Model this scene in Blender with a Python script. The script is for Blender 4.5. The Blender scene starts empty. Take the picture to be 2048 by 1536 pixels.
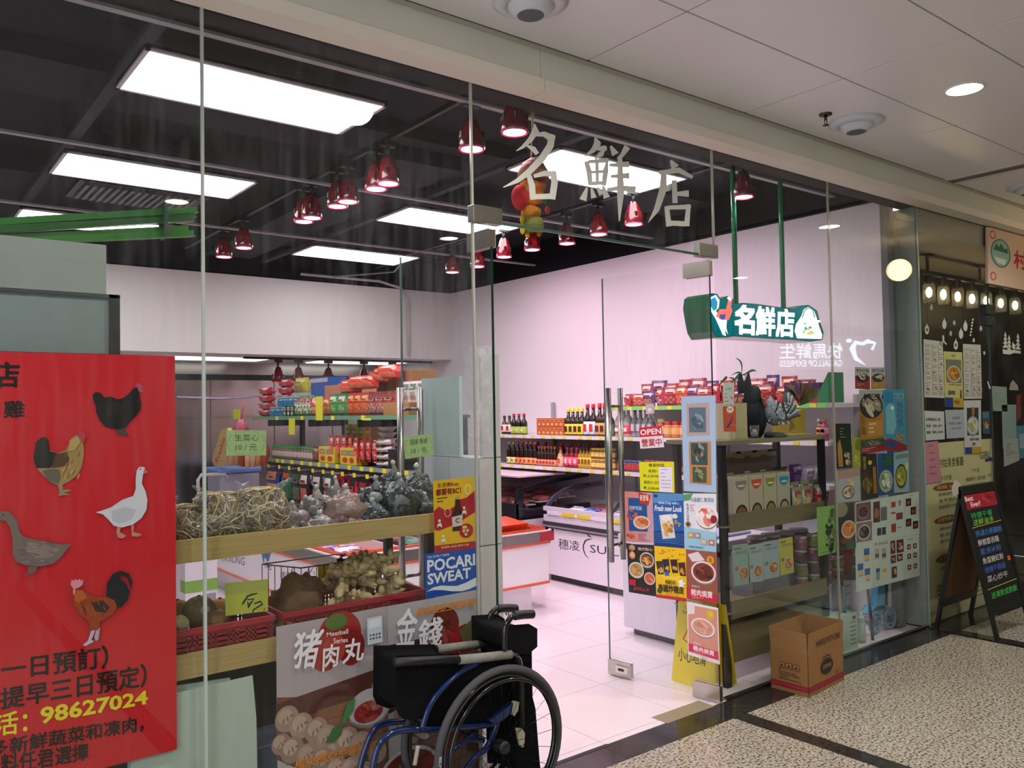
import bpy, bmesh, math, random
from mathutils import Vector, Matrix, noise
S = bpy.context.scene; COL = S.collection
PI = math.pi
# ---------------------------------------------------------------- camera, world, exposure, big lights
FL = 1666.26; CAM = Vector((0, -2.957, 1.63))
AR = Vector((0.78810145, -0.61530476, -0.01720916)); AU = Vector((-0.00527097, -0.03470251, 0.99938379)); AF = Vector((0.6155228, 0.78752511, 0.03059235))
cd = bpy.data.cameras.new('camera'); cam = bpy.data.objects.new('camera', cd); COL.objects.link(cam)
cd.sensor_width = 36; cd.lens = FL/2048*36; cd.clip_start = .05; cd.clip_end = 100
cam.matrix_world = Matrix(((AR.x, AU.x, -AF.x, CAM.x), (AR.y, AU.y, -AF.y, CAM.y), (AR.z, AU.z, -AF.z, CAM.z), (0, 0, 0, 1)))
S.camera = cam
S.view_settings.view_transform = 'Standard'; S.view_settings.look = 'None'; S.view_settings.exposure = 0.45; S.view_settings.gamma = 1
S.view_settings.use_curve_mapping = False
S.cycles.transparent_max_bounces = 24; S.cycles.max_bounces = 8; S.cycles.diffuse_bounces = 4; S.cycles.glossy_bounces = 4
S.cycles.use_denoising = True; S.cycles.sample_clamp_indirect = 6; S.cycles.caustics_reflective = False; S.cycles.caustics_refractive = False
PANEL_E = 8.0      # strength of the shop's ceiling panels
DOWN_E = 26.0      # strength of the corridor downlights
LAMP_W = 13.0       # watts of a red meat lamp
DOWN_W = 90.0      # watts of a corridor downlight
w = bpy.data.worlds.new('world'); S.world = w; w.use_nodes = True
w.node_tree.nodes['Background'].inputs[0].default_value = (.95, .95, 1, 1); w.node_tree.nodes['Background'].inputs[1].default_value = 1.5

# ---------------------------------------------------------------- picture point -> real plane
def ray(px, py): return AR*((px-1024)/FL)+AU*((768-py)/FL)+AF
def PY(px, py, y): d = ray(px, py); return CAM+d*((y-CAM.y)/d.y)
def PX(px, py, x): d = ray(px, py); return CAM+d*((x-CAM.x)/d.x)
def PZ(px, py, z): d = ray(px, py); return CAM+d*((z-CAM.z)/d.z)
def PP(px, py, P0, n): d = ray(px, py); return CAM+d*((P0-CAM).dot(n)/d.dot(n))
# ---------------------------------------------------------------- colours and materials
def lin(c):
    if isinstance(c, str): c = [int(c[i:i+2], 16)/255 for i in (0, 2, 4)]
    return tuple((x/12.92 if x <= .04045 else ((x+.055)/1.055)**2.4) for x in c)
MATS = {}
def newmat(name):
    m = bpy.data.materials.new(name); m.use_nodes = True; nt = m.node_tree; nt.nodes.clear(); MATS[name] = m
    return m, nt, nt.nodes.new('ShaderNodeOutputMaterial')
def col_node(nt, scale=30, amp=.08):
    a = nt.nodes.new('ShaderNodeAttribute'); a.attribute_name = 'Col'
    n = nt.nodes.new('ShaderNodeTexNoise'); n.inputs['Scale'].default_value = scale; n.inputs['Detail'].default_value = 4
    tc = nt.nodes.new('ShaderNodeTexCoord'); nt.links.new(tc.outputs['Object'], n.inputs['Vector'])
    r = nt.nodes.new('ShaderNodeMapRange'); r.inputs[3].default_value = 1-amp; r.inputs[4].default_value = 1+amp
    nt.links.new(n.outputs['Fac'], r.inputs[0])
    m = nt.nodes.new('ShaderNodeVectorMath'); m.operation = 'SCALE'
    nt.links.new(a.outputs['Color'], m.inputs[0]); nt.links.new(r.outputs[0], m.inputs['Scale'])
    return m.outputs[0], n, tc
def pbr(name, rough, metal=0, scale=30, amp=.08, bump=0, bscale=80, coat=0, trans=0, spec=.5):
    m, nt, out = newmat(name); b = nt.nodes.new('ShaderNodeBsdfPrincipled'); c, n, tc = col_node(nt, scale, amp)
    nt.links.new(c, b.inputs['Base Color']); b.inputs['Roughness'].default_value = rough; b.inputs['Metallic'].default_value = metal
    b.inputs['Coat Weight'].default_value = coat; b.inputs['Specular IOR Level'].default_value = spec
    if bump:
        n2 = nt.nodes.new('ShaderNodeTexNoise'); n2.inputs['Scale'].default_value = bscale; nt.links.new(tc.outputs['Object'], n2.inputs['Vector'])
        bp = nt.nodes.new('ShaderNodeBump'); bp.inputs['Strength'].default_value = bump; bp.inputs['Distance'].default_value = .01
        nt.links.new(n2.outputs['Fac'], bp.inputs['Height']); nt.links.new(bp.outputs[0], b.inputs['Normal'])
    nt.links.new(b.outputs[0], out.inputs[0]); return m
pbr('matte', .85, amp=.05, spec=.25); pbr('wall', .7, amp=.02, scale=3); pbr('satin', .45, amp=.04); pbr('gloss', .18, amp=.04, coat=.3)
pbr('paper', .55, amp=.03, spec=.35); pbr('metal', .28, 1, amp=.1, scale=14); pbr('steel_wall', .22, 1, amp=.15, scale=2); pbr('chrome', .1, 1, amp=.03)
pbr('fabric', .9, amp=.2, bump=.5, bscale=220, spec=.15); pbr('rough_skin', .75, amp=.3, scale=40, bump=.6, bscale=60, spec=.3)
pbr('crinkle', .25, amp=.1, bump=.9, bscale=35); pbr('tile', .16, amp=.03, scale=4, coat=.1); pbr('ceil', .32, amp=.025, scale=2)
pbr('card', .8, amp=.06, bump=.15, bscale=120, spec=.2); pbr('meat', .3, amp=.5, scale=25, bump=.5, bscale=30)
def wood():
    m, nt, out = newmat('wood'); b = nt.nodes.new('ShaderNodeBsdfPrincipled'); c, n, tc = col_node(nt, 6, .3)
    mp = nt.nodes.new('ShaderNodeMapping'); mp.inputs['Scale'].default_value = (.6, 8, 22); nt.links.new(tc.outputs['Object'], mp.inputs[0]); nt.links.new(mp.outputs[0], n.inputs['Vector'])
    n.inputs['Detail'].default_value = 8
    nt.links.new(c, b.inputs['Base Color']); b.inputs['Roughness'].default_value = .5; nt.links.new(b.outputs[0], out.inputs[0])
wood()
def granite(name, base, mid, dark, scale, rough, hi=.62):
    m, nt, out = newmat(name); b = nt.nodes.new('ShaderNodeBsdfPrincipled'); g = nt.nodes.new('ShaderNodeNewGeometry')
    n = nt.nodes.new('ShaderNodeTexNoise'); n.inputs['Scale'].default_value = scale; n.inputs['Detail'].default_value = 3; n.inputs['Roughness'].default_value = .6
    n2 = nt.nodes.new('ShaderNodeTexNoise'); n2.inputs['Scale'].default_value = scale*.22; n2.inputs['Detail'].default_value = 5
    for q in (n, n2): nt.links.new(g.outputs['Position'], q.inputs['Vector'])
    r = nt.nodes.new('ShaderNodeValToRGB'); e = r.color_ramp.elements
    e[0].position = .38; e[0].color = (*lin(dark), 1); e[1].position = .47; e[1].color = (*lin(mid), 1); x = e.new(.52); x.color = (*lin(base), 1)
    nt.links.new(n.outputs['Fac'], r.inputs[0])
    mr = nt.nodes.new('ShaderNodeMapRange'); mr.inputs[3].default_value = .7; mr.inputs[4].default_value = 1.25; nt.links.new(n2.outputs['Fac'], mr.inputs[0])
    vm = nt.nodes.new('ShaderNodeVectorMath'); vm.operation = 'SCALE'; nt.links.new(r.outputs[0], vm.inputs[0]); nt.links.new(mr.outputs[0], vm.inputs['Scale'])
    nt.links.new(vm.outputs[0], b.inputs['Base Color']); b.inputs['Roughness'].default_value = rough; nt.links.new(b.outputs[0], out.inputs[0])
granite('granite', 'b3ad9c', '918977', '3c3833', 75, .12); granite('dark_granite', '35322f', '2a2826', '191817', 60, .12)
def glassmat(name, tint, streak, rough=0.0, base=.04, film=0, ior=1.45):
    m, nt, out = newmat(name); t = nt.nodes.new('ShaderNodeBsdfTransparent'); t.inputs[0].default_value = (*tint, 1)
    g = nt.nodes.new('ShaderNodeBsdfGlossy'); g.inputs['Roughness'].default_value = rough
    gm = nt.nodes.new('ShaderNodeNewGeometry'); dt = nt.nodes.new('ShaderNodeVectorMath'); dt.operation = 'DOT_PRODUCT'
    nt.links.new(gm.outputs['Incoming'], dt.inputs[0]); nt.links.new(gm.outputs['Normal'], dt.inputs[1])
    def mth(op, a, b=None):      # thin-pane Fresnel reflection (Schlick), the same from both faces
        q = nt.nodes.new('ShaderNodeMath'); q.operation = op
        for i_, v_ in ((0, a), (1, b)):
            if v_ is None: continue
            if isinstance(v_, (int, float)): q.inputs[i_].default_value = v_
            else: nt.links.new(v_, q.inputs[i_])
        return q.outputs[0]
    f0 = ((ior-1)/(ior+1))**2; c_ = mth('ABSOLUTE', dt.outputs['Value']); fr_ = mth('ADD', mth('MULTIPLY', mth('POWER', mth('SUBTRACT', 1.0, c_), 5.0), 1-f0), f0)
    class fr: outputs = [fr_]
    mx = nt.nodes.new('ShaderNodeMixShader'); nt.links.new(fr.outputs[0], mx.inputs[0]); nt.links.new(t.outputs[0], mx.inputs[1]); nt.links.new(g.outputs[0], mx.inputs[2])
    d = nt.nodes.new('ShaderNodeBsdfDiffuse'); d.inputs[0].default_value = (.8, .85, .88, 1)
    tl = nt.nodes.new('ShaderNodeBsdfTranslucent'); tl.inputs[0].default_value = (.8, .85, .88, 1); ad = nt.nodes.new('ShaderNodeMixShader'); nt.links.new(d.outputs[0], ad.inputs[1]); nt.links.new(tl.outputs[0], ad.inputs[2])
    m2 = nt.nodes.new('ShaderNodeMixShader'); nt.links.new(mx.outputs[0], m2.inputs[1]); nt.links.new(ad.outputs[0], m2.inputs[2])
    tc = nt.nodes.new('ShaderNodeTexCoord'); n = nt.nodes.new('ShaderNodeTexNoise'); mp = nt.nodes.new('ShaderNodeMapping')
    mp.inputs['Scale'].default_value = (26, 26, 3.2) if not film else (14, 14, 14); n.inputs['Scale'].default_value = 1.3; n.inputs['Detail'].default_value = 6
    n3 = nt.nodes.new('ShaderNodeTexNoise'); n3.inputs['Scale'].default_value = 1.6; nt.links.new(tc.outputs['Object'], n3.inputs['Vector'])
    nt.links.new(tc.outputs['Object'], mp.inputs[0]); nt.links.new(mp.outputs[0], n.inputs['Vector'])
    mu = nt.nodes.new('ShaderNodeMath'); mu.operation = 'MULTIPLY'; nt.links.new(n.outputs['Fac'], mu.inputs[0]); nt.links.new(n3.outputs['Fac'], mu.inputs[1])
    r = nt.nodes.new('ShaderNodeMapRange'); r.inputs[1].default_value = .22; r.inputs[2].default_value = .42; r.inputs[3].default_value = film; r.inputs[4].default_value = film+streak
    nt.links.new(mu.outputs[0], r.inputs[0]); nt.links.new(r.outputs[0], m2.inputs[0]); nt.links.new(m2.outputs[0], out.inputs[0])
    if film:
        bp = nt.nodes.new('ShaderNodeBump'); bp.inputs['Strength'].default_value = .8; bp.inputs['Distance'].default_value = .03; nt.links.new(n.outputs['Fac'], bp.inputs['Height']); nt.links.new(bp.outputs[0], g.inputs['Normal'])
glassmat('glass', (.97, .985, .98), .032); glassmat('film', (.93, .94, .95), .3, .12, film=.10, ior=1.7); glassmat('clear_plastic', (.95, .97, .97), .05, .05, film=.03)
pbr('glass_rim', .15, amp=.02)
def emis(name, k):
    m, nt, out = newmat(name); e = nt.nodes.new('ShaderNodeEmission'); a = nt.nodes.new('ShaderNodeAttribute'); a.attribute_name = 'Col'
    nt.links.new(a.outputs['Color'], e.inputs[0]); e.inputs[1].default_value = k; nt.links.new(e.outputs[0], out.inputs[0])
emis('panel_light', PANEL_E); emis('down_light', DOWN_E); emis('sign_light', 1.25); emis('led_sign', 4.5); emis('lens_light', 10); emis('bulb_light', 14); emis('soft_light', 2.0)
# ---------------------------------------------------------------- mesh building
class MB:
    def __init__(s): s.v = []; s.f = []; s.c = []; s.s = []
    def face(s, pts, col, smooth=False):
        i = len(s.v); s.v += [tuple(p) for p in pts]; s.f.append(tuple(range(i, i+len(pts)))); s.c.append(lin(col)); s.s.append(smooth); return s
    def raw(s, vs, fs, col, smooth=True):
        i = len(s.v); s.v += [tuple(p) for p in vs]; k = lin(col) if not isinstance(col, list) else None
        for j, f in enumerate(fs): s.f.append(tuple(i+a for a in f)); s.c.append(k or lin(col[j])); s.s.append(smooth)
        return s
    def box(s, x0, y0, z0, x1, y1, z1, col):
        v = [(x, y, z) for z in (z0, z1) for y in (y0, y1) for x in (x0, x1)]
        return s.raw(v, [(0, 2, 3, 1), (4, 5, 7, 6), (0, 1, 5, 4), (2, 6, 7, 3), (0, 4, 6, 2), (1, 3, 7, 5)], col, False)
    def prism(s, pts, off, col, col2=None):
        off = Vector(off); a = [Vector(p) for p in pts]; b = [p+off for p in a]; n = len(a)
        nr = Vector((0, 0, 0))
        for i in range(n): nr += a[i].cross(a[(i+1) % n])
        if nr.dot(off) > 0: a, b = a[::-1], b[::-1]
        i0 = len(s.v); s.v += [tuple(p) for p in a+b]; fs = [tuple(range(n)), tuple(range(2*n-1, n-1, -1))]+[(j, n+j, n+(j+1) % n, (j+1) % n)[::-1] for j in range(n)]
        fs = [fs[0], fs[1]]+[(j, n+j, n+(j+1) % n, (j+1) % n)[::-1] for j in range(n)]
        for j, f in enumerate(fs): s.f.append(tuple(i0+q for q in f)); s.c.append(lin(col2 if (col2 and j > 1) else col)); s.s.append(False)
        return s
    def tube(s, path, r, col, n=8, cap=True, closed=False):
        P = [Vector(p) for p in path]; m = len(P); R = r if isinstance(r, (list, tuple)) else [r]*m; vs = []; fs = []; up = None
        for i in range(m):
            d = (P[(i+1) % m]-P[i-1]) if closed else (P[min(i+1, m-1)]-P[max(i-1, 0)]); d.normalize()
            if up is None: up = Vector((0, 0, 1)) if abs(d.z) < .9 else Vector((1, 0, 0))
            a = d.cross(up)
            if a.length < 1e-4: a = d.orthogonal()
            a.normalize(); b = a.cross(d); up = b
            vs += [P[i]+(a*math.cos(2*PI*k/n)+b*math.sin(2*PI*k/n))*R[i] for k in range(n)]
        for i in range(m if closed else m-1):
            j = (i+1) % m
            for k in range(n): fs.append((i*n+k, i*n+(k+1) % n, j*n+(k+1) % n, j*n+k))
        if cap and not closed: fs += [tuple(range(n))[::-1], tuple(range((m-1)*n, m*n))]
        return s.raw(vs, fs, col)
    def lathe(s, prof, cen, cols, n=16, axis='z', smooth=True):
        cen = Vector(cen); vs = []; fs = []; cc = []
        for r, z in prof:
            for k in range(n):
                a = 2*PI*k/n; x, y = r*math.cos(a), r*math.sin(a)
                vs.append(cen+Vector({'z': (x, y, z), 'y': (x, z, y), 'x': (z, x, y)}[axis]))
        for i in range(len(prof)-1):
            for k in range(n):
                q = (i*n+k, i*n+(k+1) % n, (i+1)*n+(k+1) % n, (i+1)*n+k); fs.append(q if axis == 'z' or axis == 'x' else q[::-1]); cc.append(cols[min(i, len(cols)-1)] if isinstance(cols, list) else cols)
        return s.raw(vs, fs, cc, smooth)
    def ell(s, c, r, col, n=10, m=7, nz=0, nf=3, rot=None, seed=0):
        c = Vector(c); vs = []; fs = []; r = r if isinstance(r, (tuple, list)) else (r, r, r)
        for i in range(m+1):
            t = PI*i/m
            for k in range(n if 0 < i < m else 1):
                a = 2*PI*k/n; d = Vector((math.sin(t)*math.cos(a), math.sin(t)*math.sin(a), math.cos(t)))
                q = 1+nz*noise.noise(d*nf+Vector((seed*3.1, seed*1.7, seed)))
                p = Vector((d.x*r[0], d.y*r[1], d.z*r[2]))*q
                if rot: p = rot @ p
                vs.append(c+p)
        def ix(i, k): return 0 if i == 0 else (1+(m-1)*n if i == m else 1+(i-1)*n+k % n)
        for i in range(m):
            for k in range(n):
                if i == 0: fs.append((0, ix(1, k), ix(1, k+1)))
                elif i == m-1: fs.append((ix(i, k), ix(m, 0), ix(i, k+1)))
                else: fs.append((ix(i, k), ix(i+1, k), ix(i+1, k+1), ix(i, k+1)))
        return s.raw(vs, fs, col)
    def mesh(s, name, mat, bevel=0):
        me = bpy.data.meshes.new(name); me.from_pydata(s.v, [], s.f)
        at = me.color_attributes.new('Col', 'FLOAT_COLOR', 'CORNER'); buf = []
        for f, c in zip(s.f, s.c): buf += [c[0], c[1], c[2], 1.0]*len(f)
        at.data.foreach_set('color', buf); me.polygons.foreach_set('use_smooth', s.s); me.materials.append(MATS[mat])
        if bevel:
            bm = bmesh.new(); bm.from_mesh(me); bmesh.ops.remove_doubles(bm, verts=bm.verts, dist=1e-5)
            bmesh.ops.bevel(bm, geom=[e for e in bm.edges if len(e.link_faces) == 2 and e.calc_face_angle(0) > .6], offset=bevel, segments=2, affect='EDGES', profile=.5)
            bm.to_mesh(me); bm.free()
        me.update(); return me
    def build(s, name, mat, parent=None, bevel=0):
        o = bpy.data.objects.new(name, s.mesh(name, mat, bevel)); COL.objects.link(o)
        if parent is not None:
            o.parent = parent
            if parent.type == 'EMPTY': o.location = -parent.location
        return o
def tag(o, label=None, cat=None, group=None, kind=None):
    if label: o['label'] = label
    if cat: o['category'] = cat
    if group: o['group'] = group
    if kind: o['kind'] = kind
    return o
def thing(name, label, cat, loc=(0, 0, 0), group=None):
    o = bpy.data.objects.new(name, None); COL.objects.link(o); o.location = loc; o.empty_display_size = .05; return tag(o, label, cat, group)
def dup(o, loc=None, rz=None, label=None, group=None, sc=None, parent=None):
    c = o.copy(); COL.objects.link(c)
    if parent is not None: c.parent = parent
    if loc is not None: c.location = loc
    if rz is not None: c.rotation_euler = (0, 0, rz)
    if label: c['label'] = label
    if group: c['group'] = group
    if sc: c.scale = sc if isinstance(sc, tuple) else (sc, sc, sc)
    for ch in list(o.children): dup(ch, parent=c)
    return c
def struct(mb, name, mat, bevel=0): return tag(mb.build(name, mat, None, bevel), kind='structure')
ORD = 'first second third fourth fifth sixth seventh eighth ninth tenth eleventh twelfth thirteenth fourteenth fifteenth sixteenth seventeenth eighteenth nineteenth twentieth'.split()
def nth(i): return ORD[i] if i < 20 else 'twenty-'+ORD[i-20]
# ---------------------------------------------------------------- lettering as flat geometry
_tc = {}
def glyphs(s, bold=0.0, shear=0.0):
    cjk = any(ord(ch) > 0x2e80 for ch in s); fat = bold if cjk else 0; bold = 0 if cjk else bold
    k = (s, bold, shear, fat)
    if k not in _tc:
        c = bpy.data.curves.new('t', 'FONT'); c.body = s; c.size = 1; c.resolution_u = 2; c.offset = bold; c.shear = shear; c.space_line = 1.0
        o = bpy.data.objects.new('t', c); me = bpy.data.meshes.new_from_object(o)
        vs = [(v.co.x, v.co.y) for v in me.vertices]; fs = [tuple(p.vertices) for p in me.polygons]
        bpy.data.objects.remove(o); bpy.data.meshes.remove(me); bpy.data.curves.remove(c)
        xs = [v[0] for v in vs]; ys = [v[1] for v in vs]; x0, x1, y0, y1 = min(xs), max(xs), min(ys), max(ys)
        if fat:      # heavier strokes: the same outline laid down with small shifts
            n0 = len(vs); b = fat*.8; sh = [(-b, -b), (b, -b), (-b, b), (b, b), (0, 0)]
            fs = [tuple(q+n0*j for q in f) for j in range(5) for f in fs]; vs = [(x+dx, y+dy) for dx, dy in sh for x, y in vs]
        _tc[k] = ([((x-x0)/(x1-x0), (y1-y)/(y1-y0)) for x, y in vs], fs, n0 if fat else max(1, len(vs)))
    return _tc[k]
def lift(n, j, o): return o+n*(.00004*j)
def K(ox, oy, s):
    return lambda x, y: (ox+x/s, oy+y/s)
class Art:
    """flat print on a plane; points are given either as sheet fractions or as picture points unprojected onto that plane"""
    def __init__(a, plane, n, quad=None, base=None, thick=.0012, k=None):
        a.pl = plane; a.n = Vector(n).normalized(); a.mb = MB(); a.base = MB(); a.l = 1; a.k = k or (lambda x, y: (x, y)); a.q = None
        if quad:
            a.q = [a.pl(*a.k(*p)) for p in quad]
            if base: a.base.prism([p+a.n*.00001 for p in a.q], -a.n*thick, base)
    def P(a, u, v):
        q = a.q; return (q[0]*(1-u)+q[1]*u)*(1-v)+(q[3]*(1-u)+q[2]*u)*v
    def o(a): a.l += 1; return a.n*(.00007*a.l+.0002)
    def W(a, p, px): return a.pl(*a.k(*p)) if px else a.P(*p)
    def poly(a, pts, col, px=False):
        o = a.o(); f = [a.W(p, px)+o for p in pts]; a.mb.face(f, col); return a
    def rect(a, u0, v0, u1, v1, col): return a.poly([(u0, v0), (u1, v0), (u1, v1), (u0, v1)], col)
    def el(a, cu, cv, ru, rv, col, px=False, n=22, rot=0):
        c, s = math.cos(rot), math.sin(rot)
        return a.poly([(cu+ru*math.cos(t)*c-rv*math.sin(t)*s, cv+ru*math.cos(t)*s+rv*math.sin(t)*c) for t in [2*PI*i/n for i in range(n)]], col, px)
    def text(a, s, u0, v0, u1, v1, col, bold=.01, shear=0):
        vs, fs, n0 = glyphs(s, bold, shear); o = a.o(); a.mb.raw([a.P(u0+(u1-u0)*x, v0+(v1-v0)*y)+lift(a.n, i//n0, o) for i, (x, y) in enumerate(vs)], fs, col, False); a.l += len(vs)//n0-1; return a
    def textq(a, s, tl, tr, br, bl, col, bold=.01, shear=0):
        vs, fs, n0 = glyphs(s, bold, shear); o = a.o(); q = [a.W(p, True) for p in (tl, tr, br, bl)]
        a.mb.raw([(q[0]*(1-x)+q[1]*x)*(1-y)+(q[3]*(1-x)+q[2]*x)*y+lift(a.n, i//n0, o) for i, (x, y) in enumerate(vs)], fs, col, False); a.l += len(vs)//n0-1; return a
    def textc(a, s, u0, v0, u1, v1, col, bold=.01):     # characters set one under another
        n = len(s); h = (v1-v0)/n
        for i, ch in enumerate(s): a.text(ch, u0, v0+h*i, u1, v0+h*(i+.9), col, bold)
        return a
    def line(a, pts, wd, col, px=False):      # brush line; points (x, y[, width])
        o = a.o(); L = []; Rr = []
        for i, p in enumerate(pts):
            x, y = p[0], p[1]; ww = (p[2] if len(p) > 2 else wd)/2; q0 = pts[max(i-1, 0)]; q1 = pts[min(i+1, len(pts)-1)]
            dx, dy = q1[0]-q0[0], q1[1]-q0[1]; d = math.hypot(dx, dy) or 1; nx, ny = -dy/d*ww, dx/d*ww
            L.append((x+nx, y+ny)); Rr.append((x-nx, y-ny))
        for i in range(len(pts)-1): a.mb.face([a.W(q, px)+o for q in (L[i], L[i+1], Rr[i+1], Rr[i])], col)
        return a
    def food(a, cu, cv, ru, rv, cols, n=14, seed=1, sz=.32):
        R = random.Random(seed)
        for i in range(n):
            t = R.random()*2*PI; r = math.sqrt(R.random())*.72; k = sz*(.6+R.random()*.8)
            a.el(cu+ru*r*math.cos(t), cv+rv*r*math.sin(t), ru*k, rv*k*(.5+R.random()*.6), R.choice(cols), n=9, rot=R.random()*.6)
        return a
    def bowl(a, cu, cv, ru, rv, rim, inner, cols, n=14, seed=1):
        a.el(cu, cv+rv*.12, ru, rv, '8d8580'); a.el(cu, cv, ru, rv, rim); a.el(cu, cv, ru*.86, rv*.84, inner); return a.food(cu, cv, ru*.8, rv*.78, cols, n, seed)
    def lines(a, u0, v0, u1, v1, n, col, wd=.35, seed=1, gap=.04):       # small printed lines of text
        R = random.Random(seed); h = (v1-v0)/n; o = a.o()
        for i in range(n):
            u = u0
            while u < u1-.01:
                L = (.02+R.random()*.08)*max(.4, (u1-u0)*2); e = min(u+L, u1); y = v0+h*i
                a.mb.face([a.P(u, y)+o, a.P(e, y)+o, a.P(e, y+h*wd)+o, a.P(u, y+h*wd)+o], col); u = e+.012
                if R.random() < .12: break
        return a
    def build(a, name, label, cat, group=None, mat='paper', z=0, part='printed_picture', parent=None):
        if parent is None:
            b = a.base.build(name, mat); tag(b, label, cat, group)
        else: b = a.base.build(name, mat, parent) if a.base.v else parent
        if a.mb.v: a.mb.build(part, mat, b)
        return b
# ================================================================ THE SETTING
XR = 5.95; YB = 5.9; ZG = 3.072
# shop floor: pale polished 60 cm tiles
m = MB(); m.box(-1.6, 0.0, -.06, XR+.2, 7.6, -.012, 'b5a9a2'); fl = struct(m, 'floor', 'matte')
m = MB(); m.box(-.2985, -.2985, -.012, .2985, .2985, 0, 'e4dbdc'); tile0 = m.mesh('tile', 'tile')
for i in range(-8, 5):
    for j in range(0, 13):
        x = 3.455+.6*i+.3; y = .05+.6*j+.3
        if x+.3 > XR+.1: continue
        o = bpy.data.objects.new('tile', tile0); COL.objects.link(o); o.parent = fl; o.location = (x, y, 0)
m = MB()
for i in range(-8, 5):
    x = 3.455+.6*i; m.box(x+.001, .002, -.012, min(x+.599, 6.1), .048, 0, 'e4dbdc')
m.build('cut_tile', 'tile', fl)
m = MB(); m.box(3.28, -.012, 0, 3.66, .1, .002, '8d8468'); m.build('patch', 'satin', fl)
m = MB(); m.box(2.46, -.02, 0, 2.86, .006, .0015, '1b1a1a'); m.build('floor_latch_plate', 'satin', fl)
# corridor floor: speckled slabs between dark bands
m = MB(); m.box(-3, -6.8, -.06, 19, 0, -.012, '2a2927'); fc = struct(m, 'floor', 'dark_granite')
def piece(x0, y0, x1, y1, mat, name='stone_slab'):
    m = MB(); m.box(x0+.0012, y0+.0012, -.012, x1-.0012, y1-.0012, 0, 'cfc4ab'); m.build(name, mat, fc)
xb = [-3.75, -1.3, 1.15, 3.6, 6.09, 8.54, 11, 13.45, 15.9]
for i, x in enumerate(xb[:-1]):
    for a in range(3): piece(x+.11+.78*a, -.185, x+.11+.78*(a+1), 0, 'dark_granite', 'border_stone')
    piece(x, -.185, x+.11, 0, 'dark_granite', 'border_stone')
    for r in range(4):
        y1 = -.185-1.6*r; piece(x, y1-1.6, x+.11, y1, 'dark_granite', 'border_stone')
    for r in range(8):
        y1 = -.185-.82*r
        for a in range(2): piece(x+.11+1.17*a, y1-.82, x+.11+1.17*(a+1), y1, 'granite')
# corridor ceiling: 120 x 60 cm metal panels with black joints
m = MB(); m.box(-3, -6.8, 3.285, 19, .03, 3.32, '070707'); cc = struct(m, 'ceiling', 'matte')
m = MB(); m.box(-.597, -.296, 0, .597, .296, .012, 'e8e7ea'); cp0 = m.mesh('ceiling_panel', 'ceil', .002)
for i in range(-4, 14):
    for j in range(0, 11):
        x = 2.70+1.203*i+.6; y = -.13-.6*j-.3
        if x > 6.35: x += .18
        o = bpy.data.objects.new('ceiling_panel', cp0); COL.objects.link(o); o.parent = cc; o.location = (x, y, 3.27)
m = MB()
m.box(6.303, -6.6, 3.272, 6.487, -.13, 3.284, '5f5c5a'); m.box(6.303, -6.6, 3.266, 6.335, -.13, 3.272, 'd5d0c8'); m.box(6.455, -6.6, 3.266, 6.487, -.13, 3.272, 'd5d0c8')
m.build('air_slot', 'satin', cc)
# fascia above the glass
m = MB(); m.box(-3, -.105, ZG+.06, 19.0, .1, 3.27, 'd8d8cc'); f1 = struct(m, 'trim_1', 'wall')
for k in range(-2, 6):
    x = 2.42+2.2*k; m = MB(); m.box(x, -.112, ZG+.058, x+2.197, -.105, 3.268, 'dcdcd0'); m.build('panel', 'wall', f1)
    m = MB(); m.box(x+.02, -.118, ZG, x+2.217, .0, ZG+.056, 'efe8da'); m.build('bottom_lip', 'wall', f1)
m = MB(); m.box(-3, -.13, 3.255, 19.0, -.106, 3.27, 'b5b3a8'); m.build('edge_strip', 'wall', f1)
m = MB(); m.box(-3, .0, ZG, 19.0, .12, 3.2, '26282c'); m.box(-3, .02, 3.2, 19.0, .125, 3.56, '16181c'); m.build('inner_face', 'matte', f1)
# shop room
m = MB(); m.box(-1.7, 0.12, 3.5, XR+.3, 7.6, 3.56, '191c21'); ce = struct(m, 'ceiling', 'matte')
m = MB(); m.box(XR, .19, 0, XR+.1, YB+.1, 3.13, 'eae4e6'); m.box(XR, YB+.1, 0, XR+.1, 7.6, 2.34, 'eae4e6'); struct(m, 'wall_right', 'wall')
m = MB(); m.box(XR+.002, .12, 3.13, XR+.1, 7.6, 3.5, '15171c'); m.box(-1.6, YB-.002, 3.13, XR+.1, YB+.1, 3.5, '15171c'); struct(m, 'trim_2', 'matte')
m = MB(); m.box(-1.6, YB, 2.28, XR, YB+.1, 3.13, 'e8e2e2'); m.box(-1.6, YB+.1, 2.28, XR, 7.5, 2.34, 'e6dcdc'); struct(m, 'wall_back', 'wall')
m = MB(); m.box(-1.7, 0, 0, -1.6, 7.6, 3.5, 'dcd8d6'); struct(m, 'wall_left', 'wall')
# steel cold-room wall at the very back
m = MB(); m.box(-1.6, 7.5, 0, XR, 7.6, 2.34, 'a9a39c'); sw = struct(m, 'wall_rear', 'steel_wall')
for i in range(9):
    for z0, z1 in ((0, 1.58), (1.6, 2.06)):
        m = MB(); m.box(-1.5+.82*i, 7.485, z0+.01, -1.5+.82*i+.8, 7.5, z1, 'b7b1ab'); m.build('steel_panel', 'steel_wall', sw)
m = MB(); m.box(-1.6, 7.46, 2.06, XR, 7.485, 2.13, '1d1c1e'); m.build('black_rail', 'satin', sw)
m = MB(); m.tube([(3.0, 7.46, 1.85), (3.5, 7.40, 1.83), (4.1, 7.46, 1.86)], .012, 'd8c8e8'); m.build('hose', 'gloss', sw)
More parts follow.
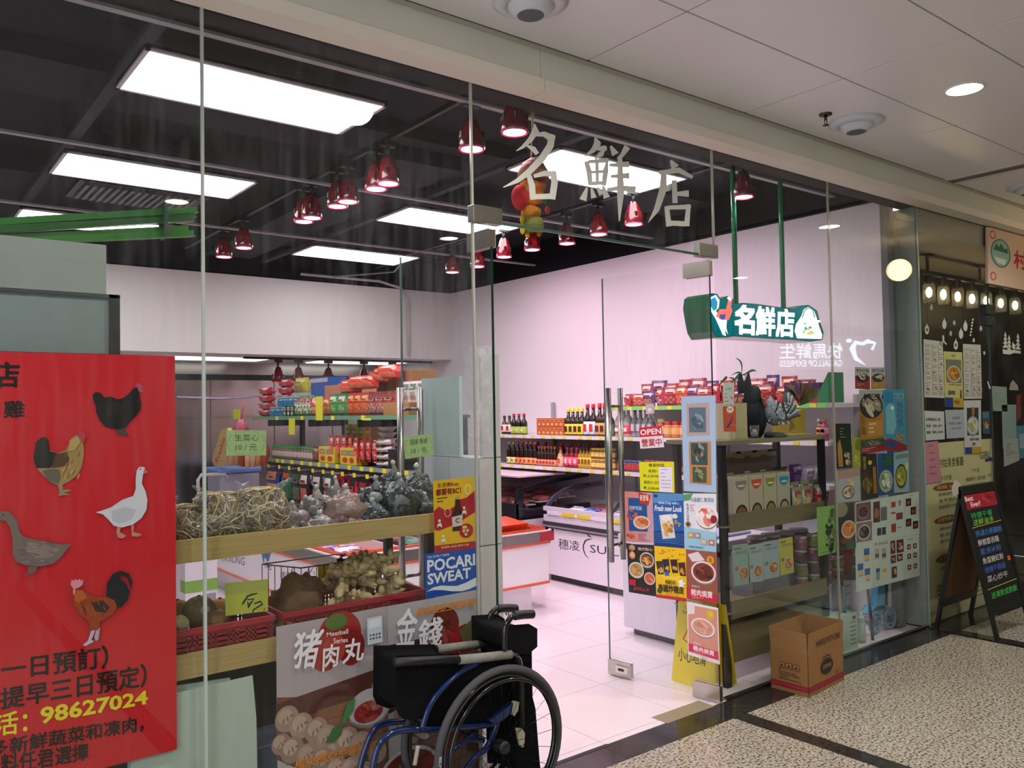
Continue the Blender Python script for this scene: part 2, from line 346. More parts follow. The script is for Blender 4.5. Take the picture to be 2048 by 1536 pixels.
# end wall beside the scooter, with the white wall board's black edge
m = MB(); m.box(XR, .14, 0, XR+.1, .19, 3.13, '6d7074'); m.box(6.11, .012, 0, 6.16, .3, 3.072, '8f9690'); m.box(XR+.1, .19, 0, 6.13, .3, ZG, '8f9690'); struct(m, 'wall_return', 'wall')
# glass shop front
def pane(n, x0, x1, z0=0.0, z1=ZG, y=0.0, rim='8fa59a'):
    m = MB(); m.box(x0+.004, y, z0+.004, x1-.004, y+.01, z1, 'dfe8e4'); g = struct(m, n, 'glass')
    m = MB(); m.box(x1-.005, y-.001, z0, x1+.005, y+.011, z1, rim); m.build('glass_joint', 'glass_rim', g); return g
w1 = pane('window_1', -1.6, .945, rim='b8c4bd'); pane('window_2', .945, 2.11, rim='b3b3a8')
tr = pane('window_3', 2.11, 3.77, 2.47, ZG, rim='b3b3a8'); pane('window_4', 3.77, 4.945, rim='9a9488'); pane('window_5', 4.945, 6.13, rim='8ea29a')
m = MB(); m.box(2.115, .0, 2.462, 3.765, .01, 2.474, '3b5d52'); m.build('glass_edge', 'glass_rim', tr)
for i, x0 in enumerate((2.10, 3.62)):     # patch fittings
    m = MB(); m.box(x0, -.018, 2.455, x0+.16, .028, 2.53, 'a9a59a'); m.build('patch_fitting', 'metal', tr, .003)
m = MB(); m.box(-1.6, .0, -.002, 2.1, .03, .012, 'a9a9a4'); m.box(3.78, .0, -.002, 6.13, .03, .012, '8e8e88'); struct(m, 'trim_3', 'metal')
# the two open glass leaves
LR0 = Vector((3.73, 0.005, 0)); LR1 = Vector((3.62, .75, 0)); LL0 = Vector((2.225, .02, 0)); LL1 = Vector((2.20, .78, 0))
def leaf(n, A, B, fittings):
    d = (B-A).normalized(); nn = Vector((-d.y, d.x, 0)); W = (B-A).length
    def pb(mb, s0, s1, t0, t1, z0, z1, col):
        a, b = A+d*s0+nn*t0, A+d*s1+nn*t0; mb.prism([a+Vector((0, 0, z0)), b+Vector((0, 0, z0)), b+Vector((0, 0, z1)), a+Vector((0, 0, z1))], nn*(t1-t0), col)
    m = MB(); pb(m, .003, W-.003, -.005, .005, .012, 2.43, 'dfe8e4'); g = struct(m, n, 'glass')
    m = MB(); pb(m, 0, .003, -.0055, .0055, .012, 2.43, '14332b'); pb(m, W-.003, W, -.0055, .0055, .012, 2.43, '6f9187'); m.build('glass_edge', 'glass_rim', g)
    m = MB(); pb(m, -.005, .16, -.018, .018, .005, .09, 'c9c5bd'); pb(m, -.005, .16, -.018, .018, 2.36, 2.44, 'b0a9a0')
    m.build('hinge_shoe', 'metal', g, .003)
    if fittings:
        m = MB(); pb(m, W-.16, W, -.016, .016, .012, .095, 'c9c5bd'); m.build('lock_shoe', 'metal', g, .003)
        m = MB(); pb(m, W-.15, W-.06, .016, .024, .03, .075, 'e0dcd4'); pb(m, W-.12, W-.08, .024, .026, .045, .06, '4a4640'); m.build('lock_plate', 'chrome', g)
    s = W-.075
    for t in (.06, -.06):
        p = A+d*s+nn*t; m = MB(); m.tube([p+Vector((0, 0, .70)), p+Vector((0, 0, 1.75))], .017, '9d9a94', n=14); h = m.build('door_handle', 'metal', g)
        m = MB()
        for z in (.80, 1.64): m.tube([A+d*s+nn*(t*.05)+Vector((0, 0, z)), p+Vector((0, 0, z))], .009, '85827d')
        m.build('handle_stud', 'metal', h)
    return g
D2 = leaf('door_2', LR0, LR1, True); D1 = leaf('door_1', LL0, LL1, False)
NR = Vector((-(LR1-LR0).y, (LR1-LR0).x, 0)).normalized()
def PR(px, py): return PP(px, py, LR0, NR)+NR*.0055      # right leaf, side that faces the camera
# white tiled stub wall behind the left leaf
m = MB(); m.box(2.34, .3, 0, 2.46, .80, 1.40, 'b9b7b3'); tw = struct(m, 'wall_stub', 'wall')
for z0, z1 in ((0, .28), (.28, .62), (.62, .98), (.98, 1.40)):
    for y0, y1 in ((.302, .55), (.55, .798)):
        m = MB(); m.box(2.330, y0+.002, z0+.003, 2.34, y1-.002, z1-.003, 'd3dbe0'); m.build('tile', 'tile', tw)
    m = MB(); m.box(2.332, .29, z0+.003, 2.46, .3, z1-.003, 'cfccca'); m.build('tile', 'tile', tw)
m = MB(); m.box(2.35, .29, 1.403, 2.46, .31, 1.90, 'cbc9c8'); m.build('tile', 'tile', tw); m = MB(); m.box(2.33, .45, 1.403, 2.35, .8, 1.80, 'bfd2cf'); m.build('pale_panel', 'satin', tw)
# ceiling rails, ducts and pipes of the black ceiling
m = MB()
for y in (.56, 2.44, 4.2): m.box(-1.6, y-.02, 3.235, XR, y+.02, 3.25, 'a2a2a8')
struct(m, 'trim_4', 'satin')
m = MB()
for x in (.98, 3.44): m.box(x-.03, .15, 3.27, x+.03, 5.8, 3.3, '3a3d44')
m.box(-1.6, 3.55, 3.32, 2.3, 4.2, 3.5, '22252a'); m.box(-1.6, 1.65, 3.4, XR, 2.2, 3.5, '282b31'); m.box(2.8, 1.8, 3.30, 3.3, 5.8, 3.5, '2b2e35')
struct(m, 'trim_5', 'matte')
m = MB(); m.box(1.2, 3.45, 3.29, 2.1, 4.0, 3.31, '14161a'); av = m.build('air_vent', 'satin')
for k in range(16): m = MB(); m.box(1.25+.05*k, 3.5, 3.27, 1.275+.05*k, 3.95, 3.289, '5a5d64'); m.build('slat', 'satin', av)
tag(av, 'slatted air vent in the black ceiling beyond the second light panel', 'vent')
m = MB(); m.tube([(3.9, YB-.03, 3.2), (4.9, YB-.03, 3.2), (5.2, YB-.03, 3.14), (5.3, YB-.03, 3.0), (5.3, YB-.03, 2.3)], .017, 'c6c2c0'); m.tube([(4.7, 4.9, 3.31), (4.95, 5.6, 3.28), (4.3, 5.86, 3.2)], .012, 'a9a8aa')
tag(m.build('conduit_pipe', 'satin'), 'grey conduit pipe bending down the back wall near its right corner', 'pipe')
# ceiling light panels of the shop
PANELS = [(.98, .87, 'nearest the glass on the left'), (.97, 2.67, 'middle one of the left row'), (.96, 4.4, 'farthest one of the left row'),
          (3.42, .88, 'behind the white shop lettering'), (3.41, 2.69, 'middle one of the right row'), (3.44, 4.51, 'farthest one of the right row')]
for x, y, t in PANELS:
    r = thing('ceiling_light', 'rectangular white ceiling light panel, '+t, 'ceiling light', (x+.6, y+.28, 3.25), 'light panels of the shop ceiling')
    m = MB(); m.box(x+.02, y+.02, 3.25, x+1.19, y+.55, 3.254, 'ffffff'); m.build('diffuser', 'panel_light', r)
    m = MB()
    m.box(x, y, 3.257, x+1.21, y+.57, 3.276, '9a989a')
    for b in ((x, y, x+1.21, y+.02), (x, y+.55, x+1.21, y+.57), (x, y, x+.02, y+.57), (x+1.19, y, x+1.21, y+.57)): m.box(b[0], b[1], 3.245, b[2], b[3], 3.275, 'c9c6c8')
    m.build('frame', 'satin', r)
for i, (x, y) in enumerate([(2.6, 6.5), (4.5, 6.6), (.6, 6.5)]):
    r = thing('ceiling_light', ['light panel set in the low rear soffit, middle one', 'light panel in the low rear soffit above the red snack bags', 'light panel in the low rear soffit at the far left'][i], 'ceiling light', (x+.6, y+.2, 2.27), 'light panels of the rear soffit')
    m = MB(); m.box(x, y, 2.27, x+1.2, y+.5, 2.279, 'ffffff'); m.build('diffuser', 'soft_light', r)
# red meat lamps on black tracks
def make_lamp():
    r = thing('meat_lamp', 'x', 'lamp', (0, 0, 0), 'red lamps on the ceiling tracks')
    m = MB(); m.lathe([(.068, 0), (.072, .01), (.070, .05), (.058, .10), (.040, .15), (.028, .175), (.001, .178)], (0, 0, 0), ['d8506a', '6a0e1a', '84121f', '6a0e1a', '45090f', '2a080c'], 18); b = m.build('lamp_shade', 'gloss', r)
    m = MB()
    for k in range(6):
        a = 2*PI*k/6; c, s = math.cos(a), math.sin(a); m.box(.063*c-.008, .063*s-.008, .055, .063*c+.008, .063*s+.008, .09, '1c0a0d')
    m.build('vent', 'satin', b)['kind'] = 'stuff'
    m = MB(); m.lathe([(.058, .004), (.001, .002)], (0, 0, 0), 'ffa8ee', 18); m.build('lens', 'lens_light', r)
    m = MB(); m.tube([(0, 0, .17), (0, 0, .235)], .012, '15151a'); m.box(-.05, -.018, .23, .05, .018, .262, '111116'); m.build('track_adapter', 'satin', r)
    return r
LAMPS = [(2.53, .59), (2.55, .25), (2.5, 1.57), (2.5, 1.42), (2.5, 2.10), (2.5, 1.95), (2.5, 2.64), (2.5, 2.5), (2.49, 3.8), (2.49, 4.28),
         (4.58, .39), (4.57, 1.37), (4.6, 1.78), (4.63, 2.19), (4.56, 2.56), (4.56, 2.96), (4.65, 3.5), (4.63, 3.9)]
l0 = make_lamp(); first = True
for i, (x, y) in enumerate(LAMPS):
    z = 3.0; lab = 'red bell-shaped meat lamp with pink glow, %s from the glass on the %s track' % (nth(sorted([q[1] for q in LAMPS if abs(q[0]-x) < .5]).index(y)), 'left' if x < 3 else 'right')
    o = l0 if i == 0 else dup(l0)
    o.location = (x, y, z); o['label'] = lab
    if i in (0, 2, 4, 6, 8, 11, 12, 13, 15, 16, 17):
        l = bpy.data.lights.new('lamp_glow', 'SPOT'); l.energy = LAMP_W; l.color = (1, .64, .87); l.spot_size = 2.3; l.spot_blend = .8; l.shadow_soft_size = .05
        q = bpy.data.objects.new('lamp_glow', l); COL.objects.link(q); q.parent = o; q.location = (0, 0, -.01)
        if x > 4: q.rotation_euler = (0, -.75, 0); l.energy *= 1.45
for x, t in ((2.5, 'left'), (4.6, 'right')):
    m = MB(); m.box(x-.017, .15, 3.262, x+.017, 5.4, 3.29, '101116'); m.box(x-.017, .15, 3.262, x-.013, 5.4, 3.264, '9a9aa4'); m.box(x+.013, .15, 3.262, x+.017, 5.4, 3.264, '9a9aa4')
    tag(m.build('lamp_track', 'satin'), 'black ceiling track holding the %s row of red lamps' % t, 'track')
m = MB(); m.box(3.4, 6.28, 2.255, 5.9, 6.33, 2.279, '121216'); tag(m.build('lamp_track', 'satin'), 'black lamp track under the low soffit at the back', 'track')
for i in range(5):
    p = PY((556, 597, 657, 728, 785)[i], 745, 6.3); o = dup(l0, (p.x, 6.3, 1.992), 0, 'red meat lamp under the rear soffit, %s from the left' % nth(i), 'red lamps under the rear soffit')
    for ch in list(o.children):
        if ch.type == 'LIGHT': bpy.data.objects.remove(ch)
# corridor ceiling fittings
def speaker(x, y, t):
    r = thing('ceiling_speaker', t, 'speaker', (x, y, 3.27), None)
    m = MB(); m.lathe([(.15, 0), (.155, -.008), (.13, -.022), (.10, -.026), (.095, -.012), (.092, -.030), (.07, -.055), (.055, -.06), (.001, -.06)], (x, y, 3.27), 'cfd3dc', 28); m.build('housing', 'satin', r)
    m = MB(); m.lathe([(.054, -.062), (.001, -.0635)], (x, y, 3.27), '6b6e74', 20); m.build('grille', 'matte', r)
speaker(2.11, -.42, 'round white ceiling speaker cut by the top edge of the picture'); speaker(4.56, -.42, 'round white ceiling speaker beside the sprinkler'); speaker(7.05, -.42, 'round white ceiling fitting at the right edge beyond the air slot')
r = thing('sprinkler', 'dark metal fire sprinkler hanging from the corridor ceiling', 'sprinkler', (4.29, -.39, 3.27))
m = MB(); m.lathe([(.036, 0), (.034, -.008), (.012, -.012)], (4.29, -.39, 3.27), '55504a', 18); m.build('escutcheon', 'metal', r)
m = MB(); m.tube([(4.29, -.39, 3.26), (4.29, -.39, 3.235)], .008, '4a453e'); m.tube([(4.282, -.39, 3.24), (4.276, -.39, 3.22), (4.288, -.39, 3.206)], .0025, '4a453e'); m.tube([(4.298, -.39, 3.24), (4.304, -.39, 3.22), (4.292, -.39, 3.206)], .0025, '4a453e'); m.lathe([(.018, -.064), (.016, -.067), (.001, -.067)], (4.29, -.39, 3.27), '4a453e', 14); m.build('head', 'metal', r)
DL = [(4.55, -1.03), (7.04, -1.24), (8.88, -3.6), (2.1, -1.03), (-.4, -1.03), (4.4, -3.6), (6.9, -3.6), (1.9, -3.6), (-.6, -3.6)]
for i, (x, y) in enumerate(DL):
    lab = 'round glowing recessed downlight in the corridor ceiling' if i == 0 else 'recessed corridor downlight outside the picture, %s of its kind' % nth(i-1)
    r = thing('downlight', lab, 'downlight', (x, y, 3.27), 'corridor downlights')
    m = MB(); m.lathe([(.085, -.003), (.001, -.003)], (x, y, 3.27), 'fff3dc', 24); m.build('lens', 'down_light', r)
    l = bpy.data.lights.new('downlight_glow', 'SPOT'); l.energy = DOWN_W; l.color = (1, .955, .88); l.spot_size = 2.7; l.spot_blend = .7; l.shadow_soft_size = .08
    q = bpy.data.objects.new('downlight_glow', l); COL.objects.link(q); q.parent = r; q.location = (0, 0, -.012)
    m = MB(); m.lathe([(.098, .0), (.098, -.006), (.085, -.006), (.085, -.001)], (x, y, 3.27), 'e5dfd2', 24); m.build('ring', 'satin', r)
# the shop front across the corridor (seen only as reflections)
m = MB(); m.box(-3, -6.7, -.05, 19, -6.6, 3.4, '3c3d40'); struct(m, 'wall_opposite', 'wall')
m = MB(); m.box(19.0, -6.8, -.06, 19.1, .2, 3.4, '6a6763'); struct(m, 'wall_added_end', 'wall')  # added end wall, keeps the bright world out of the glass reflections
def sign_opposite():
    yy = -6.55
    def pl(px, py):
        v = PY(px, py, -yy); return Vector((v.x, yy, v.z))
    k = K(1350, 280, 2.954)
    a = Art(pl, (0, 1, 0), [(600, 1150), (1230, 1160), (1230, 1350), (600, 1360)], 'c3c0c6', .03, k)
    q = lambda x0, y0, x1, y1, s, b=.02: a.textq(s, (x1, y0), (x0, y0+4), (x0, y1+3), (x1, y1), 'd9fbff', b)
    q(620, 1200, 990, 1290, '快馬鮮生'); q(620, 1298, 990, 1338, 'GAGALLOP EXPRESS', .02)
    a.line([(1130, 1332, 2), (1070, 1290, 26), (1050, 1230, 36), (1070, 1195, 26), (1110, 1205, 20)], 20, 'd9fbff', True)
    a.line([(1110, 1205, 20), (1140, 1188, 26), (1190, 1200, 10)], 20, 'd9fbff', True); a.line([(1185, 1200, 10), (1165, 1240, 16)], 20, 'd9fbff', True); a.el(1030, 1185, 18, 12, 'd9fbff', True)
    b = a.base.build('shop_sign', 'satin'); tag(b, 'lit shop sign across the corridor, mirrored in the right-hand glass', 'sign'); a.mb.build('lettering', 'led_sign', b)
sign_opposite()
r = thing('globe_lamp', 'warm globe pendant lamp in the corridor, mirrored on the glass of the grey end wall', 'lamp', (10.9, -2.6, 2.3))
gp = PY(1800, 540, 1.2); gp.y = -1.2; r.location = gp
m = MB(); m.ell(gp, .11, 'ffd99a', 16, 12); m.build('globe', 'bulb_light', r)
m = MB(); m.tube([gp+Vector((0, 0, .14)), (gp.x, gp.y, 3.27)], .008, '222222'); m.build('cord', 'satin', r)
# ================================================================ SHEETS AND LETTERING ON THE GLASS
YG = .0165
def PG(px, py): return PY(px, py, YG)
NY = Vector((0, -1, 0))
def glassart(quad, base, k=None, pl=PG, n=NY): return Art(pl, n, quad, base, k=k)
# ---- red poultry poster
a = Art(PG, NY); zt = PG(350, 712).z; xr = PG(350, 712).x; xl = -.36; zb = PG(345, 1501).z
a.q = [Vector((xl, YG, zt)), Vector((xr, YG, zt)), Vector((xr, YG, zb)), Vector((xl, YG, zb))]; a.base.prism(a.q, (0, .0012, 0), 'd1202b')
a.k = K(0, 690, 3.614)
BK = '1c1512'
a.textq('店', (-60, 125), (140, 128), (135, 305), (-60, 305), BK, .035); a.textq('雞', (30, 405), (178, 405), (175, 522), (28, 526), BK, .03); a.textq('烏骨', (-300, 400), (-10, 403), (-12, 522), (-302, 530), BK, .03)
a.k = K(0, 1100, 3.523)
a.textq('一日預訂）', (10, 770), (760, 670), (760, 830), (10, 920), BK, .025)
a.textq('提早三日預定）', (5, 975), (1030, 800), (1030, 960), (5, 1125), BK, .025)
a.textq('98627024', (283, 1105), (1040, 985), (1040, 1085), (283, 1230), 'f2e02c', .03); a.textq('活：', (-40, 1160), (190, 1120), (190, 1285), (-40, 1310), 'f2e02c', .02)
a.textq('多新鮮蔬菜和凍肉，', (-70, 1345), (1010, 1165), (1010, 1275), (-70, 1460), BK, .022)
a.textq('料任君選擇', (5, 1440), (620, 1360), (620, 1475), (5, 1590), BK, .022)
a.k = K(0, 690, 3.614)
# black hen
a.poly([(900, 600), (918, 645), (930, 655), (905, 662), (880, 650), (850, 645), (843, 610), (860, 595)], '4a4440', True)
a.poly([(668, 360), (690, 340), (725, 345), (752, 380), (800, 372), (845, 393), (885, 385), (930, 352), (968, 310), (1000, 303), (1015, 335), (1005, 360), (1020, 420), (1015, 470), (985, 510), (940, 555), (905, 600), (860, 612), (800, 602), (760, 590), (720, 545), (695, 490), (690, 440), (672, 400)], '191615', True)
a.poly([(760, 420), (850, 410), (900, 440), (860, 510), (780, 500)], '272322', True)
a.poly([(970, 308), (985, 275), (1010, 280), (1030, 300), (1032, 325), (1020, 330), (1012, 350), (1000, 330), (990, 306)], 'c04a5c', True); a.poly([(1022, 325), (1036, 332), (1022, 340)], '9a8a80', True)
# brown hen
a.poly([(415, 1010), (450, 1010), (455, 1045), (515, 1048), (500, 1060), (460, 1065), (505, 1082), (455, 1085), (420, 1092), (430, 1060)], '9d8d6b', True)
a.poly([(240, 820), (260, 700), (300, 665), (335, 668), (350, 700), (355, 760), (420, 780), (470, 760), (495, 720), (510, 680), (545, 650), (575, 650), (600, 700), (607, 790), (590, 880), (560, 940), (500, 985), (430, 1020), (360, 990), (300, 930), (262, 890)], 'a98a58', True)
a.poly([(240, 820), (260, 700), (300, 665), (335, 668), (350, 700), (358, 765), (425, 785), (400, 850), (360, 890), (262, 890)], '2b2724', True)
a.poly([(400, 790), (480, 770), (500, 820), (490, 870), (420, 885), (370, 890)], '5b4230', True); a.poly([(300, 910), (360, 895), (430, 900), (440, 960), (420, 1005), (350, 985)], '6e6459', True)
for i in range(26):
    t = random.Random(i); x = 450+t.random()*130; y = 740+t.random()*200; a.line([(x, y, 3), (x-10, y+28, 7), (x-16, y+40, 1)], 5, ('c49b5e', '8a6a3c', 'd8b478')[i % 3], True)
a.poly([(500, 690), (560, 660), (580, 700), (540, 760), (490, 770)], 'c2a060', True)
a.poly([(555, 650), (565, 620), (600, 622), (612, 650), (632, 662), (610, 672), (606, 705), (590, 705), (580, 670)], 'c23a48', True)
# goose
a.poly([(845, 1310), (870, 1318), (862, 1350), (912, 1378), (880, 1398), (850, 1390), (838, 1350)], 'c98e7c', True); a.poly([(945, 1300), (965, 1300), (962, 1350), (1028, 1368), (990, 1384), (950, 1380)], 'c98e7c', True)
a.poly([(688, 1208), (720, 1200), (800, 1172), (880, 1118), (960, 1090), (978, 1040), (978, 960), (985, 905), (1005, 880), (1040, 882), (1048, 905), (1030, 935), (1022, 1000), (1050, 1060), (1063, 1120), (1055, 1190), (1020, 1250), (960, 1295), (880, 1318), (820, 1305), (780, 1260), (740, 1222)], 'dcdce6', True)
a.poly([(800, 1200), (900, 1170), (980, 1190), (950, 1260), (860, 1290), (810, 1270)], 'c6c6d4', True); a.poly([(1040, 890), (1066, 920), (1030, 932)], 'd77068', True); a.el(1012, 896, 5, 5, '222222', True)
# duck (its head leaves the picture at the left)
a.poly([(-10, 1215), (20, 1198), (60, 1205), (95, 1235), (125, 1280), (135, 1340), (165, 1385), (250, 1405), (330, 1420), (430, 1440), (515, 1440), (480, 1475), (440, 1530), (380, 1580), (280, 1600), (180, 1590), (110, 1560), (90, 1500), (90, 1400), (70, 1320), (40, 1270), (-10, 1262)], '7b6d67', True)
a.poly([(200, 1420), (330, 1440), (430, 1475), (380, 1530), (260, 1540), (190, 1490)], '8f807a', True)
for i in range(30):
    t = random.Random(i+50); x = 120+t.random()*260; y = 1400+t.random()*170; a.line([(x, y, 2), (x+26, y+8, 5), (x+40, y+6, 1)], 4, ('5e524d', 'a3948c')[i % 2], True)
a.el(18, 1225, 5, 5, '1a1a1a', True); a.poly([(200, 1598), (270, 1600), (250, 1640), (170, 1668), (200, 1640)], '6a5c58', True)
a.k = K(0, 1100, 3.523)
# rooster
a.poly([(640, 560), (668, 562), (640, 630), (660, 640), (600, 672), (578, 668), (615, 635)], 'b9b4c8', True); a.poly([(680, 540), (700, 545), (690, 625), (670, 640), (660, 610)], 'aaa6ba', True)
a.poly([(745, 330), (750, 230), (790, 165), (850, 142), (905, 165), (928, 220), (920, 280), (895, 200), (860, 178), (830, 195), (880, 230), (912, 290), (895, 350), (850, 400), (800, 400), (770, 370)], '1d2126', True)
a.poly([(525, 270), (580, 275), (620, 310), (680, 330), (745, 325), (800, 350), (820, 390), (800, 440), (740, 480), (700, 500), (690, 560), (640, 565), (620, 500), (560, 450), (515, 380), (512, 320)], '94401c', True)
a.poly([(640, 370), (720, 350), (770, 400), (740, 440), (670, 430)], '3b2a25', True); a.poly([(530, 280), (580, 285), (610, 330), (560, 370), (520, 350)], 'b5592a', True)
for i in range(22):
    t = random.Random(i+80); x = 540+t.random()*240; y = 330+t.random()*120; a.line([(x, y, 2), (x+10, y+22, 5), (x+14, y+34, 1)], 4, ('c06a30', '6a2c14', '2b2220')[i % 3], True)
a.poly([(492, 240), (500, 205), (515, 215), (525, 198), (540, 212), (555, 198), (565, 212), (582, 205), (578, 240), (550, 262), (528, 268), (520, 318), (508, 300), (512, 268)], 'd58a96', True)
a.build('poster', 'tall red poster with two hens, a goose, a duck and a rooster', 'poster')
# ---- frosted shop name on the transom
T = Art(PG, NY, k=K(780, 180, 2.926)); T.pl = lambda px, py: PY(px, py, -.0005)
GW = 'e2e2dc'
def char(strokes, w_):
    q = Art(T.pl, NY, k=T.k)
    for s in strokes:
        f_ = 1.3 if w_ == 20 else 1.65; s = [(p[0], p[1], p[2]*f_) for p in s]; q.line(s, w_, GW, True)
        for p in s[1:-1]: q.el(p[0], p[1], p[2]*.42, p[2]*.42, GW, True, n=12)
    q.mb.build('character', 'paper', WL)
WL = thing('window_lettering', 'large frosted brush characters of the shop name across the glass above the doorway', 'lettering', tuple(PY(1200, 350, 0)))
char(([(845, 198, 6), (852, 240, 32), (822, 290, 24), (775, 335, 14), (738, 357, 3)], [(848, 262, 14), (900, 258, 24), (945, 280, 40), (938, 325, 32), (890, 400, 32), (812, 480, 28), (742, 533, 20), (662, 570, 4)], [(800, 325, 8), (838, 345, 24), (862, 375, 18)],
          [(812, 500, 22), (830, 560, 28), (836, 642, 26)], [(840, 505, 16), (905, 488, 24), (955, 492, 36), (962, 540, 30), (948, 640, 28)], [(838, 625, 22), (950, 622, 26)]), 20)
char(([(1200, 278, 6), (1215, 312, 26), (1190, 352, 18), (1140, 390, 3)], [(1200, 340, 14), (1252, 342, 26), (1235, 375, 20), (1200, 402, 8)], [(1148, 418, 16), (1165, 480, 20), (1172, 558, 16)], [(1160, 420, 12), (1268, 412, 20), (1262, 470, 20), (1250, 560, 16)],
          [(1168, 482, 10), (1258, 476, 12)], [(1210, 420, 12), (1212, 552, 12)], [(1172, 548, 14), (1255, 543, 14)], [(1152, 572, 8), (1128, 645, 26)], [(1178, 575, 8), (1192, 632, 20)], [(1212, 570, 8), (1238, 612, 20)], [(1245, 562, 8), (1268, 632, 24)],
          [(1290, 328, 8), (1318, 378, 26)], [(1388, 332, 24), (1355, 385, 14), (1325, 402, 3)], [(1282, 440, 10), (1398, 436, 22)], [(1290, 506, 10), (1400, 502, 22)], [(1268, 584, 12), (1350, 574, 18), (1436, 584, 24)], [(1344, 395, 16), (1348, 600, 26), (1340, 768, 4)]), 16)
char(([(1642, 412, 8), (1670, 455, 30)], [(1572, 484, 14), (1690, 470, 20), (1770, 512, 12)], [(1602, 482, 20), (1598, 580, 26), (1560, 700, 20), (1512, 774, 2)], [(1662, 528, 18), (1668, 662, 18)], [(1670, 608, 12), (1748, 606, 24)],
          [(1618, 680, 16), (1632, 798, 20)], [(1625, 688, 14), (1745, 684, 24), (1735, 796, 20)], [(1632, 778, 18), (1735, 784, 18)]), 16)
# ---- right pane and left pane sheets
k = K(830, 660, 2.695)
a = glassart([(97, 815), (318, 790), (331, 1175), (107, 1202)], 'e9bc22', k)
a.poly([(0, .42), (.12, .36), (.3, .44), (.5, .38), (.62, .3), (.8, .28), (1, .2), (1, .5), (.8, .55), (.6, .62), (.35, .66), (.1, .7), (0, .68)], 'b5202a')
a.rect(0, .9, 1, 1, 'b5202a'); a.text('生活得Busy', .1, .04, .62, .11, '7c2418', .02); a.text('都要有BC！', .06, .12, .66, .21, '8c1f1c', .035); a.lines(.08, .24, .45, .33, 2, '7c2418')
a.el(.83, .17, .09, .08, 'f2d67a'); a.el(.83, .17, .05, .05, 'e9bc22')
a.poly([(.52, .27), (.62, .27), (.64, .4), (.69, .5), (.66, .73), (.43, .73), (.42, .5), (.5, .4)], '3a1a10'); a.rect(.515, .25, .625, .29, 'c9a36a'); a.poly([(.42, .53), (.68, .51), (.67, .66), (.43, .67)], 'd8d0c6'); a.text('C', .5, .55, .6, .62, 'b5202a', .05)
a.el(.32, .46, .08, .06, 'd8c1a8'); a.el(.32, .46, .065, .05, 'b5202a')
a.el(.76, .74, .17, .1, 'b5202a')
for i in range(5): a.el(.67+.045*(i % 3)+.03, .69+.05*(i//2), .035, .022, 'e8d28a')
for cx, cy in ((.12, .6), (.2, .82), (.72, .46)): a.el(cx, cy-.04, .03, .022, 'f3ead2'); a.poly([(cx-.04, cy), (cx+.04, cy-.01), (cx+.06, cy+.06), (cx, cy+.03), (cx-.06, cy+.05)], 'f3ead2')
a.text('香濃果C飲品 精神之選', .14, .92, .8, .95, 'f0d9b0', .01); a.build('poster', 'yellow and red vitamin drink poster with a brown bottle, left of the doorway', 'poster')
a = glassart([(53, 1208), (330, 1170), (334, 1400), (57, 1450)], '1450b4', k)
a.text('ION SUPPLY DRINK', .05, .055, .47, .11, 'e8eef5', .005); a.text('POCARI', .04, .14, .97, .42, 'eef3f8', .03); a.text('SWEAT', .04, .45, .88, .7, 'eef3f8', .03)
a.poly([(.02, .84), (.15, .77), (.3, .76), (.45, .8), (.6, .83), (.78, .79), (1, .7), (1, .9), (.85, .95), (.7, .97), (.5, .93), (.3, .86), (.15, .83)], 'eef3f8'); a.build('poster', 'blue sports drink poster with white capital letters, under the yellow one', 'poster')
k = K(500, 1150, 3.151)
a = Art(PG, NY); A = PG(*k(165, 328)); B = PG(*k(862, 196)); zb = .07
a.q = [A, B, Vector((B.x, YG, zb)), Vector((A.x, YG, zb))]; a.base.prism(a.q, (0, .0012, 0), 'b9abb0'); a.k = k
a.poly([(0, .33), (.25, .36), (1, .30), (1, 1), (0, 1)], '7a4a3a'); a.poly([(0, .36), (1, .3), (1, .42), (0, .46)], '5b2f28'); a.poly([(.35, .44), (1, .42), (1, .9), (.2, .9)], '8d5b40')
for i in range(9): a.line([(.3, .5+.05*i, .004), (1, .48+.05*i, .004)], .004, '6f4230')
a.el(.55, .1, .2, .12, 'a32a26'); a.el(.42, .16, .14, .1, 'b3392d'); a.el(.66, .17, .12, .09, '8e2320'); a.el(.52, .03, .1, .04, '5b7a3a'); a.el(.5, .16, .1, .07, 'c24a3a')
a.el(.82, .5, .2, .09, '9a9096'); a.el(.82, .485, .2, .09, 'cfc8cf'); a.el(.81, .51, .14, .055, 'a32a22'); a.food(.81, .51, .12, .05, ['c2382a', '8e1e1a', 'd05040'], 20, 3, .2)
a.poly([(0, .62), (.55, .84), (.9, .8), (.9, .83), (.55, .88), (0, .66)], 'b9b0b4')
BL = [(.08, .44, .1), (.2, .49, .1), (.03, .55, .08), (.33, .53, .1), (.42, .58, .1), (.12, .59, .1), (.25, .64, .1), (.48, .66, .09), (.38, .68, .1), (.6, .62, .11), (.72, .66, .11), (.5, .74, .1), (.88, .72, .09), (.63, .77, .11), (.75, .82, .12)]
for i, (x, y, r_) in enumerate(BL):
    a.el(x+.008, y+.01, r_, r_*.62, '6d5047'); a.el(x, y, r_, r_*.62, ('a98a7a', 'b09383', '9f8172')[i % 3]); a.el(x-.015, y-.012, r_*.62, r_*.38, ('bda190', 'c3a99a')[i % 2])
    for j in range(3): a.el(x+r_*(.4-.35*j), y+.01*(j-1), r_*.18, r_*.07, '8d6f62', n=8, rot=j)
a.poly([(.4, .6), (.47, .54), (.56, .53), (.55, .58), (.48, .61)], '2f6a34'); a.poly([(.55, .52), (.6, .44), (.68, .42), (.66, .48), (.58, .53)], '3f8044')
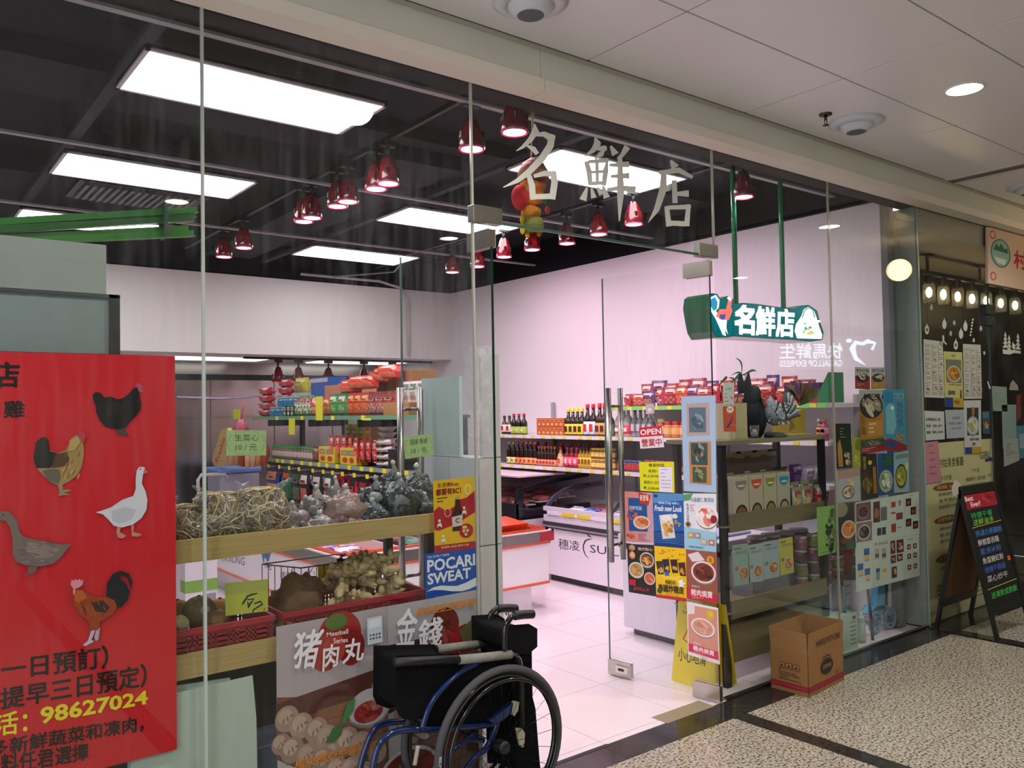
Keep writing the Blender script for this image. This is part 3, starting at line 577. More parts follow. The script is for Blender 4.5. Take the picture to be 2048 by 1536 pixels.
a.el(.22, .88, .36, .15, 'a9a0a6'); a.el(.22, .86, .33, .12, '8a8a86'); a.food(.22, .87, .28, .1, ['c9bcae', 'd8cdbf', '3f6a3a', 'b5a898'], 12, 5, .3)
a.textq('猪', (262, 370), (460, 330), (420, 575), (275, 585), 'eceaf2', .02, .15); a.textq('肉', (445, 440), (555, 430), (550, 560), (450, 605), 'eceaf2', .02, .1); a.textq('丸', (580, 410), (710, 385), (705, 530), (575, 555), 'eceaf2', .02, .1)
a.textq('Meatball', (475, 360), (610, 335), (610, 365), (475, 385), 'eceaf2', .01); a.textq('Series', (517, 395), (608, 388), (608, 418), (517, 430), 'eceaf2', .01)
a.textc('肉質鮮嫩', .88, .36, .93, .5, 'b99a94', 0); a.textc('輕便包裝', .83, .37, .875, .51, 'b99a94', 0)
a.textq('馬來西亞空運到港', (265, 1165), (800, 1030), (800, 1085), (265, 1225), 'e08a1c', .02, .2); a.text('吊片豬肉丸', .58, .935, .98, .975, 'eceaf2', .01)
a.build('poster', 'large meatball poster with white brush characters and a bowl of sauce, behind the wheelchair', 'poster')
a = Art(PG, NY, k=k); A = PG(*k(864, 197)); B = PG(*k(1446, 93))
a.q = [A, B, Vector((B.x, YG, zb)), Vector((A.x, YG, zb))]; a.base.prism(a.q, (0, .0012, 0), 'bcb4ba')
a.poly([(0, .2), (.4, .2), (.55, .35), (.3, .5), (0, .55)], '5b2326'); a.poly([(.55, .3), (1, .25), (1, 1), (.3, 1), (.3, .5)], '6d4038'); a.el(.6, .16, .16, .1, '7a2c26'); a.food(.6, .18, .16, .1, ['8e3028', '5f1d1a', 'a8443a'], 26, 7, .2)
a.el(.85, .27, .22, .1, 'a9202c'); a.food(.85, .27, .2, .09, ['c42a38', '8e1822', 'd84450'], 30, 9, .16); a.poly([(.75, .2), (1, .12), (1, .25), (.8, .28)], '6f6a3c')
a.food(.15, .42, .22, .2, ['7a2428', '4b1518', '9a3a3c', 'b08a80'], 40, 11, .2); a.food(.3, .62, .3, .12, ['a58d86', '6e4a44', 'c9b8b2'], 24, 12, .25)
a.el(.2, .86, .3, .12, 'c9c2c6'); a.el(.2, .85, .26, .09, '7c2e2a')
a.textq('馬來西亞空運到港', (1040, 210), (1412, 140), (1412, 190), (1040, 260), 'e08a1c', .02, .2); a.textq('金', (915, 215), (1050, 205), (1040, 430), (915, 450), 'eceaf2', .02, .15); a.textq('錢', (1050, 290), (1205, 255), (1205, 440), (1055, 470), 'eceaf2', .02, .1)
a.textq('肉丸', (985, 440), (1100, 440), (1090, 620), (970, 620), 'eceaf2', .02); a.build('poster', 'second meat poster with orange and white brush characters, above the wheelchair arm', 'poster')
a = Art(lambda x, y: PY(x, y, -.003), NY, [(738, 275), (832, 255), (836, 422), (742, 442)], 'b9c4cc', k=k)
a.rect(.1, .08, .9, .4, 'cfd8de')
for i in range(8): a.el(.2+.2*(i % 4), .66+.13*(i//4), .07, .04, '3b3d40' if i % 2 else '5a5c5f', n=8)
a.build('sachet', 'small clear sachet taped over the top right corner of the meatball poster', 'sachet')
# green price papers
k = K(400, 680, 4.096)
for q, t, tx in (([(218, 738), (545, 740), (540, 945), (215, 948)], 'left green price paper with a pencilled cloud, beside the hanging bread bag', ('生菜心', '10 / 元')), ([(1668, 790), (1905, 768), (1915, 945), (1680, 975)], 'right green price paper with a pencilled cloud, over the left door handle', ('蒜頭·青椒', '10 / 包'))):
    a = glassart(q, 'a9c48a', k); G = '5c7a5e'
    for i in range(12):
        t0 = 2*PI*i/12; cx, cy = .5+.4*math.cos(t0), .5+.36*math.sin(t0); a.line([(cx+.1*math.cos(t0+u), cy+.13*math.sin(t0+u)) for u in (-1.2, -.6, 0, .6, 1.2)], .007, G)
    a.text(tx[0], .2, .16, .8, .42, G, 0); a.text(tx[1], .22, .55, .76, .8, G, 0); a.build('price_paper', t, 'sign')
# ---- sheets on the open right leaf
k = K(1180, 760, 3.84); NL = -NR if NR.dot(CAM-LR0) < 0 else NR
def PRL(px, py): return PP(px, py, LR0, NR)+NL*.007
def lf(q, base, kk=k): return Art(PRL, NL, q, base, k=kk)
a = lf([(270, 855), (484, 865), (495, 1252), (280, 1240)], 'd98d84')
a.poly([(.6, 0), (1, 0), (1, 1), (.75, 1)], 'c9a2a6'); a.rect(.13, .12, .8, .78, '1f5590'); a.poly([(.5, 0), (.95, .05), (.85, .26), (.55, .22)], 'b5342c'); a.text('新登場', .56, .05, .86, .17, 'f0d9c0', .02)
a.text('SHRIMP FINGERS', .16, .28, .62, .36, 'b8d4ee', .02); a.food(.3, .5, .25, .2, ['d8583a', 'c24a34', '2a6aa6'], 18, 1, .2); a.bowl(.6, .6, .3, .13, 'e8dcd0', 'c9a080', ['d87a3a', 'e08f4c', 'c4602c'], 14, 2)
a.lines(.46, .83, .95, .98, 4, '5a82a8'); a.food(.2, .88, .16, .06, ['a8443a', 'c46a50'], 8, 3); a.build('poster', 'pink shrimp finger poster, top left on the open glass door', 'poster', 'food posters on the open door')
a = lf([(487, 865), (722, 873), (730, 1292), (497, 1272)], '2a62a8')
a.poly([(0, .0), (1, 0), (1, .12), (0, .2)], '5a92c8'); a.poly([(0, .72), (1, .68), (1, 1), (0, 1)], '153f7c')
for i in range(6): a.line([(0, .76+.035*i, .01), (.5, .74+.035*i, .02), (1, .76+.035*i, .01)], .01, '3a74b4')
a.text('Some Crisp with a', .18, .15, .85, .22, 'eaf2fa', .01, .2); a.text('Fresh new Look', .05, .23, .95, .34, 'eaf2fa', .025, .2); a.poly([(.2, .42), (.62, .38), (.72, .82), (.3, .86)], 'd8dcd4'); a.el(.42, .46, .17, .06, 'f0ece2')
a.food(.46, .64, .22, .17, ['c9933c', 'b57a2a', 'dcae5c'], 16, 4, .3); a.el(.72, .42, .09, .045, 'e8e2d0'); a.food(.8, .56, .12, .09, ['9a8a5a', '6a7a7a', 'b0a070'], 8, 5); a.rect(.04, .03, .16, .08, '18447e'); a.build('poster', 'deep blue poster with a bag of fries, top middle on the open glass door', 'poster', 'food posters on the open door')
a = lf([(722, 870), (975, 872), (975, 1322), (735, 1295)], 'e3e8ec')
a.poly([(0, .6), (1, .66), (1, 1), (0, 1)], '9ccbe0'); a.poly([(0, .02), (.3, 0), (.2, .12), (0, .14)], '5aa06a'); a.text('水晶蝦仁 無添加', .22, .07, .92, .15, '3a6a9a', .01); a.textc('急凍大白蝦', .08, .18, .16, .5, '55504a', 0); a.lines(.2, .2, .36, .33, 4, 'c2384a')
a.bowl(.72, .4, .34, .2, 'f4f0ee', 'eadcd8', ['d86a5c', 'e08a7a', 'f0b0a0', 'f4ece6'], 26, 6); a.el(.93, .44, .1, .07, '8e2430'); a.el(.13, .55, .08, .05, '8a7a2c'); a.el(.13, .55, .04, .025, '5a2a14')
for cx, cy, c in ((.2, .74, 'c9a34a'), (.42, .74, '9a8a7a'), (.62, .84, 'c0b0a0'), (.86, .84, 'c2684a')): a.rect(cx-.09, cy-.045, cx+.09, cy+.045, c); a.el(cx, cy, .06, .028, 'e0c8a8')
a.lines(.14, .94, .9, .98, 1, '2a5a8c'); a.build('poster', 'pale blue shrimp bowl poster, top right on the open glass door', 'poster', 'food posters on the open door')
k2 = K(1220, 1080, 4.096)
a = lf([(145, 30), (365, 40), (385, 462), (160, 425)], '2d2928', k2)
a.text('港式點心', .4, .06, .95, .12, 'e8c8c8', .01); a.bowl(.72, .3, .26, .15, 'd8d0c4', '6a4a30', ['d8953c', 'c87a2a', 'e0b060'], 12, 7); a.bowl(.32, .52, .28, .16, 'e2dcd2', 'a8a070', ['d8a060', '8aa050', 'c86a3a'], 16, 8); a.bowl(.8, .66, .2, .12, 'd8d0c4', 'c07a50', ['d85a3a', 'e0a070'], 10, 9)
a.bowl(.2, .22, .12, .08, 'c22a34', 'd8b070', ['e0c890', 'b86a3a'], 8, 10); a.bowl(.2, .07, .12, .06, '9a8a78', 'c9a070', ['e0c890', 'b86a3a'], 8, 11); a.rect(.05, .72, .3, .84, 'b52430'); a.text('JOLLY', .2, .86, .8, .94, 'c2483a', .02)
a.build('poster', 'black poster crowded with fried dishes, lower left on the open glass door', 'poster', 'food posters on the open door')
a = lf([(368, 45), (627, 70), (635, 500), (388, 468)], 'efc81c', k2)
for i in range(12): a.el(random.Random(i).random()*.9+.05, random.Random(i+9).random()*.2+.03, .04, .018, ('e07a1c', 'd8a01c')[i % 2], n=9)
a.poly([(0, .42), (.3, .56), (.7, .56), (1, .44), (1, .5), (.7, .62), (.3, .62), (0, .5)], 'f4d83a')
for i, (x0, y0) in enumerate([(.03, .3), (.24, .25), (.5, .24), (.75, .28)]): a.poly([(x0, y0), (x0+.22, y0-.02), (x0+.24, y0+.24), (x0+.06, y0+.25)], ['3f3a2c', '2f2c34', '38261c', '4a2a24'][i]); a.food(x0+.14, y0+.16, .08, .06, ['d8a850', 'c98a3c', 'e0c080'], 8, i, .4)
a.poly([(.3, .5), (.42, .46), (.46, .54), (.34, .56)], '2a6ac0'); a.text('KECO', .33, .64, .66, .71, '2a2418', .03); a.text('泰國炸豬皮', .08, .73, .92, .87, '38301c', .03); a.el(.12, .86, .08, .05, '3a5a2c')
a.poly([(.74, .6), (.8, .62), (.88, .58), (.9, .64), (.98, .66), (.92, .7), (.94, .75), (.84, .73), (.76, .75), (.78, .69)], 'f4f0e8'); a.text('香脆可口 即食', .3, .88, .76, .92, 'd8861c', 0); a.rect(0, .94, 1, 1, 'c2303c')
a.build('poster', 'yellow fried pork skin poster, lower middle on the open glass door', 'poster', 'food posters on the open door')
a = lf([(628, 75), (880, 102), (890, 522), (635, 478)], '9a5a48', k2)
a.poly([(.05, .1), (.4, .02), (.62, .18), (.2, .24)], 'e0d8dc'); a.bowl(.56, .42, .4, .22, 'eae0dc', '8a4038', ['4a2018', '6a3022', '8a4a34', '3a1812'], 18, 12); a.el(.8, .16, .12, .08, 'd8a024'); a.text('筍', .76, .12, .84, .2, '3a2a10')
a.poly([(0, .76), (1, .84), (1, 1), (0, .97)], 'c82a40'); a.text('鬆軟多汁', .18, .7, .45, .75, 'ecdada', 0); a.text('豬肉燒賣', .15, .78, .84, .91, 'f2e6ea', .02); a.lines(.18, .93, .8, .98, 2, 'e8a8b0'); a.build('poster', 'poster with a steamer of dark pork dumplings, lower right on the open glass door', 'poster', 'food posters on the open door')
a = lf([(635, 500), (890, 555), (905, 1018), (645, 936)], 'ece8ea', k2)
a.poly([(.03, .06), (.97, .04), (.97, .9), (.03, .9)], 'd89a86'); a.poly([(.03, .06), (.25, .06), (.25, .2), (.03, .24)], 'e8e2e4'); a.bowl(.5, .42, .38, .17, 'f0e8e6', 'd8a090', ['e0a890', 'd08a74', 'ecc0a8'], 14, 13); a.el(.75, .16, .15, .1, 'd8b060'); a.el(.77, .14, .08, .05, 'e8c83c')
a.rect(.03, .78, .97, .93, 'd83a5a'); a.text('香嫩惹味', .2, .72, .42, .765, 'f2e6ea', 0); a.text('雞肉燒賣', .18, .79, .84, .88, 'f6eef0', .02); a.lines(.2, .895, .8, .925, 2, 'f0b0c0'); a.text('KECO', .45, .955, .62, .975, '5a5a5a'); a.build('poster', 'chicken dumpling poster hanging lowest on the open glass door', 'poster', 'food posters on the open door')
a = lf([(705, 127), (968, 118), (975, 866), (725, 852)], 'a9c4de')
a.poly([(.15, .08), (.82, .07), (.83, .41), (.15, .42)], 'b9a4a0'); a.rect(.22, .12, .72, .38, '5d7482'); a.food(.47, .26, .22, .1, ['6f8a90', '4a606a', '8aa0a4'], 24, 14, .3); a.poly([(.2, .48), (.85, .47), (.85, .92), (.2, .91)], 'c08a54'); a.rect(.26, .49, .76, .72, '3c5450'); a.food(.5, .6, .2, .1, ['8a9a9a', '6a5a4a', '2c3c38'], 26, 15, .3); a.rect(.3, .74, .72, .9, '4a5a44'); a.food(.5, .82, .18, .07, ['7a8a4a', '9aa070', '3a4a34'], 16, 16, .3)
a.build('poster', 'pale blue sheet with two faded food pictures, above the sheets on the open glass door', 'poster')
a = lf([(382, 628), (650, 628), (655, 866), (392, 850)], 'dfe01e')
D_ = '3a3c14'; a.text('營業時間', .28, .06, .72, .17, D_, .01); a.text('星期一', .26, .26, .6, .36, D_, 0); a.text('早上09:00-8', .1, .43, .64, .53, D_, .01); a.text('星期六,日及', .12, .64, .62, .75, D_, 0); a.text('早上09:00-8', .1, .84, .64, .94, D_, .01)
a.rect(.57, .18, .95, .99, 'e9e6f2'); a.lines(.62, .24, .9, .95, 6, '8a86a0', .2); a.build('notice', 'yellow opening hours notice with a white paper patch, on the open glass door', 'notice')
r = thing('open_sign', 'red and white OPEN sign hanging from a suction hook on the open glass door', 'sign', tuple(PRL(*k(480, 440))))
def PR2(px, py): return PP(px, py, LR0, NR)+NL*.016
a = Art(PR2, NL, [(388, 365), (562, 350), (580, 515), (398, 527)], 'e9e4e6', k=k, thick=.003)
a.poly([(.0, .0), (1, 0), (1, .46), (0, .46)], 'c8303c'); a.text('OPEN', .04, .1, .96, .38, 'f2e4e6', .03); a.text('營業中', .08, .56, .92, .92, 'b32430', .02); a.build('panel', '', '', mat='gloss', parent=r)
a = Art(PR2, NL, [(440, 183), (502, 183), (502, 258), (440, 262)], 'c4bcc0', k=k, thick=.008); a.el(.5, .6, .22, .2, 'e8e4e6'); a.build('suction_hook', '', '', mat='satin', parent=r, part='hook_disc')
m = MB(); m.tube([PR2(*k(472, 235)), PR2(*k(425, 368))], .0012, 'd8d0d0', 5); m.tube([PR2(*k(474, 235)), PR2(*k(530, 360))], .0012, 'd8d0d0', 5); m.build('string', 'satin', r)
# ---- cards and posters on the right-hand panes
k = K(1420, 700, 6.4)
a = glassart([(168, 420), (305, 420), (305, 692), (170, 690)], 'd3d8d2', k); a.rect(.18, .2, .82, .4, 'd3d8d2'); a.text('消費券', .2, .22, .8, .36, '5a9a6a', 0); a.lines(.08, .5, .5, .56, 1, '3a3a3a'); a.lines(.08, .68, .6, .74, 1, '3a3a3a'); a.poly([(.66, .62), (.9, .72), (.8, .78)], 'c2503a'); a.lines(.08, .86, .8, .92, 1, '3a3a3a'); a.build('card', 'white payment voucher card on the glass right of the doorway', 'card')
a = glassart([(165, 720), (330, 720), (335, 1045), (178, 1045)], 'd2583a', k); a.el(.55, .13, .28, .13, 'eceae6'); a.text('tasty', .38, .07, .72, .18, 'b52a34', .02, .2); a.line([(.72, .36, .02), (.6, .6, .12), (.35, .8, .1), (.2, .84, .03)], .1, '3c3f86'); a.lines(.1, .26, .9, .32, 1, 'e08a6a'); a.text('MOS', .55, .7, .95, .78, 'e89a80', 0); a.build('card', 'orange card with a blue swoosh below the payment voucher card', 'card')
k = K(1620, 700, 5.908)
def gp(q, base, name, label, f, cat='poster', kk=k, grp=None):
    a = glassart(q, base, kk); f(a); a.build(name, label, cat, grp)
def f1_(a): a.lines(.3, .1, .7, .36, 4, '8a9a4a', .3); a.poly([(.12, .45), (.28, .35), (.42, .6), (.46, .97), (.2, .97), (.14, .7)], 'a8803a'); a.food(.72, .72, .2, .1, ['b8a060', 'd8c890', '7a6a34'], 12, 1); a.bowl(.75, .87, .2, .08, '3a3428', '8a6a40', ['c9a060', 'e0d0a0'], 8, 2)
gp([(300, 870), (480, 868), (496, 1388), (300, 1400)], '17241c', 'poster', 'dark green bottle poster just right of the steel glass joint', f1_)
gp([(496, 1035), (600, 1030), (604, 1392), (512, 1392)], '9a9a2c', 'poster', 'yellow green poster half hidden behind the fried dumpling poster', lambda a: (a.el(.8, .25, .5, .2, '6a7a1c'), a.food(.5, .75, .4, .15, ['b8b83c', '7a8a24', 'd0c860'], 16, 3)))
def f2_(a):
    a.rect(0, 0, 1, .3, '9aa79a'); a.el(.5, .26, .5, .2, '2c2c28'); a.food(.5, .24, .45, .17, ['b0a58c', '8d8068', 'c4baa0'], 22, 4, .34); a.rect(0, .47, 1, .78, 'a8742c'); a.text('餃子の王様', .18, .06, .86, .17, '23201c', .03); a.text('ぎょうざ', .3, .18, .68, .22, '8a2c20')
    a.rect(.28, .5, .95, .74, 'b5823a'); a.lines(.36, .53, .85, .72, 3, 'd8c090', .5); a.poly([(.02, .4), (.2, .44), (.18, .56), (.04, .52)], '8a6224'); a.poly([(.04, .56), (.22, .6), (.2, .72), (.04, .68)], '7a5a1c'); a.rect(.02, .79, .98, .9, '3f4a38'); a.food(.5, .845, .45, .045, ['6a7a54', '8a8a6a', '2c3428'], 26, 5, .2); a.rect(0, .9, 1, 1, '8a1f28'); a.lines(.02, .92, 1, .98, 2, 'c8a0a0', .3)
gp([(580, 470), (858, 470), (876, 1190), (600, 1232)], 'a8742c', 'poster', 'tall fried dumpling poster with a black pan, on the far right pane', f2_)
def f3_(a):
    a.el(.25, .12, .3, .1, '2c7aa4'); a.rect(.48, .06, .95, .15, '6aa4b4'); a.text('餃子の王様', .52, .08, .88, .14, '20343c', .01); a.textc('海鮮水餃子', .62, .2, .74, .66, '7a3c3c', 0); a.textc('日本品質', .77, .22, .86, .6, '3c4a8a', 0); a.poly([(.1, .3), (.3, .22), (.5, .25), (.55, .6), (.4, .74), (.1, .72)], '74b0b8'); a.el(.4, .3, .07, .03, 'd8ecec')
    a.poly([(0, .82), (.3, .8), (1, .92), (1, 1), (0, 1)], '8a2430'); a.rect(.04, .86, .5, .94, '1c4a7c'); a.food(.75, .8, .22, .06, ['a86a3c', '8a3c34', 'c09a5c'], 8, 6, .4)
gp([(858, 470), (1116, 468), (1146, 1185), (876, 1190)], '3f8ea8', 'poster', 'blue dumpling poster right of the fried dumpling poster', f3_)
for i, (q, c, t) in enumerate([([(532, 200), (708, 210), (710, 470), (535, 455)], '8a2c34', 'red'), ([(720, 205), (885, 205), (892, 460), (722, 465)], 'a8803a', 'yellow')]):
    a = Art(lambda x, y: PY(x, y, .03), NY, q, c, k=k); a.rect(0, 0, 1, .4, 'a9aca4'); a.text('餃子の王様', .1, .08, .9, .22, '23201c', .02); a.el(.5, .48, .42, .2, '2c2826'); a.food(.5, .44, .36, .14, ['d0c8b4', 'b8a888'], 10, i, .35); a.lines(.1, .76, .9, .92, 2, 'c8a060'); a.build('poster', 'small %s dumpling leaflet standing above the tall posters' % t, 'leaflet', 'dumpling leaflets')
k7 = K(1630, 700, 2.4375)
gp([(222, 505), (300, 505), (309, 718), (227, 732)], '2c2418', 'poster', 'brown poster with golden bottles under the fried dumpling poster', lambda a: (a.food(.4, .6, .4, .35, ['5a4a1c', '3c3014', '8a6a24'], 20, 7, .25), a.poly([(.7, .3), (.9, .3), (.92, .9), (.72, .9)], '9a6a24'), a.textc('精選', .12, .06, .3, .36, 'a89a4a'), a.el(.55, .2, .12, .05, 'c8b83c')), kk=k7)
gp([(304, 505), (380, 503), (383, 700), (310, 712)], '1d4a7a', 'poster', 'small blue poster with a plate of greens, middle of the second row', lambda a: (a.food(.6, .18, .4, .15, ['2c5a34', '3a7a3c'], 16, 8), a.bowl(.5, .66, .44, .26, 'a9b4a4', '6a8a5a', ['c8d0b4', '8aa06a', 'e0e0d0'], 20, 9)), kk=k7)
gp([(384, 503), (456, 490), (460, 690), (387, 696)], '8aacb4', 'poster', 'small pale blue poster with a bowl of yellow soup, end of the second row', lambda a: (a.rect(.1, .06, .95, .16, '6a8a7c'), a.bowl(.46, .6, .38, .3, '2c2c24', '9a9a34', ['b0a83c', '7a8a2c', 'd8d070'], 18, 10), a.el(.85, .38, .12, .1, 'c8d08a')), kk=k7)
gp([(97, 590), (218, 573), (224, 736), (100, 746)], 'a8aca8', 'poster', 'grey poster with fried dumplings on a plate, straddling the steel glass joint', lambda a: (a.poly([(.1, 0), (.98, 0), (.98, .25), (.15, .28)], 'b08a7a'), a.food(.7, .36, .2, .12, ['d8a04a', 'e8c070'], 8, 11), a.bowl(.5, .7, .24, .2, '4a4a44', 'd0c8b4', ['8a6a3c', 'b89a6a'], 8, 12)), kk=k7)
k6 = K(1620, 950, 4.15)
def f4_(a):
    a.poly([(.5, 0), (1, 0), (1, 1), (.5, 1)], '34332c'); a.el(.64, .12, .2, .16, '8a8a6a'); a.food(.32, .62, .2, .36, ['2c3c24', '5a7a44', '1c2a18', '8aa46a'], 40, 13, .22); a.food(.4, .2, .14, .2, ['3c5a2c', '6a8a4a'], 16, 14, .25); a.poly([(.58, .74), (.9, .7), (1, .8), (.78, .9), (.6, .84)], '6a3c24'); a.bowl(.82, .56, .2, .19, 'ccc8b4', 'c87a3c', ['d88a3c', 'e0a060', 'b85a24'], 16, 15); a.rect(.75, .84, 1, 1, '2c5a34'); a.lines(.05, .93, .4, .96, 1, '2c3c24')
gp([(55, 270), (358, 228), (376, 602), (70, 676)], '7fae5a', 'poster', 'green vegetable poster with fries in a bowl, hanging in front of the red bucket', f4_, kk=k6)
rr = random.Random(4)
XS = [375, 520, 660, 780, 905]; top = lambda x: 230-(x-375)*.179; mid = lambda x: 577-(x-375)*.164; bot = lambda x: 972-(x-385)*.262
def sheet(i, j):
    x0, x1 = XS[i]+1, XS[i+1]-1; y0, y1 = ((top, mid) if j == 0 else (mid, bot)); q = [(x0, y0(x0)+1), (x1, y0(x1)+1), (x1+(8 if j else 3), y1(x1)-1), (x0+(8 if j else 3), y1(x0)-1)]
    a = glassart(q, 'c3cec2', k6); R = random.Random(i*2+j)
    if (i, j) == (0, 0):
        a.rect(.04, .03, .9, .47, '7a4a44'); a.bowl(.45, .25, .32, .16, '6a7a9a', '5a2c24', ['7a3c2c', '4a2018'], 10, 1); a.rect(.04, .5, .94, .96, '8a6a68'); a.bowl(.48, .74, .36, .18, 'c9c8c4', '2a2c2c', ['4a4c44', '6a6a60', '1c1c1c'], 12, 2)
    elif (i, j) == (1, 0): a.rect(.02, .06, .42, .56, '4a3028'); a.el(.22, .34, .14, .12, 'a86040'); a.rect(.46, .22, .84, .54, '6a6a64'); a.rect(.24, .7, .48, .88, '2c3434'); a.rect(.52, .7, .76, .88, '3a3c3c')
    elif j == 0 and i == 2: a.rect(.1, .14, .4, .27, 'a83c34'); a.poly([(.6, .12), (.8, .14), (.74, .26), (.66, .26)], '8a7a54'); a.rect(.08, .38, .4, .42, 'a84a54'); a.rect(.44, .42, .9, .58, '7a4030'); a.rect(.1, .66, .42, .86, '9a3c3c'); a.lines(.5, .76, .95, .82, 1, 'a84a54')
    elif j == 0:
        for (u, v) in ((.1, .12), (.42, .34), (.1, .6), (.56, .68)): a.rect(u, v, u+.36, v+.18, '2c2018'); a.el(u+.18, v+.1, .1, .05, '9a4a2c')
        a.lines(.3, .05, .8, .08, 1, '6a7468')
    elif i == 0:
        for (u, v) in ((.48, .12), (.1, .42), (.5, .55)): a.rect(u, v, u+.32, v+.14, '2a5aa0'); a.rect(u+.03, v+.14, u+.3, v+.27, 'd8b07a'); a.rect(u+.03, v+.24, u+.3, v+.27, '7a8ab0')
    elif i == 1:
        a.text('急凍食品', .1, .03, .9, .1, '8a3c3c', 0)
        for (u, v) in ((.1, .16), (.52, .18)): a.rect(u, v, u+.26, v+.24, 'a9a8a0'); a.rect(u+.02, v+.12, u+.24, v+.2, '7a4a44')
        a.rect(.14, .6, .38, .86, '8a9a9a'); a.rect(.14, .6, .38, .68, '3a5a8a'); a.el(.66, .68, .14, .05, 'd8a83c')
    elif i == 2:
        for (u, v, w_, h) in ((.04, .05, .34, .3), (.46, .05, .5, .3), (.04, .38, .34, .18), (.46, .38, .4, .16), (.08, .64, .34, .25)): a.rect(u, v, u+w_, v+h, '5a302a'); a.food(u+w_/2, v+h/2, w_*.4, h*.36, ['b88a70', '8a5040', 'd0b0a0'], 10, int(u*90+v*50), .35)
    else:
        a.lines(.2, .08, .8, .12, 1, '5a7468')
        for v in (.2, .42, .68):
            for u in (.18, .58): a.rect(u, v, u+.24, v+.12, '6a3c38'); a.el(u+.12, v+.06, .05, .03, 'd0c0a8')
    lab = {(0, 0): 'two bowls of meat', (1, 0): 'sealed meat packs', (2, 0): 'red snack packs', (3, 0): 'four dark packs', (0, 1): 'three blue-topped bags', (1, 1): 'two sachets and an orange dot', (2, 1): 'five red meat pictures', (3, 1): 'six small pack pictures'}[(i, j)]
    a.build('menu_sheet', 'pale price sheet with %s, %s row, far right pane' % (lab, 'upper' if j == 0 else 'lower'), 'menu', 'price sheets on the far right pane')
for i in range(4):
    for j in range(2): sheet(i, j)
# film bag stuck to the glass beside the doorway
m = MB(); R = random.Random(2); g = []
for i in range(9):
    for j in range(14): p = PY(928+56*i/8, 692+222*j/13, .012); g.append((p.x, .013+.012*R.random(), p.z))
m.raw(g, [(i*14+j, (i+1)*14+j, (i+1)*14+j+1, i*14+j+1) for i in range(8) for j in range(13)], 'dfe8ee'); tag(m.build('plastic_film', 'film'), 'crumpled clear plastic film hanging on the glass left of the doorway', 'plastic film')
# ================================================================ NEIGHBOUR SHOP
pane('window_6', 6.13, 7.29, rim='3c453e'); pane('window_7', 7.29, 9.6, rim='4c4a44')
m = MB(); m.box(7.20, -.02, 2.34, 7.36, .03, 2.42, '2a2a28'); m.box(7.20, -.02, 2.25, 7.36, .03, 2.33, '2a2a28'); tag(m.build('door_hinge', 'satin'), 'dark patch hinge on the neighbouring glass door', 'hinge')
m = MB(); m.box(6.16, .9, 0, 9.6, 1.0, 3.2, '3d3531'); nb = struct(m, 'wall_neighbour', 'matte')
for i in range(9):
    m = MB(); m.box(6.2+.38*i, .88, .02, 6.2+.38*i+.374, .9, 2.68, ('463d38', '40372f', '4a413c')[i % 3]); m.build('wood_panel', 'wood', nb)
m = MB(); m.box(6.16, .012, 2.9, 9.6, 1.0, 3.07, 'a9a49a'); struct(m, 'trim_6', 'wall')
m = MB(); m.box(6.13, .0, -.03, 9.6, .95, -.002, '35302c'); struct(m, 'floor', 'satin')
m = MB(); m.box(9.6, .0, 0, 9.7, 1.0, 3.07, '3d3531'); m.box(6.16, .95, 3.07, 9.6, 1.0, 3.2, '3d3531'); struct(m, 'wall_neighbour_end', 'matte')
m = MB(); m.box(9.7, 0, 0, 19.0, .1, 3.14, '4a4642'); struct(m, 'wall_beyond', 'wall')
m = MB(); m.box(7.9, .86, 0, 8.6, .88, 2.1, '5a4a3c'); m.box(7.98, .855, .1, 8.52, .86, 2.02, '332a24'); struct(m, 'door_3', 'wood')
# pendant bar with jar bulbs
BY = .45; b0 = PY(1836, 512, BY); b1 = PY(1975, 545, BY); zb_ = 2.78
r = thing('pendant_lamp', 'black pipe pendant lamp with a row of glass jar bulbs on chains', 'lamp', (7.2, BY, 2.4))
m = MB(); m.tube([(6.75, BY, 2.74), (9.2, BY, 2.74)], .022, '2c2824', 10); m.build('pipe', 'satin', r)
for px in (1852, 1956):
    p = PY(px, 445, BY); m = MB(); m.box(p.x-.09, BY-.05, 2.90, p.x+.09, BY+.05, 2.925, '231f1c'); m.build('canopy', 'satin', r); m = MB()
    for q in range(5): m.lathe([(.012, 0), (.016, .016), (.012, .032), (.008, .016), (.012, 0)], (p.x, BY, 2.75+.03*q), '2c2824', 8)
    m.build('chain', 'satin', r)
jr = None
for i in range(10):
    p = PY(1856+28.5*i, 520, BY); x = p.x
    m = MB(); m.lathe([(.03, -.02), (.03, -.07), (.022, -.09)], (x, BY, 2.74), '2a2622', 12); m.build('socket', 'satin', r)
    m = MB(); m.lathe([(.035, -.08), (.05, -.11), (.05, -.25), (.001, -.255)], (x, BY, 2.74), 'f0ece2', 14); m.build('jar', 'clear_plastic', r)
    m = MB(); m.ell((x, BY, 2.575), (.024, .024, .045), 'ffdf9e' if i != 2 else 'ffcf8a', 10, 8); m.build('bulb', 'bulb_light', r)
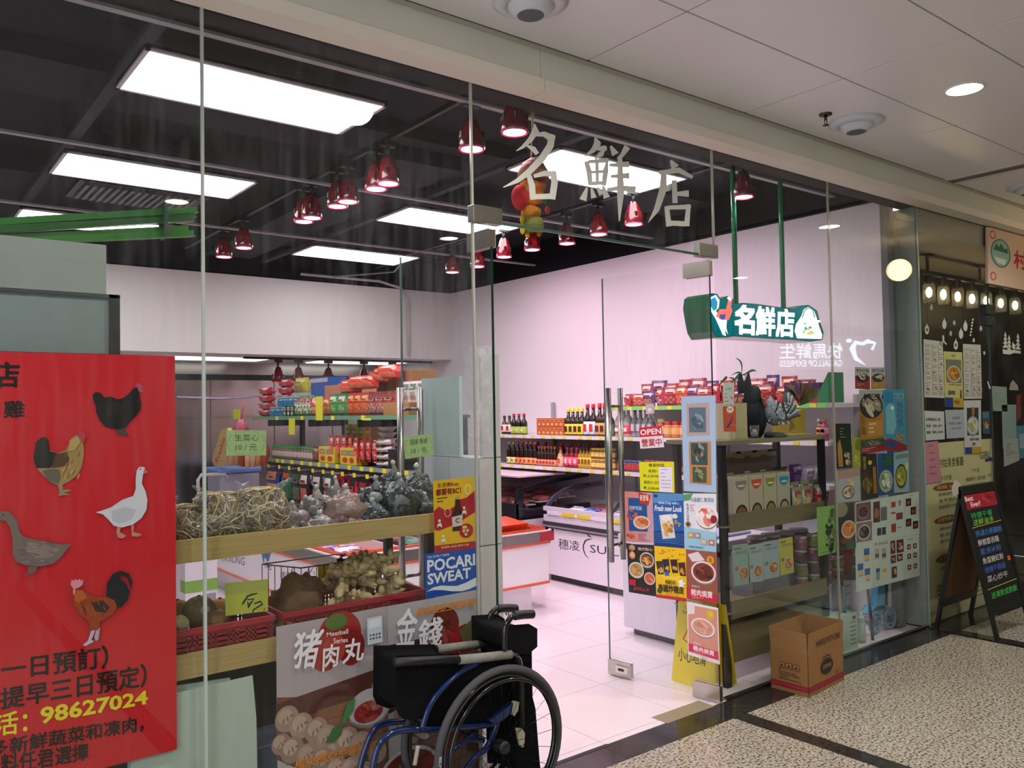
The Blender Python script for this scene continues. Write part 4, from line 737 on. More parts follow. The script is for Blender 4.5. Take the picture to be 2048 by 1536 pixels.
# white festive decals
a = Art(PG, NY, k=K(1800, 400, 3.073)); a.pl = lambda px, py: PY(px, py, -.0005); W_ = 'b9bab2'
for x, y, s in ((193, 660, 20), (333, 755, 16), (311, 820, 17), (496, 790, 18), (452, 862, 14), (517, 940, 12)):
    for q in range(3): a.line([(x-s*.6*math.cos(q*PI/3), y-s*math.sin(q*PI/3)), (x+s*.6*math.cos(q*PI/3), y+s*math.sin(q*PI/3))], 4, W_, True)
    a.el(x, y, 4, 5, W_, True)
for x, y in ((164, 798), (271, 765), (400, 778), (341, 892), (373, 825)): a.el(x, y, 13, 28, W_, True); a.line([(x, y-38), (x, y-26)], 5, W_, True); a.el(x, y, 7, 12, '5a534c', True) if x in (164, 341) else None
for i in range(6): a.el(446-3*i, 735+19*i, 5, 7, W_, True)
a.line([(262, 832, 10), (265, 870, 10), (285, 888, 6)], 8, W_, True)
for x, h in ((645, 130), (668, 110), (722, 120)):
    for q in range(4): a.poly([(x, 945-h+q*24-6), (x+9+q*3, 945-h+q*24+24), (x-9-q*3, 945-h+q*24+20)], W_, True)
a.poly([(628, 915), (660, 925), (700, 922), (740, 930), (738, 945), (700, 940), (670, 950), (630, 945)], W_, True); a.poly([(685, 895), (690, 870), (696, 885), (706, 890), (704, 918), (690, 918)], W_, True)
a.poly([(690, 1105), (720, 1140), (725, 1170), (668, 1168), (674, 1130)], '8a8478', True); a.line([(535, 1115, 6), (550, 1160, 10)], 8, W_, True)
tag(a.mb.build('window_decal', 'paper'), 'white festive window decals of baubles, snowflakes and trees on the neighbouring glass', 'decal')
k8 = K(1800, 400, 3.073)
def np_(q, base, lab, f, cat='menu', name='menu_sheet', kk=k8, pl=PG): a = Art(pl, NY, q, base, k=kk); f(a); a.build(name, lab, cat)
def menu(a):
    for u in (.06, .38, .7): a.lines(u, .08, u+.26, .97, 30, '6f675f', .4, int(u*10))
    for (u, v) in ((.4, .3), (.72, .36), (.4, .52), (.72, .66), (.06, .82), (.42, .8), (.74, .8)): a.rect(u, v, u+.25, v+.09, 'c9c2b6'); a.food(u+.125, v+.045, .1, .035, ['a8703c', '5a3c2c', 'c9904c'], 6, int(u*50+v*20), .4)
np_([(145, 855), (263, 870), (273, 1217), (150, 1212)], 'd3cec2', 'left white menu sheet with tiny text and dish photos on the neighbouring glass', menu)
np_([(387, 884), (496, 890), (503, 1221), (394, 1222)], 'd0cbc0', 'right white menu sheet with tiny text and dish photos on the neighbouring glass', menu)
def chick(a): a.rect(.1, .14, .93, .56, '7a7a66'); a.bowl(.52, .4, .38, .15, 'c8c4b4', 'b87a24', ['d8a03c', 'c48424', 'e0b45c', '9a5c1c'], 16, 3, ); a.text('今日推介', .4, .04, .62, .1, '55504a', 0); a.text('香脆炸雞翼', .2, .58, .9, .61, '55504a', 0); a.text('藍妹啤酒', .18, .7, .55, .78, '3a3a6a', .02); a.poly([(.84, .68), (.9, .68), (.94, .98), (.8, .98)], '5a3c14'); a.rect(0, .83, .42, 1, '1f3f86'); a.rect(.42, .83, 1, 1, 'c8a02c'); a.text('啤酒', .5, .87, .76, .95, '2c2c3c')
np_([(268, 930), (382, 936), (389, 1276), (278, 1271)], 'd0c878', 'yellow-edged sheet with fried chicken wings between the two menu sheets', chick, 'poster', 'poster')
np_([(150, 1295), (271, 1300), (276, 1470), (158, 1479)], 'cfd0cc', 'left white printed notice under the menu sheets', lambda a: (a.text('自帶餅糕加工費', .06, .24, .78, .34, '33332f', .02), a.text('魚蛋：白魚  $0/斤', .06, .46, .9, .56, '33332f', .01), a.text('龍蝦：兩味 $120/份', .06, .68, .9, .78, '33332f', .01)), 'notice', 'notice')
np_([(277, 1291), (392, 1288), (398, 1460), (288, 1466)], 'b4b8c0', 'right bluish printed notice under the menu sheets', lambda a: (a.text('本店接受', .34, .24, .76, .33, '55585f', 0), a.text('政府電子消費券', .14, .44, .86, .53, '55585f', 0), a.text('八達通 支付寶', .2, .62, .8, .69, '6a6d74', 0)), 'notice', 'notice')
np_([(504, 1299), (550, 1297), (553, 1438), (511, 1435)], '3c5a78', 'small poster with an orange burger beside the noodle bowl poster', lambda a: (a.rect(.1, .04, .95, .3, '5a7a94'), a.food(.5, .6, .4, .2, ['d88a2c', 'e0a84c', '8a3c1c'], 12, 5)), 'poster', 'poster')
kb = K(1820, 840, 3.34)
PGn = lambda x, y: PY(x, y, .022)
def bigy(a):
    D = '5a5230'; a.text('村姑美食餐廳', .18, .09, .53, .145, D, .015); a.text('GIRL', .78, .075, .96, .12, '5a584c', .02); a.rect(.86, .12, .98, .14, '3a4078'); a.text('下午茶', .64, .17, .77, .2, D, 0); a.text('中式早餐', .2, .19, .35, .22, D, 0)
    for i in range(6): a.text(['蝦醬啫多士配凍飲', '沙爹雞脾配咖喱多士', '燒賣魚肉配熱飲', '魚香茄子飯', '時菜牛肉飯', '煎蛋公仔麵'][i], .56, .22+.05*i, .86, .245+.05*i, D, 0); a.text('$40', .9, .215+.05*i, .96, .235+.05*i, D, 0)
    for (v, t) in ((.255, '兩餸 $36'), (.44, '自選特餐 $48'), (.66, '小食')): a.el(.27, v, .18, .021, '7a4a24'); a.text(t, .14, v-.012, .42, v+.012, 'd8b04c', .01)
    for i, t in enumerate(['黑椒燒牛肉', '香茅豬扒', '鮮蝦帶子炒飯', '干炒牛河', '揚州炒飯', '星洲炒米', '雲吞湯麵', '咖喱雞飯', '豉汁排骨', '椒鹽豆腐']): a.text(t, .16, .285+.036*i+(.05 if i > 2 else 0)+(.04 if i > 6 else 0), .42, .305+.036*i+(.05 if i > 2 else 0)+(.04 if i > 6 else 0), D, 0)
    a.lines(.1, .8, .9, .95, 6, '7a7350', .3)
a = Art(PGn, NY, [(98, 160), (553, 105), (553, 1240), (140, 1348)], 'cfc795', k=kb); A, B = PGn(*kb(98, 160)), PGn(*kb(553, 105)); zl = PGn(*kb(185, 1345)).z
a.q = [Vector((A.x, .022, A.z)), Vector((B.x, .022, A.z)), Vector((B.x, .022, zl)), Vector((A.x, .022, zl))]; a.base = MB().prism(a.q, (0, .0012, 0), 'cfc795'); bigy(a)
a.build('menu_poster', 'tall cream menu poster behind the chalkboard on the neighbouring glass', 'poster')
np_([(90, 150), (187, 140), (212, 412), (108, 425)], 'd28a9a', 'pink paper notice taped over the corner of the tall cream menu poster', lambda a: [a.text(t, .3, .08+.17*i, .7, .12+.17*i, '7a4a56', 0) for i, t in enumerate(['通告', '本店由即日', '起暫停', '堂食', '敬請見諒'])], 'notice', 'notice', kb)
def noo(a): a.rect(.16, .14, .84, .66, '2c3440'); a.poly([(.45, .12), (.52, .12), (.5, .4), (.44, .4)], 'b8702c'); a.poly([(.55, .12), (.62, .14), (.53, .4), (.5, .4)], 'c88a3c'); a.bowl(.5, .48, .36, .18, '8ab0c0', 'd8d0c0', ['e0d8c4', 'c8a880', 'd86a3c', 'a8b47a'], 18, 6); a.text('招牌什錦麵', .3, .71, .84, .76, '3c3430', .01); a.text('$40', .44, .79, .64, .86, '7a3c2c', .01); a.rect(.02, .88, .42, 1, '24408a'); a.rect(.42, .88, .98, 1, 'c8a02c')
np_([(392, 1232), (498, 1230), (500, 1555), (398, 1560)], 'd4d0c8', 'noodle bowl poster with chopsticks above the chalkboard', noo, 'poster', 'poster')
np_([(565, 1142), (645, 1140), (664, 1180), (661, 1300), (572, 1296)], '9aa89a', 'pale green notice on the neighbouring glass door', lambda a: a.lines(.1, .3, .9, .8, 8, '6a7468', .2), 'notice', 'notice') if 0 else np_([(565, 1142), (655, 1150), (661, 1300), (572, 1296)], '9aa89a', 'pale green notice on the neighbouring glass door', lambda a: a.lines(.1, .3, .9, .8, 8, '6a7468', .2), 'notice', 'notice')
np_([(626, 1258), (714, 1258), (716, 1490), (632, 1530)], '8fa49c', 'long blank pale green paper under the pale green notice', lambda a: a.lines(.1, .1, .4, .13, 1, '7a8a80'), 'notice', 'notice')
np_([(636, 1466), (724, 1466), (735, 1600), (640, 1640)], 'a9aca6', 'small white slip at the foot of the pale green papers', lambda a: a.lines(.15, .2, .85, .7, 5, '55585a', .3), 'notice', 'notice', k8, lambda x, y: PY(x, y, .0125))
np_([(714, 1390), (800, 1380), (800, 1580), (720, 1590)], '3f8494', 'teal payment notice at the right edge of the picture', lambda a: a.rect(.2, .25, .8, .7, '9aa8b0'), 'notice', 'notice')
np_([(716, 1200), (748, 1190), (745, 1340), (718, 1365)], '7a2424', 'narrow red banner on the neighbouring glass door', lambda a: a.lines(.2, .1, .8, .9, 6, 'a84a3c', .4), 'banner', 'banner')
def ban(a):
    a.el(.2, .42, .16, .26, '3f7a6a'); a.el(.2, .42, .14, .235, '8ab8b8'); a.poly([(.08, .38), (.13, .26), (.17, .32), (.2, .24), (.26, .33), (.31, .3), (.32, .4)], '2f6a4a'); a.poly([(.1, .5), (.3, .52), (.26, .62), (.15, .6)], 'd8e0e0')
    a.text('村姑美食', .42, .3, 1.3, .62, 'b3242c', .03)
    for u, v in ((.07, .12), (.08, .86)): a.el(u, v, .05, .08, 'c8604c'); a.el(u, v, .03, .05, 'd9b8a4')
a = Art(lambda x, y: PY(x, y, -.03), NY, [(541, 165), (900, 262), (900, 580), (541, 510)], 'd2b9a8', k=k8, thick=.02); ban(a); a.build('shop_banner', 'beige neighbouring shop banner with a green oval emblem and red characters', 'sign')
# ================================================================ INSIDE THE SHOP
R = random.Random(11)
# ---- goods prototypes: front faces -y, width along x, base at z = 0
def goods(name, lab, cat, parts):
    r = thing(name, lab, cat)
    for i, (pn, mb, mat, par) in enumerate(parts):
        o = mb.build(pn, mat, r if par is None else par)
    return r
def bag_mb(w, h, d, cols, seed=0, nx=6, nz=8):
    m = MB(); rr = random.Random(seed); vs = []; fs = []; cc = []
    for side in (-1, 1):
        for j in range(nz+1):
            for i in range(nx+1):
                u, v = i/nx, j/nz; t = max(0, math.sin(PI*u))**.5*max(0, math.sin(PI*min(max(v*1.12-.03, 0), 1)))**.6
                vs.append(((u-.5)*w*(1-.05*math.sin(PI*v)), side*(t*d/2*(1+.25*rr.uniform(-1, 1))+.002), v*h+(rr.uniform(-.01, .01)*h if j == nz else 0)))
    K_ = (nx+1)*(nz+1)
    for s in range(2):
        for j in range(nz):
            for i in range(nx):
                a = s*K_+j*(nx+1)+i; q = (a, a+1, a+nx+2, a+nx+1); fs.append(q if s == 0 else q[::-1])
                k = cols[0]
                if j >= nz-1 or j == 0: k = cols[1]
                elif s == 0 and 1 <= i < nx-1 and nz*.55 < j < nz-1: k = cols[2]
                elif s == 0 and 1 <= i < nx-1 and 1 <= j < nz*.5: k = cols[3+(i+j) % max(1, len(cols)-3)]
                cc.append(k)
    m.raw(vs, fs, cc, True); return m
def bagp(name, lab, w, h, d, cols, seed=0, mat='crinkle', cat='snack'):
    r = thing(name, lab, cat); b = bag_mb(w, h, d, cols, seed).build('bag', mat, r)
    m = MB(); y = -d*.5-.004; m.box(-w*.28, y, h*.62, w*.28, y+.002, h*.74, cols[3]); m.box(-w*.14, y-.001, h*.67, w*.2, y, h*.73, cols[1]); m.build('label', 'gloss', b); return r
def cartonp(name, lab, w, h, d, c0, c1, c2, cat='box', mat='gloss', pic=None):
    r = thing(name, lab, cat); m = MB(); m.box(-w/2, -d/2, 0, w/2, d/2, h, c0); b = m.build('carton', mat, r, min(.003, w*.04))
    m = MB(); y = -d/2-.0012; m.box(-w*.38, y, h*.55, w*.38, y+.001, h*.85, c1); m.box(-w*.25, y-.0006, h*.64, w*.25, y, h*.74, c2)
    n = 14; f = [(w*.27*math.cos(2*PI*i/n), y, h*.28+h*.17*math.sin(2*PI*i/n)) for i in range(n)]; m.prism(f, (0, .001, 0), pic or c2); m.build('label', 'gloss', b); return r
def bottlep(name, lab, r0, h, neck, glass_c, cap_c, lab_c, lab2, cat='bottle', capr=.45, labz=(.12, .52), mat='gloss'):
    r = thing(name, lab, cat); m = MB(); sh = neck
    m.lathe([(.001, 0), (r0*.95, 0), (r0, .01), (r0, h*sh), (r0*.85, h*(sh+.07)), (r0*.42, h*(sh+.18)), (r0*.36, h*.9), (.001, h*.9)], (0, 0, 0), glass_c, 12); b = m.build('body', mat, r)
    m = MB(); m.lathe([(r0*1.015, h*labz[0]), (r0*1.02, h*(labz[0]+.02)), (r0*1.02, h*labz[1]), (r0*1.015, h*labz[1])], (0, 0, 0), [lab_c], 12)
    y = -r0*1.03; m.box(-r0*.5, y, h*(labz[0]+.08), r0*.5, y+.002, h*(labz[1]-.08), lab2); m.build('label', 'paper', b)
    m = MB(); m.lathe([(r0*capr, h*.86), (r0*capr, h*.99), (r0*capr*.8, h), (.001, h)], (0, 0, 0), cap_c, 12); m.build('cap', 'satin', r); return r
def jarp(name, lab, r0, h, c, lid, lc, cat='jar'):
    r = thing(name, lab, cat); m = MB(); m.lathe([(.001, 0), (r0*.95, 0), (r0, .006), (r0, h*.72), (r0*.8, h*.8), (.001, h*.8)], (0, 0, 0), c, 12); b = m.build('body', 'gloss', r)
    m = MB(); m.lathe([(r0*1.02, h*.2), (r0*1.02, h*.6)], (0, 0, 0), lc, 12); m.build('label', 'paper', b)
    m = MB(); m.lathe([(r0*.88, h*.8), (r0*.9, h*.82), (r0*.9, h), (.001, h)], (0, 0, 0), lid, 12); m.build('lid', 'satin', r); return r
_used = {}
def put(p, x, y, z, rz, lab, grp, sc=None):
    if id(p) not in _used: _used[id(p)] = 1; p.location = (x, y, z); p.rotation_euler = (0, 0, rz); p['label'] = lab; p['group'] = grp; p.scale = sc or (1, 1, 1); return p
    return dup(p, (x, y, z), rz, lab, grp, sc)
W = -PI/2           # facing the camera side (-x)
def row(p, n, a, b, plane_x, z, lab, grp, depth=0, rz=W, side='left'):
    """n pieces between picture columns a..b on the shelf front at x = plane_x"""
    ya, yb = PX(a, 850, plane_x).y, PX(b, 850, plane_x).y
    for i in range(n):
        y = ya+(yb-ya)*((i+.5)/n); put(p, plane_x+depth, y, z, rz+R.uniform(-.06, .06), '%s, %s from far end' % (lab, nth(i)) if n > 1 else lab, grp)
def width(a, b, n, plane_x): return abs(PX(a, 850, plane_x).y-PX(b, 850, plane_x).y)/n
# ---- wall shelf on the right
XS_ = 5.48
r = thing('wall_shelf', 'long white wall shelf with three boards and yellow price tags on the right wall', 'shelf', (5.7, 2.5, 1.0))
for z, y0, y1, c in ((1.365, .35, 5.0, 'd9d5d8'), (1.05, .35, 5.0, 'd9d5d8'), (1.64, .35, 2.6, '7fc86a')):
    m = MB(); m.box(XS_-.04, y0, z-.035, 5.93, y1, z-.004, 'cdc9cc'); b = m.build('shelf_board', 'satin', r); m = MB(); m.box(XS_-.046, y0, z-.035, XS_-.04, y1, z, c); m.build('edge', 'satin', b)
    n = int((y1-y0)/.17); tg = MB(); tg.box(-.003, -.026, -.015, 0, .026, .013, 'ddd04e'); tm = tg.mesh('price_tag', 'paper')
    for i in range(n): o = bpy.data.objects.new('price_tag', tm); COL.objects.link(o); o.parent = b; o.location = (XS_-.0462, y0+.08+.17*i+R.uniform(-.03, .03), z-.018)
m = MB(); m.box(5.932, .35, .7, 5.948, 5.0, 1.36, 'b5b2b6'); m.build('back_panel', 'satin', r)
for y in (.4, 1.6, 2.7, 3.9, 4.95):
    m = MB(); m.box(5.9, y-.015, .3, 5.932, y+.015, 1.7, 'a9a8aa'); m.build('upright', 'satin', r)
G1 = 'bottles on the upper wall shelf'; G2 = 'sauces on the lower wall shelf'; G3 = 'snacks on the top wall shelf'
bt = lambda *a, **k: bottlep('bottle', 'x', *a, **k)
soy = bt(.036, .20, .5, '2a1814', '3a1f18', 'd8d0c0', 'b5302c'); soyg = bt(.036, .22, .55, '1a1412', '9a1c2c', '9ab83c', 'd8e0a0', labz=(.05, .38))
row(soy, 2, 997, 1017, XS_, 1.365, 'small dark soy bottle at the left end of the upper shelf', G1, .05)
row(soyg, 3, 1016, 1046, XS_, 1.365, 'green-labelled dark soy bottle on the upper wall shelf', G1, .05)
obx = cartonp('tea_box', 'x', .085, .085, .07, 'b5603c', 'd88a4c', '7a2c24', pic='e0a060')
for k_ in range(2): row(obx, 6, 1072, 1124, XS_, 1.365+.0855*k_, 'small orange box, %s layer on the upper wall shelf' % ('lower' if not k_ else 'upper'), 'orange boxes on the upper wall shelf', .05)
wy = bt(.042, .27, .5, '241812', 'd8d02c', 'e0c82c', '4a3418', labz=(.05, .42)); row(wy, 4, 1124, 1160, XS_, 1.365, 'dark wine bottle with yellow cap and label', G1, .06)
wr = bt(.043, .305, .5, '201410', 'b5202c', 'b8d4dc', 'c83c34', labz=(.05, .45)); row(wr, 2, 1161, 1184, XS_, 1.365, 'tall dark bottle with red cap and pale blue label', G1, .06)
wb = bt(.046, .31, .48, '2c1a10', 'b5202c', 'c89a5c', '5a2c18', labz=(.05, .4)); row(wb, 2, 1186, 1206, XS_, 1.365, 'tall dark bottle with red cap and tan label', G1, .06)
wg = bt(.042, .27, .5, '5a3c1c', 'd87a2c', '3c9a6a', 'd8d060', labz=(.05, .42)); row(wg, 1, 1207, 1217, XS_, 1.365, 'bottle with orange cap and green label beside the door handle', G1, .06)
cr = bt(.044, .29, .5, 'a9a8a4', 'c83c2c', 'c82c3c', 'e8e0e0', labz=(.08, .36)); row(cr, 3, 1226, 1252, XS_, 1.365, 'clear bottle with a red label behind the door handles', G1, .06)
cg = bt(.038, .26, .5, '8a8e8e', '3a2420', '6a6e70', 'b8b8b4'); row(cg, 4, 1256, 1300, XS_, 1.365, 'clear spirit bottle with a dark cap on the upper wall shelf', G1, .06)
jy = jarp('jar', 'x', .045, .16, 'b5483a', 'd8c83c', 'e0d0a0'); row(jy, 1, 1309, 1321, XS_, 1.365, 'red jar with a yellow lid behind the OPEN sign', G1, .06)
jo = jarp('jar', 'x', .05, .14, 'c87a3c', 'b52430', 'e0b06a'); row(jo, 6, 1322, 1420, XS_, 1.365, 'orange jar with a red lid on the upper wall shelf', G1, .06)
sA = bt(.031, .235, .6, '281410', 'b52c2c', 'd88a4c', 'b83c2c', labz=(.03, .3), capr=.5); sB = bt(.031, .235, .6, '241410', 'a8b84c', 'd8d08a', '8a9a3c', labz=(.03, .3), capr=.5); sC = bt(.034, .245, .6, '2a1614', 'd86a7a', 'e0a05c', 'c83c34', labz=(.03, .3), capr=.5)
row(sB, 2, 1006, 1024, XS_, 1.05, 'oyster sauce bottle with a green neck', G2, .05); row(sA, 2, 1024, 1041, XS_, 1.05, 'dark sauce bottle with a red cap, near the left end', G2, .05); row(sC, 3, 1041, 1067, XS_, 1.05, 'dark sauce bottle with a pink neck', G2, .05)
sD = bt(.03, .20, .6, '30180f', 'c8643c', 'e08a6a', 'b83428', labz=(.03, .32), capr=.5); row(sD, 6, 1067, 1105, XS_, 1.05, 'short dark sauce bottle with an orange cap and red label', G2, .05)
sE = bt(.036, .2, .55, 'd8a07a', 'c83c34', 'e0b890', 'c8603c', labz=(.1, .5)); row(sE, 1, 1106, 1121, XS_, 1.05, 'pale dressing bottle with a red cap', G2, .05)
sF = bt(.033, .2, .6, '8a1c2c', 'd83c5a', 'd8506a', 'f0c0c8'); row(sF, 3, 1122, 1150, XS_, 1.05, 'crimson sauce bottle with a pink label', G2, .05)
sG = bt(.03, .2, .6, 'b88a24', '5a4a1c', 'd8b83c', '7a5a1c'); row(sG, 4, 1150, 1176, XS_, 1.05, 'golden oil bottle on the lower wall shelf', G2, .05)
jA = jarp('jar', 'x', .042, .10, '8a5a24', 'c8b040', 'e0c86a')
for k_ in range(2): row(jA, 5, 1176, 1218, XS_, 1.05+.1*k_, 'yellow-labelled jar, %s layer' % ('bottom' if not k_ else 'top'), G2, .06)
jB = jarp('jar', 'x', .042, .1, '6a2c30', '2c4a8a', 'b83c3c'); row(jB, 5, 1228, 1275, XS_, 1.05, 'dark red jar with a blue lid on the lower wall shelf', G2, .06)
jC = jarp('jar', 'x', .045, .11, '4a3420', '7a2024', 'a86a3c'); row(jC, 8, 1280, 1370, XS_, 1.05, 'brown jar with a dark red lid seen through the door sheets', G2, .06)
# second row of bottles behind
for i in range(9): put(sA, XS_+.15, 3.95-.13*i, 1.05, W, 'dark sauce bottle in the rear row of the lower wall shelf, %s from far end' % nth(i), G2)
sn = [bagp('snack_bag', 'x', .15, .16, .06, c, i) for i, c in enumerate([['a82c3c', '7a1c28', 'e0b8b0', 'c86a4c', '8a3040'], ['b83444', '8a2430', 'f0d0c0', 'd8a070', '6a3c6a'], ['5a3470', '3c2250', 'd8b8c0', '9a5a50', 'a87a3c'], ['c8503c', '9a2c24', 'f0d8b0', 'd88a4c', 'b52c34']])]
for i in range(16):
    y = 2.45-.125*i; put(sn[(i*7) % 4], XS_+.08+R.uniform(0, .05), y, 1.64, W+R.uniform(-.5, .5), 'snack bag in the front row of the top wall shelf, %s from far end' % nth(i), G3, (R.uniform(.85, 1.1), 1, R.uniform(.7, 1.1)))
for i in range(12):
    y = 2.35-.15*i; o = put(sn[(i*5+1) % 4], XS_+.26, y, 1.67, W+R.uniform(-.2, .2), 'snack bag in the raised rear row of the top wall shelf, %s from far end' % nth(i), G3, (R.uniform(.9, 1.15), 1, R.uniform(.95, 1.3)))
m = MB(); m.box(XS_+.02, .44, 1.64, XS_+.25, .78, 1.7, 'b52c3c'); m.prism([(XS_+.02, .44, 1.7), (XS_+.25, .44, 1.7), (XS_+.25, .44, 1.86)], (0, .01, 0), 'b52c3c'); m.box(XS_+.05, .46, 1.70, XS_+.2, .76, 1.79, '4a2c5a'); tag(m.build('display_box', 'gloss'), 'red and purple display box at the right end of the top wall shelf', 'box')
m = MB(); p = PX(1665, 800, XS_); m.prism([(XS_, .36, 1.64), (XS_, p.y+.12, 1.64), (XS_, p.y+.12, 1.7), (XS_, .36, 1.86)], (.2, 0, 0), '2c7a4c'); tag(m.build('display_box', 'satin'), 'green slanted display box at the very end of the top wall shelf', 'box')
for px, c, t in ((1632, '7a3c34', 'dark'), (1643, 'd88a3c', 'orange'), (1652, 'c87a34', 'second orange'), (1661, 'd86a8a', 'pink')):
    p = PX(px, 850, XS_-.02); q = bt(.03 if c != '7a3c34' else .026, .16, .62, c, 'e08a6a' if c != '7a3c34' else 'c0c0bc', 'e0a040' if c[0] != 'd' or c == 'd88a3c' else 'e8a0c0', '2c2018', capr=.7, labz=(.3, .6)); put(q, XS_+.03, max(.42, p.y), 1.365, W, '%s drink bottle near the right end of the upper wall shelf' % t, G1)
# ---- white chest freezer with curved glass, front towards the aisle
def freezer():
    x0, x1, y0, y1 = 5.17, 5.93, 1.45, 3.20
    r = thing('chest_freezer', 'white chest freezer with curved glass lid and apple logo under the wall shelf', 'freezer', (5.5, 2.3, 0))
    m = MB(); m.box(x0, y0, .06, x1, y1, .50, 'e9e4ea'); m.box(x0+.05, y0+.03, 0, x1, y1-.03, .06, '2c2a2c'); b = m.build('body', 'satin', r, .008)
    a = Art(lambda px, py: PX(px, py, x0), (-1, 0, 0), k=K(980, 760, 4.452)); D = '2c2a4a'
    a.textq('穗凌', (608, 1410), (795, 1435), (800, 1525), (612, 1505), D, 0); a.line([(912, 1420, 2), (880, 1418, 10), (850, 1430, 14), (832, 1470, 12), (832, 1510, 10), (850, 1560, 8), (880, 1590, 3)], 8, D, True); a.line([(905, 1400, 3), (880, 1390, 14), (862, 1358, 2)], 8, D, True)
    a.textq('SUILING', (890, 1465), (1400, 1530), (1405, 1610), (892, 1535), D, 0); a.mb.build('logo', 'satin', b)
    m = MB(); m.box(x0-.012, y0, .50, x1, y1, .56, '3a3640'); m.box(x0-.014, y0, .51, x0-.012, y1, .525, '9a949c'); m.build('bumper', 'satin', r)
    m = MB(); m.box(x0, y0, .56, x1, y1, .62, 'e4dfe8'); m.box(x0-.004, y0, .66, x0+.02, y1, .70, 'd8d4dc'); m.build('rim', 'satin', r)
    m = MB()
    for i in range(8): m.box(x0-.008, y0+.04+.21*i, .625, x0-.004, y0+.22+.21*i, .66, 'e8d03c' if i % 3 != 1 else 'e8e4ee')
    m.build('price_strip', 'paper', r)
    prof = [(x0, .66), (x0+.04, .72), (x0+.12, .79), (x0+.26, .85), (x0+.45, .88), (x1, .89)]
    m = MB()
    for i in range(5): a_, b_ = prof[i], prof[i+1]; m.face([(a_[0], y0+.03, a_[1]), (b_[0], y0+.03, b_[1]), (b_[0], y1-.03, b_[1]), (a_[0], y1-.03, a_[1])], 'e8eef4', True)
    m.build('curved_glass', 'glass', r)
    for y in (y0, y1-.03, (y0+y1)/2-.015):
        m = MB(); m.prism([(p[0]-.004, y, p[1]) for p in prof]+[(x1, y, .85), (prof[3][0], y, .81), (x0+.12, y, .745), (x0+.05, y, .69), (x0+.03, y, .64)], (0, .03, 0), '3a3844'); m.build('lid_frame', 'satin', r)
    m = MB(); m.box(x0+.02, y0+.03, .56, x1, y1-.03, .60, 'c8d0e8'); m.build('tray', 'soft_wht', r)
    return r
pbr('soft_wht', .6)
freezer()
fz = [bagp('frozen_pack', 'x', .24, .16, .05, c, i+20) for i, c in enumerate([['c8d0e8', '8a9ad0', '5a6ac0', 'e0e8f8'], ['e0a0a8', 'c85a6a', 'f0d8e0', 'd88088'], ['3c4a9a', '2c3470', 'c8d0f0', '8a9ae0'], ['d8e0ec', 'a8b8d8', '7ab0b0', 'f0f4f8']])]
for i in range(8):
    for j in range(2):
        o = put(fz[(i+j*2) % 4], 5.36+.3*j, 1.62+.2*i, .63, W, 'frozen pack lying under the curved freezer glass, %s from the right in the %s row' % (nth(i), 'front' if j == 0 else 'back'), 'frozen packs in the chest freezer'); o.rotation_euler = (-1.35, 0, W)
# ---- meat display beyond it with a black end
def meatcase():
    r = thing('meat_display', 'refrigerated meat display with slanted glass and thick black end frame beyond the white freezer', 'freezer', (5.4, 4.2, 0)); y0, y1 = 3.36, 5.3
    m = MB(); m.box(4.98, y0, .05, 5.93, y1, .56, 'cfc4cc'); m.box(5.05, y0+.05, 0, 5.9, y1, .05, '222022'); m.build('body', 'satin', r)
    P_ = [(4.96, .56), (4.96, .70), (5.0, .86), (5.4, .93), (5.93, .97), (5.93, .93), (5.42, .89), (5.06, .82), (5.05, .72), (5.14, .66), (5.93, .66), (5.93, .56)]
    for y in (y0, y1-.04): m = MB(); m.prism([(a, y, b) for a, b in P_], (0, .04, 0), '17161a'); m.build('end_frame', 'gloss', r)
    m = MB(); m.face([(4.97, y0+.03, .72), (5.0, y0+.03, .88), (5.0, y1-.03, .88), (4.97, y1-.03, .72)], 'e8e8ee'); m.face([(5.0, y0+.03, .88), (5.93, y0+.03, .96), (5.93, y1-.03, .96), (5.0, y1-.03, .88)], 'e8e8ee'); m.build('slanted_glass', 'glass', r)
    m = MB(); m.box(4.95, y0, .56, 4.99, y1, .72, '1c1b1f'); m.box(5.0, y0, .97, 5.6, y1, .985, 'd8c8d0'); m.build('front_rail', 'satin', r)
    mc = MB(); 
    for i in range(3): mc.ell((0+.02*i, .06*i-.06, .02), (.09, .05, .028), ['d87a7a', 'e8a8a0', 'c85a5c'][i], 9, 5, .4, seed=i)
    m0 = thing('meat_pack', 'x', 'meat'); m = MB(); m.box(-.12, -.13, -.01, .12, .13, 0, 'e8dce0'); m.build('tray', 'satin', m0); mc.build('meat', 'meat', m0)
    k = 0
    for i in range(6):
        for j in range(3): put(m0, 5.16+.27*j, 3.58+.29*i, .69+.02*j, 0, 'tray of pink meat, %s from the near end of the %s row' % (nth(i), ['front', 'middle', 'back'][j]), 'meat trays in the display')
meatcase()
